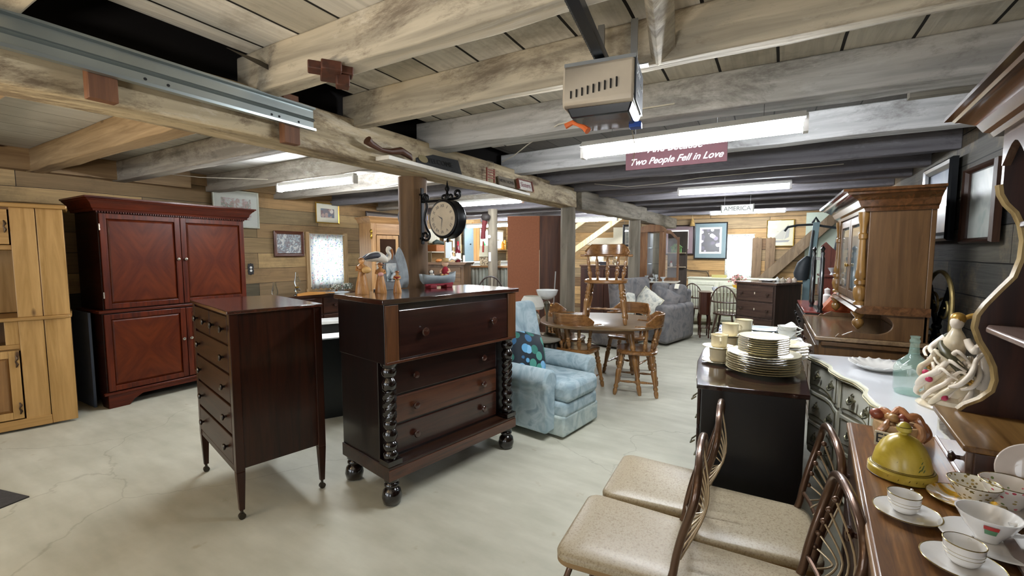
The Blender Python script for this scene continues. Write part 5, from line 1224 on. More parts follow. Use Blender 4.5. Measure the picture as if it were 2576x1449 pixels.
# white buffet along the far wall and table before it
t = thing('white_buffet', 'long cream-white buffet along the far wall under the teal picture', 'buffet', (-1.45, 9.90, 0))
fbox('body', 0, 1.75, 0, .36, .08, .98, wt, t); MB().box(-.02, 1.77, -.02, .37, .98, 1.0).build('top', wt, t, .005)
for i in range(3): o = panel_door(t, .04 + i * .57, .58 + i * .57, .14, .92, 0, wt, wt, st=.07); knob(o, .10 + i * .57, -.022, .6, plain('#8a7a4a', .3, .8), .7)
for x in (.0, 1.68): fbox('foot', x, x + .07, .02, .34, 0, .08, wt, t)
t = thing('grey_panel_heater', 'long pale grey metal panel behind the sofa, left of the white buffet', 'heater', (-2.15, 9.5, 0), 0)
MB().box(0, .62, 0, .12, .02, 1.0).build('case', plain('#a9aca4', .4), t, .015); MB().box(.02, .60, -.004, 0, .88, .94).build('grille', plain('#70736e', .5), t, smooth=False)
t = thing('white_table', 'cream painted kitchen table holding blue and white cups by the far window', 'table', (-.90, 9.02, 0))
MB().box(0, 1.1, 0, .6, .755, .78).build('tabletop', plain('#e6e6d2', .3, coat=.4), t, .008)
for x in (.03, 1.02):
    for y in (.03, .52): MB().taper(x, x + .05, y, y + .05, 0, .755, .7).build('leg', wt, t, smooth=False)
MB().box(.05, 1.05, .04, .06, .68, .755).build('apron', wt, t, smooth=False)
bw = spots('blue_white_china', '#eef0f2', ['#35508f', '#4a69ab', '#c9d4e8'], 60, .45, .2)
CUP = [(.022, 0), (.024, .004), (.034, .02), (.041, .045), (.043, .062), (.040, .062), (.037, .045), (.030, .02), (.0, .010)]
def cup(name, label, loc, rz, mat, s=1.0, prof=CUP, hand=True, grp=None, hw=.026, hz=.035, band=None, sz=1.0):
    t = thing(name, label, 'cup', loc, rz, grp)
    MB().lathe([(r * s, z * s * sz) for r, z in prof], n=32).build('bowl', mat, t, ang=60)
    if hand:
        R0 = .039 * s; zc = hz * s * sz
        MB().tube([(R0 - .002, 0, zc + .016 * s), (R0 + .016 * s, 0, zc + .019 * s), (R0 + hw * s, 0, zc + .006 * s), (R0 + .020 * s, 0, zc - .010 * s), (R0 - .004, 0, zc - .016 * s)], .0042 * s, 8).build('handle', mat, t)
    if band:
        zz = max(p_[1] for p_ in prof); rr = max(p_[0] for p_ in prof if p_[1] == zz); MB().hoop(rr * s - .0006, zz * s * sz, .0011).build('rim', band, t)
    return t
for i, x in enumerate((-.86, -.68, -.56)):
    cup('blue_cup', ('blue and white cup on the cream table, nearest the sofa', 'blue and white cup on the cream table, middle of three', 'blue and white cup on the cream table, nearest the flowers')[i], (x, 9.2, .78), 30 * i, bw, 1.25, grp='blue and white cups on the cream table')
t = thing('flower_pot', 'yellow pot of pink flowers on the cream table by the far window', 'potted flowers', (-.50, 9.4, .78))
MB().lathe([(.05, 0), (.07, .10), (.085, .12), (.08, .12), (.04, .1)]).build('pot', plain('#d9ac2c', .4), t)
rnd = random.Random(4); m = MB(); g = MB()
for i in range(80):
    a, e, r = rnd.uniform(0, 6.28), rnd.uniform(.1, 1.5), rnd.uniform(.08, .16); p = (r * math.cos(a) * math.cos(e) * 1.1, r * math.sin(a) * math.cos(e), .16 + r * math.sin(e))
    if i % 3: m.ball(p, rnd.uniform(.012, .02), 6, 4)
    else: g.ball(p, (.02, .014, .008), 6, 4)
m.ball((0, 0, .18), .06, 8, 6)
m.build('blossoms', plain('#cf9a96', .7, noise=.3, scale=60), t)['kind'] = 'stuff'; g.build('leaves', plain('#5d6b4b', .8), t)['kind'] = 'stuff'
o = MB().box(0, .28, 0, .02, 0, .06).build('folded_cloth', plain('#b9b070', .7), smooth=False); put(o, (-1.0, 9.95, 1.001)); tag(o, 'small mustard label strip on the white buffet', 'cloth')

def windsor(label, mat, seat_c='#e6e2d0', arm=False):
    t = thing('windsor_chair', label, 'chair', (0, 0, 0), 0, 'windsor chairs at the cream table')
    MB().lathe([(.17, .43), (.21, .435), (.215, .455), (.20, .465), (0, .458)], n=28, sy=.95).build('seat', mat, t)
    for sx in (-1, 1):
        for sy in (-1, 1): MB().lathe([(.011, 0), (.015, .2), (.019, .4), (.013, .5), (.019, .7), (.014, 1)], (sx * .19, sy * .19, 0), (sx * .12, sy * .12, .44), n=10).build('leg', mat, t)
        MB().cyl((sx * .165, -.16, .17), (sx * .165, .16, .17), .008, n=8).build('stretcher', mat, t)
    hoop = [(.225 * math.cos(a), .17 + .06 * math.sin(a), .46 + .48 * math.sin(a) ** .8 if math.sin(a) > 0 else .46) for a in [PI * i / 20 for i in range(21)]]
    MB().tube(hoop, .011, 8).build('back_hoop', mat, t)
    for i in range(7):
        x = -.165 + .055 * i; a = math.acos(x / .225); zt = .46 + .48 * math.sin(a) ** .8
        MB().cyl((x * .85, .165, .455), (x, .17 + .06 * math.sin(a), zt), .0055, n=8).build('spindle', mat, t)
    if arm:
        arc = [(.26 * math.cos(a), .26 * math.sin(a) * .9 - .02, .66) for a in [R(-10) + R(200) * i / 16 for i in range(17)]]
        MB().tube(arc, .012, 8).build('arm_bow', mat, t)
    return t
dkw, wtw = wood('#3d271a', '#5d3f2b', 'z', .4, 1.2, coat=.2), plain('#cfcfb4', .45)
w0 = windsor('dark brown hoop-back chair with arms in front of the cream table', dkw, arm=True); put(w0, (-.60, 8.50, 0), 170)
c = copy_tree(w0); c['label'] = 'dark hoop-back chair whose top shows just behind the little cabinet'; put(c, (-1.17, 9.25, 0), 160); c.scale = (.95, .95, .98)
w1 = thing('painted_chair', 'cream painted slat-back kitchen chair at the cream table', 'chair', (-.60, 8.98, 0), 178)
MB().box(-.2, .2, -.2, .2, .43, .46).build('seat', wtw, w1, .008)
for sx in (-1, 1):
    MB().cyl((sx * .17, -.17, 0), (sx * .17, -.17, .43), .016, n=8).build('leg', wtw, w1); MB().box(sx * .18 - .016, sx * .18 + .016, .17, .2, 0, .86).build('leg', wtw, w1)
MB().prism([(-.2, .80), (-.2, .86), (-.1, .875), (0, .89), (.1, .875), (.2, .86), (.2, .80)], .165, .185).build('top_rail', wtw, w1, smooth=False); MB().box(-.17, .17, .17, .185, .60, .64).build('middle_rail', wtw, w1, smooth=False)
for x in (-.1, -.035, .035, .1): MB().box(x - .015, x + .015, .17, .182, .46, .8).build('slat', wtw, w1, smooth=False)
t = thing('little_cabinet', 'small reddish-brown cabinet on tall cabriole legs beside the grey sofa', 'cabinet', (-1.01, 8.36, 0), 12)
rbw = wood('#3c1d14', '#56301f', 'z', .3, .9, coat=.3)
MB().prism([(.0, 0), (.10, -.04), (.17, 0), (.17, .34), (.0, .34)], .42, .80, 'xy').build('body', rbw, t, .004, smooth=False); MB().prism([(-.015, -.01), (.10, -.055), (.185, -.01), (.185, .355), (-.015, .355)], .80, .82, 'xy').build('top', rbw, t, .003)
for x, y in ((.015, .02), (.155, .02), (.015, .32), (.155, .32)): MB().tube([(x, y, .42), (x + (.01 if x > .1 else -.01), y - .01, .33), (x, y, .12), (x, y - .006, .0)], [.018, .022, .011, .013], 8).build('leg', rbw, t)
for z in (.17,): MB().box(.01, .16, .01, .33, z, z + .012).build('stretcher_shelf', rbw, t, smooth=False)

# dark chest of drawers in the right aisle
dcw, dcx = wood('#241812', '#46332a', 'z', .4, .8, coat=.2), wood('#2a1b14', '#4f3a2f', 'x', .38, .8, coat=.25)
t = thing('chest_of_drawers', 'low dark weathered chest of drawers at the far end of the right aisle', 'chest of drawers', (-.40, 7.50, 0), -32)
W, D, H = .60, .62, 1.08
fbox('carcass', 0, W, 0, D, .05, H - .03, dcw, t); MB().box(-.02, W + .02, -.02, D, H - .03, H).build('top', wood('#3a2a22', '#5f4b3f', 'x', .22, coat=.5), t, .004)
for i in range(4):
    z0 = .10 + i * .235
    o = drawer(t, .03, W - .03, z0, z0 + .215, .0, dcx, (.10, W - .10), plain('#33241c', .35, coat=.4), .012)
    MB().box(W / 2 - .006, W / 2 + .006, -.015, -.012, z0 + .10, z0 + .13).build('keyhole_plate', plain('#cfc7b0', .4), o, smooth=False)
fbox('plinth', .0, W, .01, D, 0, .05, dcw, t)
plate_obj('white_plate', 'flat white plate on the far dark chest of drawers', (.0, 7.62, H), .12, plain('#e3e3dc', .2, coat=.4))
for i, (x, y, c_, l) in enumerate(((.13, 7.70, '#cfd0c8', 'pale china animal on the far dark chest, beside the white plate'), (.20, 7.62, '#a59a88', 'small brownish china pot in the middle of the far dark chest'), (.28, 7.66, '#b79c8c', 'round pinkish china box on the far dark chest'), (.345, 7.68, '#b8ab9a', 'speckled china box at the right end of the far dark chest'))):
    small('china_trinket', l, 'trinket', (x, y, H), plain(c_, .3, noise=.3, scale=60), [(.030, 0), (.036, .02), (.030, .045), (.012, .055), (.008, .07)], 'china trinkets on the far dark chest')

# weight machine
steel = plain('#5f7478', .4, .3); blkp = plain('#20262a', .6)
t = thing('weight_machine', 'tall grey-teal weight machine with black pads standing in the right aisle', 'exercise machine', (.57, 7.97, 0), 0)
brace_m = MB()
def bar(name, pts, r, mat, p): return MB().tube(pts, r, 8).build(name, mat, p)
m = MB().rings([[(x - .04, -.05, z), (x + .04, -.05, z), (x + .04, .05, z), (x - .04, .05, z)] for x, z in ((-.08, 0), (-.05, .95), (.03, 1.96))]); m.build('upright', steel, t, smooth=False)
MB().box(-.12, .3, -.06, .06, 0, .06).build('base_beam', steel, t, .005)
bar('high_bar', [(-.37, .0, 1.84), (-.33, 0, 1.90), (-.2, 0, 1.925), (0, 0, 1.93), (.12, 0, 1.90), (.28, 0, 1.87), (.33, 0, 1.84)], .017, blkp, t)
MB().tube([(-.02, 0, 1.95), (.02, 0, 2.03), (.06, 0, 1.95)], .02).build('pulley_block', blkp, t)
MB().tube([(-.13, -.1, 1.10), (-.135, -.1, 1.2), (-.11, -.1, 1.34), (-.07, -.1, 1.42), (-.06, -.1, 1.46)], [.085, .10, .085, .05, .02], 14).build('pad', blkp, t)
bar('press_arm', [(-.03, -.08, 1.42), (-.02, -.08, 1.70), (-.01, -.08, 1.84)], .014, blkp, t)
bar('lever_arm', [(.16, -.05, 1.02), (.22, -.05, 1.3), (.27, -.05, 1.55), (.30, -.05, 1.83)], [.026, .028, .024, .016], blkp, t)
bar('grip', [(.29, -.05, 1.72), (.36, -.09, 1.71)], .014, blkp, t)
bar('cable', [(.06, -.02, 1.93), (.05, -.02, .9)], .003, blkp, t)
MB().box(-.11, -.02, -.14, -.06, .0, 1.12).build('seat_post', steel, t, .005)

# ================================================================ right row of dressers
bkw = wood('#17130f', '#2c241d', 'y', .35, .8, coat=.3)
t = thing('dark_dresser', 'long near-black dresser with drawers facing the aisle, right of the china sideboard', 'dresser', (.36, 6.75, 0), -90)
fbox('body', 0, 1.25, 0, .5, .06, .88, bkw, t); MB().box(-.01, 1.26, -.015, .5, .88, .90).build('top', plain('#8b3e37', .25, coat=.5, noise=.1), t, .003)
for i in range(2):
    for j in range(4): drawer(t, .02 + .62 * i, .60 + .62 * i, .09 + .195 * j, .27 + .195 * j, 0, wood('#1c1613', '#3a2f27', 'x', .3, .8, coat=.4), (.2 + .62 * i, .44 + .62 * i), plain('#15120f', .3, .5))
fbox('plinth', .01, 1.24, .01, .48, 0, .06, bkw, t)
t = thing('mirror_frame', 'black turned mirror posts standing on the dark dresser', 'mirror', (.475, 5.42, .90), 0)
for x, y in ((-.0, .0), (-.03, .55)):
    MB().lathe([(.03, 0), (.018, .03), (.028, .06), (.020, .09), (.021, .55), (.013, .57), (.020, .60), (.012, .62), (.022, .65), (.0, .68)], (x, y, 0), n=12).build('post', plain('#16171a', .3, coat=.4), t)
MB().box(-.02, .0, .02, .53, .53, .56).build('cross_rail', plain('#16171a', .3), t, smooth=False)
MB().box(-.025, .015, .0, .55, 0, .02).build('foot_rail', plain('#16171a', .3), t, smooth=False)
t = thing('orange_stand', 'orange-red slanted wooden lectern top lying on the dark dresser', 'lectern', (.50, 5.52, .90), 0)
MB().prism([(0, .018), (.32, .018), (.24, .25), (.17, .26)], 0, .22).build('slope', wood('#a3502f', '#cf7348', 'y', .35, coat=.3, red=True), t, .003, smooth=False)
MB().box(-.02, .34, -.02, .24, -.0, .018).build('base_board', wood('#8a3d22', '#b45a35', 'x', .35, red=True), t, .003)
t = thing('red_wall_cabinet', 'red mahogany corner shelf with scalloped sides behind the orange lectern', 'shelf', (.62, 7.35, 0), -90)
rdm = wood('#4a1f17', '#763a2c', 'z', .35, .8, coat=.3)
fbox('body', 0, .5, 0, .40, 0, 1.20, rdm, t); MB().box(-.02, .52, -.03, .42, 1.20, 1.225).build('top', rdm, t, .004); fbox('drawer_front', .02, .48, -.02, 0, .95, 1.17, rdm, t)
MB().prism([(.0, 1.225), (.0, 1.6), (.05, 1.66), (.12, 1.58), (.2, 1.5), (.26, 1.36), (.38, 1.28), (.40, 1.225)], .0, .02, 'yz').build('scroll_side', rdm, t, smooth=False)
for i, (x, y, r, h) in enumerate(((.72, 7.0, .05, .09), (.83, 7.02, .055, .13), (.93, 7.0, .045, .10))):
    small('crystal_dish', ('small crystal dish at the left on the red corner shelf', 'tallest crystal dish on the red corner shelf', 'rightmost crystal dish on the red corner shelf')[i], 'glassware', (x, y, 1.225), plain('#cfd6d8', .12, .3, coat=1), [(r * .5, 0), (r * .25, h * .3), (r, h), (r * .9, h), (r * .2, h * .4)], 'crystal on the red corner shelf')
small('white_jar', 'white china jar between the black mirror posts', 'jar', (.60, 6.15, .90), plain('#dfdcd6', .3), [(.03, 0), (.05, .05), (.045, .12), (.025, .14), (.03, .19), (.0, .21)])

# ================================================================ oak hutch with turned columns
ho, hox = wood('#52371c', '#6f4c29', 'z', .4, .8, coat=.15), wood('#4b321a', '#684829', 'x', .35, .8, coat=.3)
hcol = wood('#6f4a1e', '#976b30', 'z', .22, .8, coat=.6)
t = thing('oak_hutch', 'big oak hutch with turned front column and stepped cornice against the right wall', 'hutch', (.36, 5.38, 0), -90)
W, D = 1.33, .64
fbox('base_cabinet', 0, W, 0, D - .02, .06, .84, ho, t); fbox('plinth', .01, W - .01, .02, D - .04, 0, .06, mhd, t)
MB().box(-.02, W + .03, -.03, D, .84, .875).build('counter', wood('#6a5138', '#937551', 'x', .22, .7, coat=.5), t, .008)
MB().box(-.01, W + .02, .01, D - .01, .80, .84).build('counter_moulding', hox, t, .008)
for x in (0, W - .025):
    pts = [(D - .03, .875), (D - .03, 1.08), (.24, 1.08)]
    for a in range(100, -100, -14): pts.append((.33 + .10 * math.cos(R(a)), .985 + .072 * math.sin(R(a))))
    pts += [(.26, .915), (.20, .925), (.165, .905), (.14, .89), (.12, .90), (.10, .875)]
    MB().prism(pts, x, x + .025, 'yz').build('scroll_bracket', ho, t, .003, smooth=False)
fbox('back_board', 0, W, D - .05, D - .02, .875, 1.95, ho, t)
fbox('upper_case', 0, W, .26, D - .05, 1.10, 1.82, ho, t)
MB().prism([(.20, 1.075), (.24, 1.06), (D - .02, 1.06), (D - .02, 1.12), (.255, 1.12), (.235, 1.10), (.215, 1.10)], -.015, W + .02, 'yz').build('upper_base_moulding', wood('#4b2d17', '#7a4e2a', 'x', .18, .8, coat=.8), t, smooth=False)
crown(t, 0, W, .25, D - .02, 1.80, .15, .17, wood('#4b2d17', '#6f4625', 'x', .16, .8, coat=1.0))
for x in (.05, W - .045): 
    MB().lathe([(.036, 1.12), (.036, 1.14), (.028, 1.15), (.038, 1.17), (.044, 1.21), (.038, 1.25), (.026, 1.26), (.038, 1.275), (.038, 1.30), (.026, 1.31), (.036, 1.33), (.030, 1.38), (.024, 1.50), (.022, 1.60), (.030, 1.61), (.030, 1.64), (.022, 1.65), (.024, 1.70), (.034, 1.76), (.036, 1.80)], (x, .235, -.0), n=18).build('column', hcol, t)
    MB().lathe([(.0, .935), (.014, .945), (.034, .97), (.038, .995), (.030, 1.015), (.018, 1.02), (.034, 1.04), (.05, 1.065)], (x, .235, 0), n=18).build('drop_finial', hcol, t)
for i in range(2):
    o = panel_door(t, .10 + i * .57, .65 + i * .57, 1.13, 1.79, .26, ho, plain('#8fa0a4', .05, .6), st=.06); knob(o, .61 + i * .09, .238, 1.4, plain('#a8843f', .3, .9), .7)
    o = panel_door(t, .06 + i * .61, .65 + i * .61, .10, .60, 0, ho, ho, st=.07)
    drawer(t, .06 + i * .61, .65 + i * .61, .63, .79, 0, hox, (.2 + i * .61, .5 + i * .61), knb)
# ================================================================ right wall: framed pictures, scrolled iron piece
def on_right(label, y, z, w, h, fr, fmat, matte, art, mw=.0): return picture(label, (XR - .03, y, z), -90, w, h, fr, fmat, mw, matte, art, th=.05)
on_right('large black-framed misty picture on the right wall above the hutch end', 4.98, 1.92, .70, .64, .07, plain('#1f2226', .3, coat=.3), plain('#8795a6', .25), swirl('misty_blue_print', ['#5d6f8a', '#8a99ad', '#a9b3bd', '#b9c0c2'], 2.5, .3, .8))
on_right('dark-framed pale picture on the right wall seen through the oak side panel', 4.10, 1.83, .52, .52, .035, wood('#2c1a12', '#452a1c', 'z', .3), plain('#a9b0ab', .3), swirl('pale_landscape', ['#8b938f', '#a9b0ab', '#c9cfc6', '#9fb0a9'], 3, .4))
gold = plain('#a08c5c', .35, .7, noise=.2)
t = thing('scrolled_iron_ornament', 'arched black and gold scrolled iron panel leaning on the right wall behind the statue', 'ornament', (1.08, 4.30, 0), -86)
out = [(-.22, 0, .55)] + [(.22 * -math.cos(PI * i / 16), 0, 1.15 + .22 * math.sin(PI * i / 16)) for i in range(17)] + [(.22, 0, .55)]
MB().tube(out, .014, 8, closed=True).build('outer_hoop', gold, t)
MB().cyl((-.19, 0, .62), (.17, 0, 1.26), .016).build('cross_bar', iron, t); MB().cyl((.19, 0, .62), (-.17, 0, 1.26), .016).build('cross_bar', iron, t)
for c, r in (((-.08, 1.12), .10), ((.09, 1.10), .09), ((-.10, .86), .08), ((.08, .84), .09)): MB().tube(spiral(c, .02, r, 30, 1.3), .008, 8).build('scroll', gold, t)
MB().ball((0, 0, .97), (.03, .03, .03)).build('boss', iron, t)
for x in (-.2, .2): MB().cyl((x, 0, 0), (x, 0, .56), .012).build('leg', iron, t)

# ================================================================ cream french provincial dresser
cr = plain('#f0eddb', .42, noise=.03, scale=8); crd = plain('#5d5636', .6); crt = plain('#e9ebef', .2, noise=.03, scale=6, coat=.5)
t = thing('cream_dresser', 'cream french-style dresser with scalloped white top, between the hutch and the oak sideboard', 'dresser', (.30, 3.66, 0), -81)
W, D, H = 1.48, .46, .80
def serp(k=1.0, off=0.0, n=90):
    pts = []
    for i in range(n + 1):
        u = i / n; y = -.028 * math.cos(u * 2 * PI * 1.0) - .022 * math.cos(u * 2 * PI * 3) + k * .0032 * math.cos(u * 2 * PI * 9)
        pts.append((u * W, y * .9 + off))
    return pts
MB().prism([(x, y) for x, y in serp(0, .035)] + [(W, D), (0, D)], .12, H - .03, 'xy').build('body', cr, t, ang=30)
edge = serp(1.2, -.006)
MB().prism([(x, y) for x, y in edge] + [(W + .01, D), (-.01, D)], H - .030, H - .008, 'xy').build('top_edge', plain('#dcd8bd', .35), t, ang=30)
e2 = serp(1.2, .012); MB().prism([(x, y) for x, y in e2] + [(W - .002, D - .005), (.002, D - .005)], H - .008, H, 'xy').build('top', crt, t, ang=30)
MB().tube([(x, y - .0015, H - .019) for x, y in edge[1:-1]], .0028, 6).build('gold_line', plain('#8a7d49', .4, .5), t)
brass = plain('#8f8a72', .3, .8)
def serp_y(u): return (-.028 * math.cos(u * 2 * PI) - .022 * math.cos(u * 6 * PI)) * .9 + .035
for c0_, c1_ in ((.03, .48), (.52, .97), (1.01, 1.45)):
    for j in range(3):
        z0 = .16 + j * .21; z1 = z0 + .19; m = MB(); n = 12; f = []; bk = []
        for i in range(n + 1):
            u = (c0_ + (c1_ - c0_) * i / n); y = serp_y(u / W); f.append((u, y - .014)); bk.append((u, y + .004))
        m.prism(f + bk[::-1], z0, z1, 'xy'); d_ = m.build('drawer', cr, t, .004, ang=30)
        m = MB(); fr_ = [(f[0][0] + .02, f[0][1] - .002, z0 + .02)] + [(x, y - .002, z0 + .02 + .012 * math.sin(PI * (i / n) * 2)) for i, (x, y) in enumerate(f) if 0 < i < n] + [(f[-1][0] - .02, f[-1][1] - .002, z0 + .02)] + [(f[-1][0] - .02, f[-1][1] - .002, z1 - .02)] + [(x, y - .002, z1 - .02) for i, (x, y) in reversed(list(enumerate(f))) if 0 < i < n] + [(f[0][0] + .02, f[0][1] - .002, z1 - .02)]
        m.tube(fr_, .0022, 6, closed=True).build('gold_line', crd, d_)
        for k in ((.25, .75) if c1_ - c0_ > .3 else (.5,)):
            u = c0_ + (c1_ - c0_) * k; y = serp_y(u / W) - .016; zc = (z0 + z1) / 2
            h = MB().lathe([(.012, 0), (.018, .3), (.010, .6), (.016, 1)], (u, y, zc), (u, y - .022, zc), n=10)
            h.tube([(u - .035, y - .006, zc + .008), (u - .03, y - .022, zc - .012), (u, y - .026, zc - .024), (u + .03, y - .022, zc - .012), (u + .035, y - .006, zc + .008)], .0045, 6)
            h.ball((u - .035, y - .006, zc + .008), .008, 8, 5).ball((u + .035, y - .006, zc + .008), .008, 8, 5).tube([(u, y - .004, zc + .01), (u - .012, y - .008, zc + .028), (u + .004, y - .006, zc + .04)], .004, 6)
            h.build('handle', brass, d_)
m = MB(); ap = [(0, .12)] + [(W * i / 24, .095 + .022 * math.cos(i / 24 * 2 * PI * 2)) for i in range(25)] + [(W, .12)]
m.prism(ap, .0, .02).build('apron', cr, t, ang=30)
for x, y in ((.02, .02), (W - .06, .02), (.02, D - .06), (W - .06, D - .06)): MB().tube([(x + .02, y + .02, .13), (x + .02, y + .005, .08), (x + .02, y + .02, .0)], [.026, .02, .012], 8).build('leg', cr, t)

# on the cream dresser
o = MB(); n = 72; rings = []
for (r, z) in ((.07, 0), (.075, .003), (.10, .014), (.135, .034), (.145, .040), (.140, .042), (.10, .022), (.06, .008), (.0, .008)):
    rings.append([(max(r, .001) * (1 + (.05 * math.cos(18 * 2 * PI * j / n) if r > .12 else 0)) * math.cos(2 * PI * j / n), max(r, .001) * (1 + (.05 * math.cos(18 * 2 * PI * j / n) if r > .12 else 0)) * math.sin(2 * PI * j / n), z + (.006 * math.cos(18 * 2 * PI * j / n) if r > .12 else 0)) for j in range(n)])
o.rings(rings); o = o.build('ruffled_dish', plain('#eceae4', .2, coat=.5), ang=80); put(o, (.60, 3.36, H)); tag(o, 'white milk-glass dish with ruffled rim on the cream dresser', 'dish')
t = thing('green_bottle', 'pale green glass wine bottle on the white dresser top', 'bottle', (.645, 2.86, H))
gm, nt, b = _new('pale_green_bottle_glass'); b.inputs['Base Color'].default_value = lin('#a9cfc2'); b.inputs['Roughness'].default_value = .04
b.inputs['Alpha'].default_value = .28; b.inputs['Coat Weight'].default_value = .8; b.inputs['Specular IOR Level'].default_value = .8
MB().lathe([(.055, .002), (.068, .004), (.074, .02), (.076, .13), (.066, .158), (.04, .182), (.022, .20), (.017, .255), (.019, .26), (.021, .264), (.021, .272), (.017, .276), (.017, .285), (.020, .288), (.020, .292), (.014, .292)], n=40).build('glass_body', gm, t, ang=60)
MB().lathe([(.05, .003), (.066, .006), (.069, .014), (.05, .020), (.0, .03)], n=36).build('thick_base', gm, t)
# white and gold baroque statue
t = thing('porcelain_figure_lamp', 'ornate cream and gold porcelain figure group with roses, seen through the hutch cutout', 'statue', (.735, 2.66, H), -40); t.scale = (.9, .9, 1.0)
pc = plain('#cfc0a2', .3, noise=.15, scale=25, coat=.4); gd = plain('#b08a45', .3, .6, noise=.2, scale=40); skn = plain('#e3d6c3', .3, coat=.4); dkp = plain('#4a4630', .4, noise=.3, scale=30)
rnd = random.Random(3)
MB().lathe([(.115, 0), (.125, .01), (.105, .03), (.11, .05), (.095, .07), (.10, .10), (.085, .13)], n=30, sx=1.1, sy=.85).build('rocky_base', pc, t)
for i in range(26):
    a = 2 * PI * i / 26 + rnd.uniform(-.2, .2); r0 = rnd.uniform(.08, .12); w_ = rnd.uniform(.4, .75); zb = rnd.uniform(-.01, .09)
    P = [(r0 * math.cos(a + q * .28) * k_, r0 * math.sin(a + q * .28) * k_ * .85, zb + z_) for q, (k_, z_) in enumerate(((.95, .03), (1.12, .05), (1.05, .09), (.85, .12), (.75, .155), (.88, .185), (1.0, .17), (.95, .15)))]
    MB().stube(P, [.010 * w_, .018 * w_, .022 * w_, .020 * w_, .016 * w_, .013 * w_, .009 * w_, .004], 10, 4).build('scroll_ornament', skn if i % 3 else pc, t, ang=80)
for i in range(16):
    a = rnd.uniform(-2.8, .5); r0 = rnd.uniform(.06, .10); z_ = rnd.uniform(.12, .26)
    m = MB()
    for k_ in range(5):
        q = k_ * 2 * PI / 5; m.ball((r0 * math.cos(a) + .012 * math.cos(q), r0 * math.sin(a) * .8, z_ + .012 * math.sin(q)), (.010, .008, .010), 8, 6)
    m.build('porcelain_blossom', (skn, plain('#d9b9ae', .35, coat=.4), gd)[i % 3], t)
MB().stube([(0, 0, .10), (.01, 0, .18), (-.01, .01, .25), (0, 0, .31), (.0, 0, .36), (0, 0, .38)], [.08, .066, .042, .045, .020, .014], 18).build('robe', pc, t)
MB().stube([(.07, -.01, .15), (.05, -.05, .20), (.0, -.055, .25), (-.045, -.02, .29), (-.04, .02, .33), (-.0, .03, .35)], [.012, .022, .020, .016, .012, .004], 12).build('drapery', dkp, t)
MB().ball((0, 0, .395), (.026, .028, .034)).build('head', skn, t); MB().ball((.0, .008, .412), (.031, .032, .028)).build('hair', gd, t)
for s, pth in ((1, [(.04, 0, .32), (.08, -.02, .28), (.10, -.05, .31)]), (-1, [(-.04, 0, .32), (-.08, -.03, .27), (-.05, -.07, .25)])): MB().stube(pth, [.018, .014, .008, .008], 12).build('arm', skn, t)
MB().stube([(.09, .02, .12), (.10, .02, .20), (.09, .02, .27), (.09, .02, .285)], [.036, .028, .016, .010], 14).build('child_body', skn, t); MB().ball((.09, .02, .30), (.022, .023, .026)).build('child_head', skn, t); MB().ball((.09, .028, .312), (.025, .025, .02)).build('child_hair', gd, t)
MB().stube([(.0, .0, .40), (.05, .03, .43), (.09, .03, .40), (.11, .02, .34)], [.008, .012, .012, .006], 10).build('gold_garland', gd, t)
for p in ((-.07, -.08, .16), (-.05, -.09, .135), (-.085, -.06, .13), (.02, -.10, .07)): MB().ball(p, (.016, .014, .014), 8, 6).build('rose', plain('#a82a4a', .4), t)

# ================================================================ bow-front mahogany sideboard with china
HB = .88
t = thing('bowfront_sideboard', 'dark mahogany bow-front sideboard covered with stacks of china', 'sideboard', (-.27, 2.21, 0), 0)
out = [(0, 0), (.455, .07), (.49, 2.12), (.09, 2.12), (.03, 1.75), (-.02, 1.40), (-.055, 1.15), (-.072, .85), (-.062, .50), (-.025, .17)]
MB().prism(out, HB - .022, HB, 'xy').build('top', wood('#1c0d0a', '#331812', 'y', .10, .7, coat=1.0), t, .004, ang=20)
ins = [(.02, .015), (.44, .08), (.475, 2.1), (.105, 2.1), (.05, 1.75), (0, 1.40), (-.035, 1.15), (-.052, .85), (-.042, .50), (.0, .17)]
MB().prism(ins, .10, HB - .022, 'xy').build('body', wood('#0c0807', '#17100e', 'z', .4, .8, coat=.1), t, .003, ang=20)
MB().prism([(x * .97 + .01, y * .99 + .01) for x, y in ins], 0, .10, 'xy').build('plinth', mhd, t, ang=20)
for j in range(3):
    m = MB(); f = [(-.052, .85), (-.042, .50), (-.002, .18)]; f2 = [(x - .014, y) for x, y in f]
    m.prism(f + f2[::-1], .14 + j * .24, .36 + j * .24, 'xy'); d_ = m.build('drawer', mhx, t, .003, ang=20)
    for y, x in ((.30, -.034), (.70, -.062)):
        MB().tube([(x, y - .035, .26 + j * .24), (x - .022, y - .03, .24 + j * .24), (x - .024, y, .235 + j * .24), (x - .022, y + .03, .24 + j * .24), (x, y + .035, .26 + j * .24)], .004, 6).build('bail_handle', plain('#7a7460', .3, .8), d_)
ivory, goldl = plain('#ddd5b8', .16, coat=.7, noise=.02), plain('#b3a478', .25, .6)
bluegr, white_c = plain('#c3cdd2', .16, coat=.7), plain('#e6e7e2', .14, coat=.7)
def stack(name, x, y, z0, r, n, dz, mat, g, lt, lm, lb, rim=None, jit=.002, flat=True):
    """n plates one on another: bottom, the ones between, top"""
    rnd = random.Random(n + int(r * 1000)); base = None
    for i in range(n):
        l = lb if i == 0 else (lt if i == n - 1 else lm)
        if base is None: base = o = plate_obj(name, l, (x, y, z0), r, mat, g, rim=rim, h=.020)
        else: o = copy_tree(base); o['label'] = l
        o.location = (x + rnd.uniform(-jit, jit), y + rnd.uniform(-jit, jit), z0 + i * dz)
    return z0 + n * dz
g = 'wide ivory dinner plates in a stack on the sideboard'
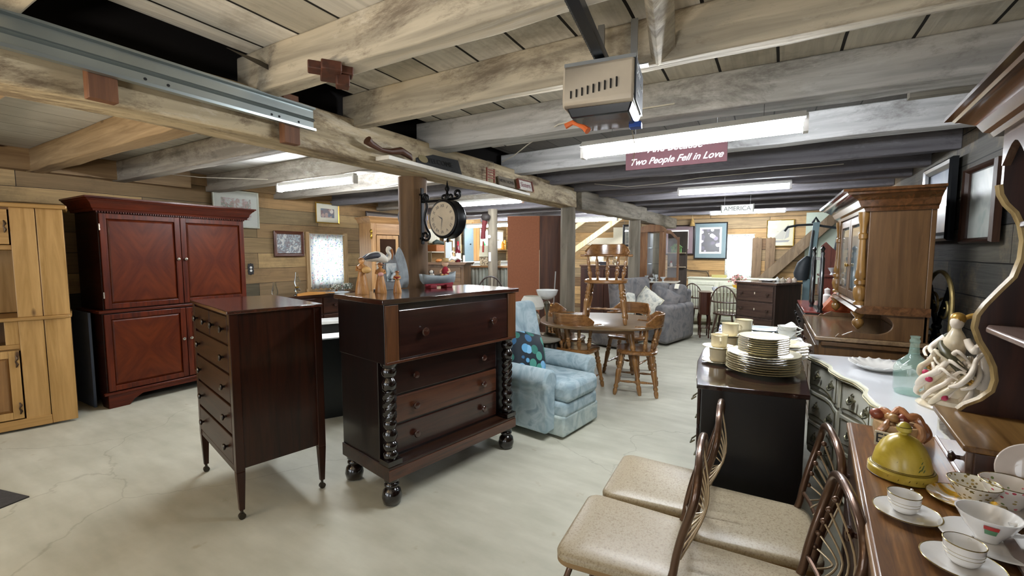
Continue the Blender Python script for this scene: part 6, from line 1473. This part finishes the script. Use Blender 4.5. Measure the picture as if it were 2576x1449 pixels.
zt = stack('dinner_plate', -.005, 2.62, HB, .172, 8, .0120, ivory, g, 'top wide ivory plate, carrying the stack of smaller plates', 'wide ivory dinner plate within the large nearest stack', 'bottom wide ivory plate touching the sideboard top', goldl)
g = 'smaller ivory plates stacked on the dinner plates'
stack('salad_plate', -.005, 2.62, zt - .003, .118, 8, .0110, ivory, g, 'topmost smaller ivory plate of the nearest double stack', 'smaller ivory plate within the upper half of the nearest stack', 'lowest smaller ivory plate, resting on the wide plates', goldl)
g = 'ivory oval-looking platters behind the plate stack'
stack('platter', .075, 3.02, HB, .150, 5, .018, ivory, g, 'top pale platter right behind the nearest plate stack', 'pale platter inside the stack behind the nearest plates', 'lowest pale platter behind the nearest plates', goldl)
beige = plain('#d4c8a8', .2, coat=.6)
MUG = [(.030, 0), (.036, .004), (.037, .02), (.0385, .055), (.041, .062), (.038, .062), (.035, .055), (.033, .02), (.0, .010)]
def cup_pair(x, y, l, s, rz, grp, mat=beige):
    SAU = .085
    a = plate_obj('saucer', f'beige saucer at the foot of the {l}', (x, y, HB), SAU, mat, 'beige saucers on the sideboard', 'saucer', .013, goldl)
    cup('beige_cup', f'lower beige cup of the {l}', (x, y, HB + .008), rz + 180, mat, s, MUG, True, grp, band=goldl)
    z = HB + .008 + .062 * s
    plate_obj('saucer', f'beige saucer balanced halfway up the {l}', (x, y, z), SAU, mat, 'beige saucers on the sideboard', 'saucer', .013, goldl)
    cup('beige_cup', f'upper beige cup of the {l}', (x + .003, y, z + .008), rz, mat, s * .95, MUG, True, grp, band=goldl)
cup_pair(-.225, 2.72, 'nearest two-cup tower', 1.2, -80, 'beige cups stacked in pairs')
cup_pair(-.195, 3.10, 'second two-cup tower, farther left', 1.32, 40, 'beige cups stacked in pairs')
cup('beige_cup', 'third beige cup rising behind the farther two-cup tower', (-.125, 3.34, HB + .09), 130, beige, 1.35, MUG, True, band=goldl)
small('beige_crock', 'beige sugar bowl hidden under the third cup', 'bowl', (-.125, 3.34, HB), beige, [(.035, 0), (.05, .02), (.05, .07), (.04, .09), (0, .09)], n=24)
g = 'blue-white plates in the left rear stack'
stack('blue_plate', -.02, 3.46, HB, .115, 7, .014, bluegr, g, 'top blue-sprigged plate of the left rear stack', 'pale blue plate inside the left rear stack', 'bottom pale blue plate of the left rear stack', None, .004)
small('blue_pitcher', 'blue and white china bowl left of the rear plate stack', 'bowl', (-.24, 3.58, HB), bw, [(.04, 0), (.06, .04), (.055, .08), (.05, .09), (.04, .04), (0, .02)], n=24)
small('teal_bowl', 'grey-green glass bowl upside down beside the second cup tower', 'bowl', (-.075, 3.225, HB), plain('#8fa39b', .15, coat=.5), [(.06, 0), (.05, .03), (.02, .05), (0, .05)], n=24)
o = cup('white_teacup', 'white teacup lying tipped towards the camera at the rear', (.02, 3.42, HB + .045), 10, white_c, 1.25); o.location = (.085, 3.50, HB + .055); o.rotation_euler = (R(62), 0, R(25))
g = 'white saucers in the right rear stack'
stack('white_saucer', .125, 3.30, HB, .092, 6, .011, white_c, g, 'top white saucer under the pair of white teacups', 'white saucer within the right rear stack', 'bottom white saucer of the right rear stack', None, .008)
TEA = [(.020, 0), (.022, .006), (.030, .016), (.047, .038), (.056, .058), (.053, .058), (.044, .038), (.026, .016), (.0, .010)]
cup('white_teacup', 'lower white teacup on the right rear saucer stack', (.120, 3.29, HB + .072), 20, white_c, 1.0, TEA, True, hw=.045, hz=.036)
cup('white_teacup', 'upper white teacup nested on top of the right rear saucer stack', (.125, 3.29, HB + .100), -15, white_c, 1.0, TEA, True, hw=.045, hz=.036)
plate_obj('white_saucer', 'loose white saucer right beside the teacup stack', (.195, 3.48, HB + .001), .08, white_c, None, 'saucer', .012)
t = thing('white_creamer', 'white china creamer lying on its side behind the teacups', 'creamer', (.12, 3.62, HB + .07), 30)
MB().tube([(0, 0, 0), (0, 0, .02), (.0, .0, .06), (.02, 0, .10), (.05, 0, .12)], [.06, .065, .05, .035, .028], 16).build('body', white_c, t); t.location = (.13, 3.6, HB)
MB().tube([(-.04, 0, .04), (-.08, 0, .07), (-.05, 0, .10), (0, 0, .09)], .006).build('handle', white_c, t)

# ================================================================ vinyl kitchen chairs
vin = swirl('speckled_beige_vinyl', ['#85775f', '#9d8f76', '#ab9e85', '#91836a'], 130, .38, .5, 2); bro = plain('#5e4636', .28, .55, coat=.5); rodm = plain('#b5a284', .3, .5); sideb = plain('#8a6f4c', .4)
def kitchen_chair(label):
    t = thing('kitchen_chair', label, 'chair', (0, 0, 0), 0, 'beige vinyl chairs with bentwire backs')
    pts = []
    for (cx, cy, r, a0) in ((.165, -.15, .05, -90), (.135, .16, .06, 0), (-.135, .16, .06, 90), (-.165, -.15, .05, 180)):
        for k in range(7): a = R(a0 + 15 * k); pts.append((cx + r * math.cos(a), cy + r * math.sin(a)))
    sh = lambda k, z: [(x * k, y * k, z) for x, y in pts]
    MB().rings([sh(.97, .425), sh(1.0, .432), sh(1.0, .448)]).build('seat_edge', sideb, t, ang=40)
    MB().rings([sh(1.0, .448), sh(1.005, .460), sh(.985, .470), sh(.93, .476), sh(.6, .480), sh(.2, .481)]).build('seat', vin, t, ang=80)
    hf = [(-.155, .09, .412), (-.172, .15, .425), (-.176, .182, .48), (-.174, .195, .56), (-.178, .212, .64), (-.188, .234, .72), (-.180, .246, .78), (-.142, .248, .832), (-.078, .246, .858)]
    hp = hf + [(0, .245, .866)] + [(-a_, b_, c_) for a_, b_, c_ in reversed(hf)]
    sm = []
    for i in range(len(hp) - 1):
        for k in range(3):
            p = [Vector(hp[max(0, min(len(hp) - 1, i + d))]) for d in (-1, 0, 1, 2)]; u = k / 3
            sm.append(tuple(.5 * ((2 * p[1]) + (-p[0] + p[2]) * u + (2 * p[0] - 5 * p[1] + 4 * p[2] - p[3]) * u * u + (-p[0] + 3 * p[1] - 3 * p[2] + p[3]) * u ** 3)))
    sm.append(hp[-1])
    MB().tube(sm, .0125, 12).build('back_frame', bro, t, ang=80)
    MB().tube([(-.174, .195, .545), (-.09, .21, .54), (0, .215, .538), (.09, .21, .54), (.174, .195, .545)], .008, 8).build('lower_back_rail', bro, t)
    for i in range(6):
        u = i / 5; top = (-.176 + .15 * (1 - u) ** 1.3 * (1 - u * .3), .244 - .030 * u, .846 - .27 * u); bot = (.165 - .27 * u, .205, .545)
        if i == 0: top = (-.04, .246, .862)
        mid = ((top[0] + bot[0]) / 2, .275 - .02 * u, (top[2] + bot[2]) / 2 - .01)
        MB().stube([top, mid, bot], .0033, 8, 6).build('back_rod', rodm, t)
        if i: MB().ball(top, .010, 8, 6).build('rod_ferrule', bro, t)
    for s in (-1, 1):
        MB().tube([(s * .10, -.13, .425), (s * .16, -.15, .415), (s * .185, -.165, .36), (s * .20, -.19, .0)], .011, 10).build('leg', bro, t)
        MB().tube([(s * .10, .11, .425), (s * .15, .13, .415), (s * .175, .16, .36), (s * .19, .22, .0)], .011, 10).build('leg', bro, t)
    return t
k0 = kitchen_chair('rear left beige vinyl chair, closest to the aisle beside the china sideboard'); put(k0, (-.395, 1.985, 0), -88)
for (x, y, rz, l) in ((-.415, 1.545, -87, 'front left beige vinyl chair, its seat nearest the bare floor'), (-.025, 1.87, -86, 'rear right beige vinyl chair in front of the sideboard end, seat half in shadow'), (-.035, 1.43, -85, 'front right beige vinyl chair cut by the bottom picture edge')):
    c = copy_tree(k0); c['label'] = l; put(c, (x, y, 0), rz)

# ================================================================ foreground oak sideboard with hutch top
oakf = wood('#442a14', '#8a6138', 'x', .35, 1.1, coat=.15, c3='#684624', red=True); oakd = wood('#2c180f', '#4a2a1b', 'z', .35, .7, coat=.15); oake = wood('#6a4726', '#a0764a', 'x', .35, .6, coat=.2)
t = thing('oak_sideboard', 'oak sideboard with open hutch shelves at the right front, holding teacups', 'sideboard', (.295, 2.09, 0), -94.5)
W, D, HS = 1.55, .56, .85
fbox('body', .02, W, .02, D, .08, HS - .03, wood('#3a2414', '#5e3d23', 'x', .35, .7, coat=.2), t)
MB().box(0, W, 0, D, HS - .03, HS).build('top', oakf, t, .006); MB().box(-.004, W, -.006, .012, HS - .028, HS - .004).build('front_edge', oake, t, .004)
fbox('plinth', .03, W, .04, D, 0, .08, mhd, t)
for i in range(2): panel_door(t, .05 + i * .75, .76 + i * .75, .12, .60, .02, oakd, oakd, st=.07)
for i in range(2): drawer(t, .05 + i * .75, .76 + i * .75, .63, .80, .02, wood('#3a2414', '#5e3d23', 'x', .35, .7, coat=.2), (.2 + i * .75, .6 + i * .75), knb)
# drawer box on the top and its knobbed drawer
yb = .245
fbox('drawer_case', .0, .40, yb + .012, D, HS, HS + .095, oakd, t, .002)
MB().box(-.005, .40, yb - .012, D, HS + .095, HS + .112).build('case_top', wood('#4a3216', '#93713f', 'x', .3, .4, coat=.2, c3='#735530', red=True), t, .003)
fbox('niche_floor_board', .40, W, yb + .16, D, HS, HS + .012, oakd, t)
for i, (a, b) in enumerate(((.02, .38),)):
    drawer(t, a, b, HS + .006, HS + .09, yb + .012, plain('#6a564b', .2, coat=.8), (a + .30,), plain('#2b1a14', .25, coat=.5), .014, ks=.8)
# silvery bevelled glass sliding panel leaning under the drawer
MB().prism([(yb - .005, HS + .002), (yb + .012, HS + .002), (yb + .012, HS + .02), (yb - .005, HS + .01)], .02, .95, 'yz').build('ledge_strip', plain('#7f7068', .15, coat=.8), t, smooth=False)
# far side panel with its scalloped profile; world X of the photo profile
prof = [(.02, .0), (.035, .018), (.075, .045), (.105, .08), (.112, .12), (.105, .165), (.088, .205), (.062, .25), (.048, .29), (.052, .33), (.07, .365), (.10, .41), (.135, .46), (.15, .52), (.152, .58), (.142, .63), (.125, .67), (.10, .70), (.085, .73), (.08, .76), (.08, .93)]
z0 = HS + .112; pl = [(yb + .035 + a * .9, z0 + b) for a, b in prof] + [(D, z0 + .93), (D, z0)]
MB().prism(pl, .005, .028, 'yz').build('far_side_panel', wood('#2e1710', '#472619', 'z', .4, .7), t, smooth=False)
el = [(.004, a, b) for a, b in pl[:-2]]
MB().tube([(.016, a - .003, b) for a, b in [(p[1], p[2]) for p in el][:-1]], .0135, 6).build('panel_edge', wood('#7d6234', '#c2a56a', 'z', .3, 1), t)
pl2 = [(a, b) for a, b in pl]
MB().prism(pl2, W - .03, W - .005, 'yz').build('near_side_panel', oakd, t, smooth=False)
fbox('hutch_back', .0, W, D - .015, D, z0, z0 + .93, oakd, t)
MB().prism([(.028, yb + .10), (.10, yb + .08), (.5, yb + .09), (W - .03, yb + .09), (W - .03, D - .02), (.028, D - .02)], z0 + .285, z0 + .305, 'xy').build('shelf', wood('#5a4038', '#8f7468', 'x', .25, .7, coat=.4), t, .006)
MB().prism([(.028, yb + .15), (W - .03, yb + .15), (W - .03, D - .02), (.028, D - .02)], z0 + .62, z0 + .64, 'xy').build('shelf', oakd, t, .004)
# scalloped apron and cornice along the front
za = z0 + .93; ap = [(.028, za), (W, za)]
for i in range(60, -1, -1):
    x = .028 + (W - .028) * i / 60; ap.append((x, za - .085 - .035 * math.cos(x * 2 * PI / .26) ))
MB().prism(ap, yb + .10, yb + .12).build('scalloped_apron', wood('#4a3428', '#6f5647', 'x', .18, .7, coat=.9), t, ang=30)
crown(t, 0, W, yb + .10, D, za - .01, .10, .12, wood('#3c241a', '#6a4a38', 'x', .14, .7, coat=1.0))

# ---- things on the oak sideboard
t = thing('cheese_dome', 'yellow painted ceramic dome with knob on the oak sideboard', 'dome', (.362, 1.65, HS + .0)); t.scale = (.78, .78, .90)
yel = swirl('yellow_glaze', ['#a08a2a', '#b8a03c', '#c7af52', '#ab9434'], 10, .28, .6)
MB().lathe([(.094, 0), (.100, .004), (.100, .026), (.094, .032), (.088, .033), (.086, .045), (.079, .075), (.064, .104), (.042, .127), (.018, .138)], n=48).build('dome', yel, t, ang=40)
MB().lathe([(.012, .134), (.013, .142), (.022, .150), (.023, .162), (.012, .176), (.0, .180)], n=20).build('knob', plain('#b7a545', .25, coat=.5), t)
for z, r in ((.0335, .0945), (.004, .1005), (.036, .0885), (.164, .0225)): MB().hoop(r, z, .0009, 48).build('brown_line', plain('#3d3416', .4), t)
gr_ = plain('#3f5a2c', .5)
fw_ = (-.20, -.98); A0 = math.atan2(-1, .12)
for k, (da, z, s) in enumerate(((.35, .055, 1.0), (.42, .062, .8), (.28, .06, .7), (.35, .070, 1.1), (.35, .082, .8), (.44, .050, .7), (.26, .05, .7), (-.25, .10, .5), (-.32, .092, .5), (-.22, .088, .45), (-.5, .065, .4), (-.02, .12, .3), (.03, .12, .3), (.12, .1, .4), (-.7, .02, .4), (-.4, .016, .4), (-.1, .018, .45), (.1, .018, .4), (.3, .018, .4))):
    a = A0 + da
    rr = .1004 if z < .03 else .0865 - max(0, z - .045) * .30 - max(0, z - .075) * .45 - max(0, z - .104) * .25
    c_, s_ = math.cos(a), math.sin(a); q = .008 * s
    MB().add([((rr + .0012) * c_ + q * s_ * .5, (rr + .0012) * s_ - q * c_ * .5, z - q), ((rr + .0012) * c_ - q * s_, (rr + .0012) * s_ + q * c_, z + q), ((rr + .001) * c_ - q * s_ * .3, (rr + .001) * s_ + q * c_ * .3, z - q * .6), ((rr - .002) * c_, (rr - .002) * s_, z)], [(0, 1, 3), (1, 2, 3), (0, 2, 1), (2, 0, 3)]).build('painted_leaf', gr_ if k < 7 else plain('#5a4a1a', .5), t, smooth=False)
t = thing('clay_basket', 'shiny terracotta ceramic basket of fruit and pine cones with black block letters', 'basket', (.405, 1.92, HS), -20); t.scale = (.82, .82, .85)
clay = plain('#a9714c', .25, noise=.3, scale=25, coat=.5)
MB().lathe([(.055, 0), (.075, .02), (.082, .06), (.080, .09), (.06, .09)], n=26).build('bowl', plain('#b99a72', .35, noise=.2, scale=30), t)
rnd = random.Random(9)
for i in range(11):
    a = rnd.uniform(0, 6.28); r = rnd.uniform(.01, .075); MB().ball((r * math.cos(a), r * math.sin(a), .095 + rnd.uniform(-.012, .03)), (rnd.uniform(.018, .028), rnd.uniform(.018, .026), rnd.uniform(.016, .024)), 10, 7).build('fruit', (clay, plain('#7d4632', .3, coat=.4), plain('#b08a5c', .3, coat=.4), plain('#8a4a3a', .3, coat=.4))[i % 4], t)
MB().stube([(-.08, .0, .08), (-.055, .01, .12), (-.02, -.01, .118), (.0, .01, .138), (.03, -.01, .125), (.055, .01, .12), (.085, 0, .07)], [.012, .017, .012, .016, .012, .017, .012], 10).build('twisted_handle', clay, t)
for i in range(7):
    a = -2.2 + i * .75; MB().stube([(.075 * math.cos(a), .075 * math.sin(a), .03), (.092 * math.cos(a + .15), .092 * math.sin(a + .15), .06), (.08 * math.cos(a + .3), .08 * math.sin(a + .3), .09), (.06 * math.cos(a + .2), .06 * math.sin(a + .2), .105)], [.008, .014, .013, .006], 10).build('clay_leaf', clay if i % 2 else plain('#b98a66', .3, noise=.2, coat=.4), t)
MB().box(-.055, .01, -.112, -.104, .012, .07).build('letter_tag', plain('#c9bea6', .5), t, .002)
text('lettering', 'ET', .055, plain('#15161a', .5), t, (-.022, -.113, .042), 90)
china = plain('#e2e0dc', .12, coat=.8); gl = plain('#a08a52', .2, .8)
ESP = [(.022, 0), (.026, .003), (.033, .012), (.0385, .032), (.041, .056), (.039, .056), (.036, .032), (.030, .012), (.0, .008)]
def tea_set(lc, ls, x, y, rz, sr, cs, mat=china, prof=ESP, gold=gl, hand=True, off=(0, 0), cname='teacup', hw=.026, grp=None, smat=None):
    s = plate_obj('saucer', ls, (x, y, HS), sr, smat or mat, 'saucers on the oak sideboard', 'saucer', .012, gold)
    return cup(cname, lc, (x + off[0], y + off[1], HS + .008), rz, mat, cs, prof, hand, 'teacups on the oak sideboard', hw, .032, gold)
def bands(c, s):
    for z, r in ((.036, .0390), (.026, .0372)): MB().hoop(r * s, z * s, .0005).build('gold_band', plain('#b5a988', .3, .3), c)
c = tea_set('gold-rimmed straight-sided cup nearest the yellow dome', 'gold-rimmed saucer in front of the yellow dome', .322, 1.395, 60, .066, .82, off=(-.005, .006)); bands(c, .82)
c = tea_set('gold-rimmed straight-sided cup nearest the camera', 'gold-rimmed saucer nearest the camera', .372, 1.215, 60, .066, .82, off=(.003, .006)); bands(c, .82)
WID = [(.022, 0), (.024, .006), (.030, .014), (.044, .034), (.053, .052), (.060, .066), (.057, .066), (.050, .052), (.040, .034), (.026, .014), (.0, .010)]
c = tea_set('wide white souvenir cup with a red and green crest', 'large white saucer under the souvenir cup', .455, 1.345, 5, .088, .92, prof=WID, gold=None, hw=.058, off=(-.004, .01))
def decal(c, ang_, r0, r1, z0, z1, wa, mat, nm='crest'):
    m = MB(); n = 8
    for i in range(n):
        for j in (0, 1): pass
    g_ = []
    for j in range(4):
        for i in range(n + 1): 
            z = z0 + (z1 - z0) * j / 3; r = r0 + (r1 - r0) * j / 3 + .0009; a = ang_ - wa / 2 + wa * i / n; g_.append((r * math.cos(a), r * math.sin(a), z))
    m.add(g_, [(j * (n + 1) + i, j * (n + 1) + i + 1, (j + 1) * (n + 1) + i + 1, (j + 1) * (n + 1) + i) for j in range(3) for i in range(n)])
    return m.build(nm, mat, c)
AV = R(-112) - R(5)
decal(c, AV + .18, .0405, .0485, .029, .042, .42, plain('#5f8f6a', .4)); decal(c, AV + .18, .0485, .0530, .0425, .052, .46, plain('#b13a38', .4)); decal(c, AV + .25, .0495, .0520, .0455, .0500, .2, plain('#3b2320', .4))
fl_c = spots('rose_china', '#e9e4de', ['#c24f5f', '#d9858e', '#7c8f5c', '#b3a06a'], 75, .28, .12)
c = tea_set('footed teacup painted with a pink flower at the right edge', 'gold-footed saucer under the pink flower cup', .555, 1.53, 0, .072, .95, mat=fl_c, prof=WID, smat=china, off=(-.002, .03))
gold_c = spots('gilt_leaf_china', '#e6e2d6', ['#8f7a46', '#a8935c', '#6f6238'], 95, .33, .12)
c = tea_set('gilt-leaf patterned teacup behind the souvenir cup', 'gilt saucer with yellow flower inside',   .468, 1.545, 10, .075, .86, mat=gold_c, prof=WID, hw=.05, off=(.012, -.01), smat=swirl('gilt_yellow_saucer', ['#e6e2d6', '#9a8650', '#d9a51c', '#e6e2d6', '#b9a878'], 22, .15, 1))
o = plate_obj('upright_saucer', 'pinkish plate standing on edge against the hutch at the right edge', (.62, 1.62, HS + .085), .075, plain('#cfc3b8', .25, coat=.5)); o.rotation_euler = (R(78), 0, R(-20))

# dark mat at the left picture edge
o = MB().box(-.35, .35, -.5, .5, 0, .008).build('floor_mat', plain('#3d3b3a', .9, noise=.2, scale=60), smooth=False); put(o, (-4.10, .18, 0), 14); tag(o, 'corner of a dark grey floor mat at the left picture edge', 'mat')
# ================================================================ far left: kitchen corner
t = thing('storage_shelf', 'white wall shelf with orange basket high in the far left corner', 'shelf', (XL + .02, 7.0, 1.52), 90)
fbox('shelf_board', 0, .9, -.30, 0, 0, .02, plain('#d9d3bf', .5), t, .002); fbox('upright', .0, .02, -.28, 0, -1.52, .0, plain('#8a7a5e', .6), t)
o = MB().box(0, .42, -.24, 0, 0, .14).build('orange_basket', plain('#a9683a', .7, noise=.2, scale=60), bevel=.01); put(o, (XL + .06, 7.2, 1.541), 90); o.location.x = XL + .03; tag(o, 'orange woven basket on the far left wall shelf', 'basket')
o = MB().tube([(0, 0, .03), (.12, 0, .06), (.24, .02, .05), (.36, 0, .03)], [.03, .05, .04, .03], 10).build('dark_cloth', plain('#3c4844', .8)); put(o, (XL + .16, 7.24, 1.69), 90); tag(o, 'dark green cloth heaped in the orange basket', 'cloth')
bead_b = planks('cream_beadboard', 'z', 'y', .06, 3, ['#d5d0b4', '#dcd7bd'], .6, gap='#a39e86', gapw=.003, grain=.05)
for y0, y1, z0, z1, l in ((7.25, 7.6, 1.72, 2.02, 'cream beadboard panel above the far left shelf'), (8.0, 8.32, 1.64, 2.05, 'cream beadboard panel right of the small framed print')):
    o = MB().box(XL + .004, XL + .03, y0, y1, z0, z1).build('beadboard_panel', bead_b, smooth=False); tag(o, l, 'panel')
t = thing('grey_door_panel', 'tall blue-grey painted door panel standing on the white units against the wall', 'door panel', (XL + .06, 8.44, .0), 0)
MB().box(0, .04, 0, .36, 1.311, 2.2).build('panel', plain('#64747b', .7, noise=.05), t, .004); MB().cyl((.04, .22, 1.72), (.06, .22, 1.72), .014).build('knob', iron, t)
o = MB().box(XL + .004, XL + .05, 8.86, 9.12, 1.32, 2.25).build('pine_board_panel', wood('#a5713a', '#cf9c5c', 'z', .6, .6), smooth=False); tag(o, 'upright pine boards between grey door panel and bright windows', 'board')
t = thing('kitchen_unit', 'white kitchen base units under the bright far windows', 'kitchen unit', (-6.22, 8.05, 0), 90)
fbox('body', 0, 2.3, 0, .55, .08, 1.28, plain('#dfe4e4', .5), t).location.y = -.0
t.location.x = -5.70
for i in range(4): d_ = fbox('door', .02 + .55 * i, .55 + .55 * i, -.02, 0, .12, 1.22, plain('#e6eaea', .45), t); MB().cyl((.10 + .55 * i, -.02, 1.10), (.10 + .55 * i, -.04, 1.10), .018, n=10).build('door_knob', iron, d_)
MB().box(0, 2.3, -.03, .58, 1.28, 1.31).build('worktop', plain('#d3d6d2', .35), t, .004)
fbox('plinth', .01, 2.29, .03, .54, 0, .08, mhd, t)
t = thing('bar_counter', 'wooden-topped bar counter faced with corrugated metal, by the thin log post', 'counter', (-4.93, 6.84, 0), 8)
wv = [(x * .01, -.014 * math.cos(x * .01 * 2 * PI / .075)) for x in range(0, 91)]
MB().prism(wv + [(.9, .04), (0, .04)], .03, 1.235, 'xy').build('corrugated_front', plain('#a2a69b', .4, .7, noise=.15, scale=8), t, ang=60)
fbox('carcass', 0, .9, .04, .40, .0, 1.235, wood('#4a3524', '#6d5138', 'z', .6), t); MB().box(-.03, .93, -.05, .45, 1.235, 1.27).build('counter_top', wood('#6a4527', '#96683c', 'x', .3, coat=.3), t, .005)
t = thing('birdhouse', 'cream toy house with peaked roof and tiny figures on the bar counter', 'toy house', (-4.74, 6.93, 1.27), 20)
MB().box(0, .22, 0, .16, 0, .17).build('walls', spots('nativity_front', '#b9a98a', ['#4a3524', '#2c2420', '#d9cfb4', '#6f5a3c'], 45, .42), t, smooth=False); MB().prism([(-.01, .17), (.01, .38), (.23, .38), (.25, .17)], -.03, .18).build('roof', plain('#d6d2b6', .7), t, smooth=False)
o = MB().box(0, .10, 0, .06, 0, .10).build('small_block_house', spots('nativity_front2', '#a99a7d', ['#3a2c20', '#cfc4a4'], 60, .4), smooth=False); put(o, (-4.44, 6.98, 1.27), 14); tag(o, 'small tan block with dark markings beside the toy house', 'ornament')
t = thing('old_sideboard', 'brown carved sideboard left of the bar counter, behind the toy boat', 'sideboard', (-5.20, 5.98, 0), 18)
fbox('body', 0, .66, 0, .42, .08, 1.30, wood('#4d3521', '#7a5a3a', 'z', .45, .8), t); MB().prism([(-.03, 1.30), (.69, 1.30), (.73, 1.345), (-.07, 1.345)], -.05, .44).build('top', wood('#5a3d25', '#836040', 'x', .3), t, .003)
for j in range(3): drawer(t, .05, .61, .15 + j * .38, .50 + j * .38, 0, wood('#4d3521', '#7a5a3a', 'x', .45, .8), (.50,), plain('#3d2b1c', .4))
fbox('plinth', .02, .64, .02, .4, 0, .08, mhd, t)
t = thing('wine_bottle', 'large red-topped wine bottle with white label on the old sideboard', 'bottle', (-4.78, 6.30, 1.345))
MB().lathe([(.045, 0), (.05, .01), (.05, .20), (.03, .26), (.018, .30), (.018, .36)], n=20).build('bottle_body', plain('#5b1520', .15, coat=.6), t); MB().lathe([(.0505, .05), (.0515, .06), (.0515, .15), (.0505, .16)], n=20).build('label', plain('#e5e0da', .5), t)
MB().lathe([(.019, .28), (.0195, .37), (.0, .372)], n=16).build('red_foil', plain('#9c2030', .3), t)
picture('little oval-framed print standing behind the wine bottle', (-4.97, 6.28, 1.56), 18, .16, .34, .02, wood('#6a4a28', '#93703f', 'z', .4), 0, plain('#b5c4c8', .5), None)
t = thing('white_dragon', 'white porcelain animal figure in front of the wine bottle', 'figurine', (-4.72, 6.13, 1.345), 20)
MB().tube([(-.11, 0, .03), (-.06, 0, .08), (0, .01, .06), (.06, 0, .09), (.12, 0, .04)], [.02, .035, .04, .03, .012], 10).build('body', plain('#e9ece9', .2, coat=.5), t); MB().tube([(-.05, 0, .08), (-.07, 0, .16), (-.03, 0, .20)], [.02, .018, .012], 8).build('neck', plain('#e9ece9', .2, coat=.5), t)
small('white_candle', 'small white candle at the right end of the old sideboard', 'candle', (-4.62, 6.26, 1.345), plain('#e9e6da', .5), [(.02, 0), (.02, .12), (.008, .125)])
small('orange_flowers', 'low clump of orange dried flowers at the left end of the old sideboard', 'flowers', (-5.06, 6.12, 1.345), plain('#b5713a', .8, noise=.4, scale=80), [(.05, 0), (.07, .02), (.05, .05), (.01, .06)])
t = thing('red_hanging_ornament', 'dark red boot-shaped ornament with paddle hanging on the thin log post', 'ornament', (-4.36, 6.58, 1.5))
MB().tube([(-.02, 0, .62), (-.03, -.02, .50), (-.05, -.02, .38), (-.055, -.02, .26)], [.05, .045, .04, .045], 10).build('stocking', plain('#5a2024', .8), t); MB().prism([(-.07, .02), (-.04, .02), (-.035, .12), (-.045, .22), (-.06, .22), (-.07, .12)], -.03, -.015).build('paddle', plain('#7a2a24', .6), t)
MB().ball((-.0, -.02, .64), (.09, .06, .07)).build('dark_bow', plain('#2c2725', .7), t)
o = MB().box(-.02, .02, -.004, 0, -.08, .08).build('paper_note', plain('#dfe0e4', .6), smooth=False); put(o, (-4.30, 6.60, 1.44), 30); tag(o, 'white paper note pinned on the thin log post', 'note')
o = MB().cyl((0, 0, 0), (0, -.01, 0), .03, n=16).build('round_gauge', plain('#c9c4b4', .5)); put(o, (-4.31, 6.60, 1.80), 30); tag(o, 'small round white dial on the thin log post', 'dial')
ww = windsor('dark windsor chair in front of the thin log post and corrugated counter', wood('#1f1512', '#38261f', 'z', .4, 1.2, coat=.2), arm=True); put(ww, (-3.95, 6.05, 0), 30); ww.scale = (1.12, 1.12, 1.18)
small('green_bottle_small', 'green glass bottle on the sill of the left bright window', 'bottle', (XL + .07, 9.30, 1.605 - .0), plain('#2f9a55', .15, coat=.5), [(.04, 0), (.04, .12), (.015, .16), (.015, .2)])
small('orange_jar', 'orange jar on the sill of the right bright window', 'jar', (XL + .07, 10.2, 1.605), plain('#d98a1c', .2, coat=.5), [(.05, 0), (.05, .16), (.03, .18), (.03, .22)])
small('yellow_jar', 'pale yellow jar beside the orange jar on the window sill', 'jar', (XL + .07, 10.32, 1.605), plain('#dcae4a', .2, coat=.5), [(.035, 0), (.035, .22), (.02, .26)])
struct(bx('trim_10', XL, XL + .14, 9.15, 10.42, 1.575, 1.603, wood('#8a6a45', '#b99566', 'y', .6)))
picture('small wooden-framed pale print on the far left wall between beadboards', (XL + .03, 7.80, 1.78), 90, .16, .26, .015, wood('#6a4a28', '#93703f', 'z', .4), .0, plain('#b9c9cc', .5), None)
t = thing('yellow_poster', 'small blue and yellow sign high on the far left wall, beside the clock bracket', 'sign', (XL + .02, 7.1, 2.2), 90)
MB().box(0, .12, -.012, 0, 0, .10).build('blue_part', plain('#7d8fd0', .5), t, smooth=False); MB().box(0, .09, -.012, 0, -.16, -.005).build('yellow_part', plain('#d9c42a', .5), t, smooth=False)
o = MB().cyl((0, 0, 0), (0, -.02, 0), .13, n=24).build('round_dark_plate', plain('#4a4238', .6)); put(o, (-3.98, 9.53, 1.88), 0); tag(o, 'round dark plate hanging on the pale stud', 'plate')
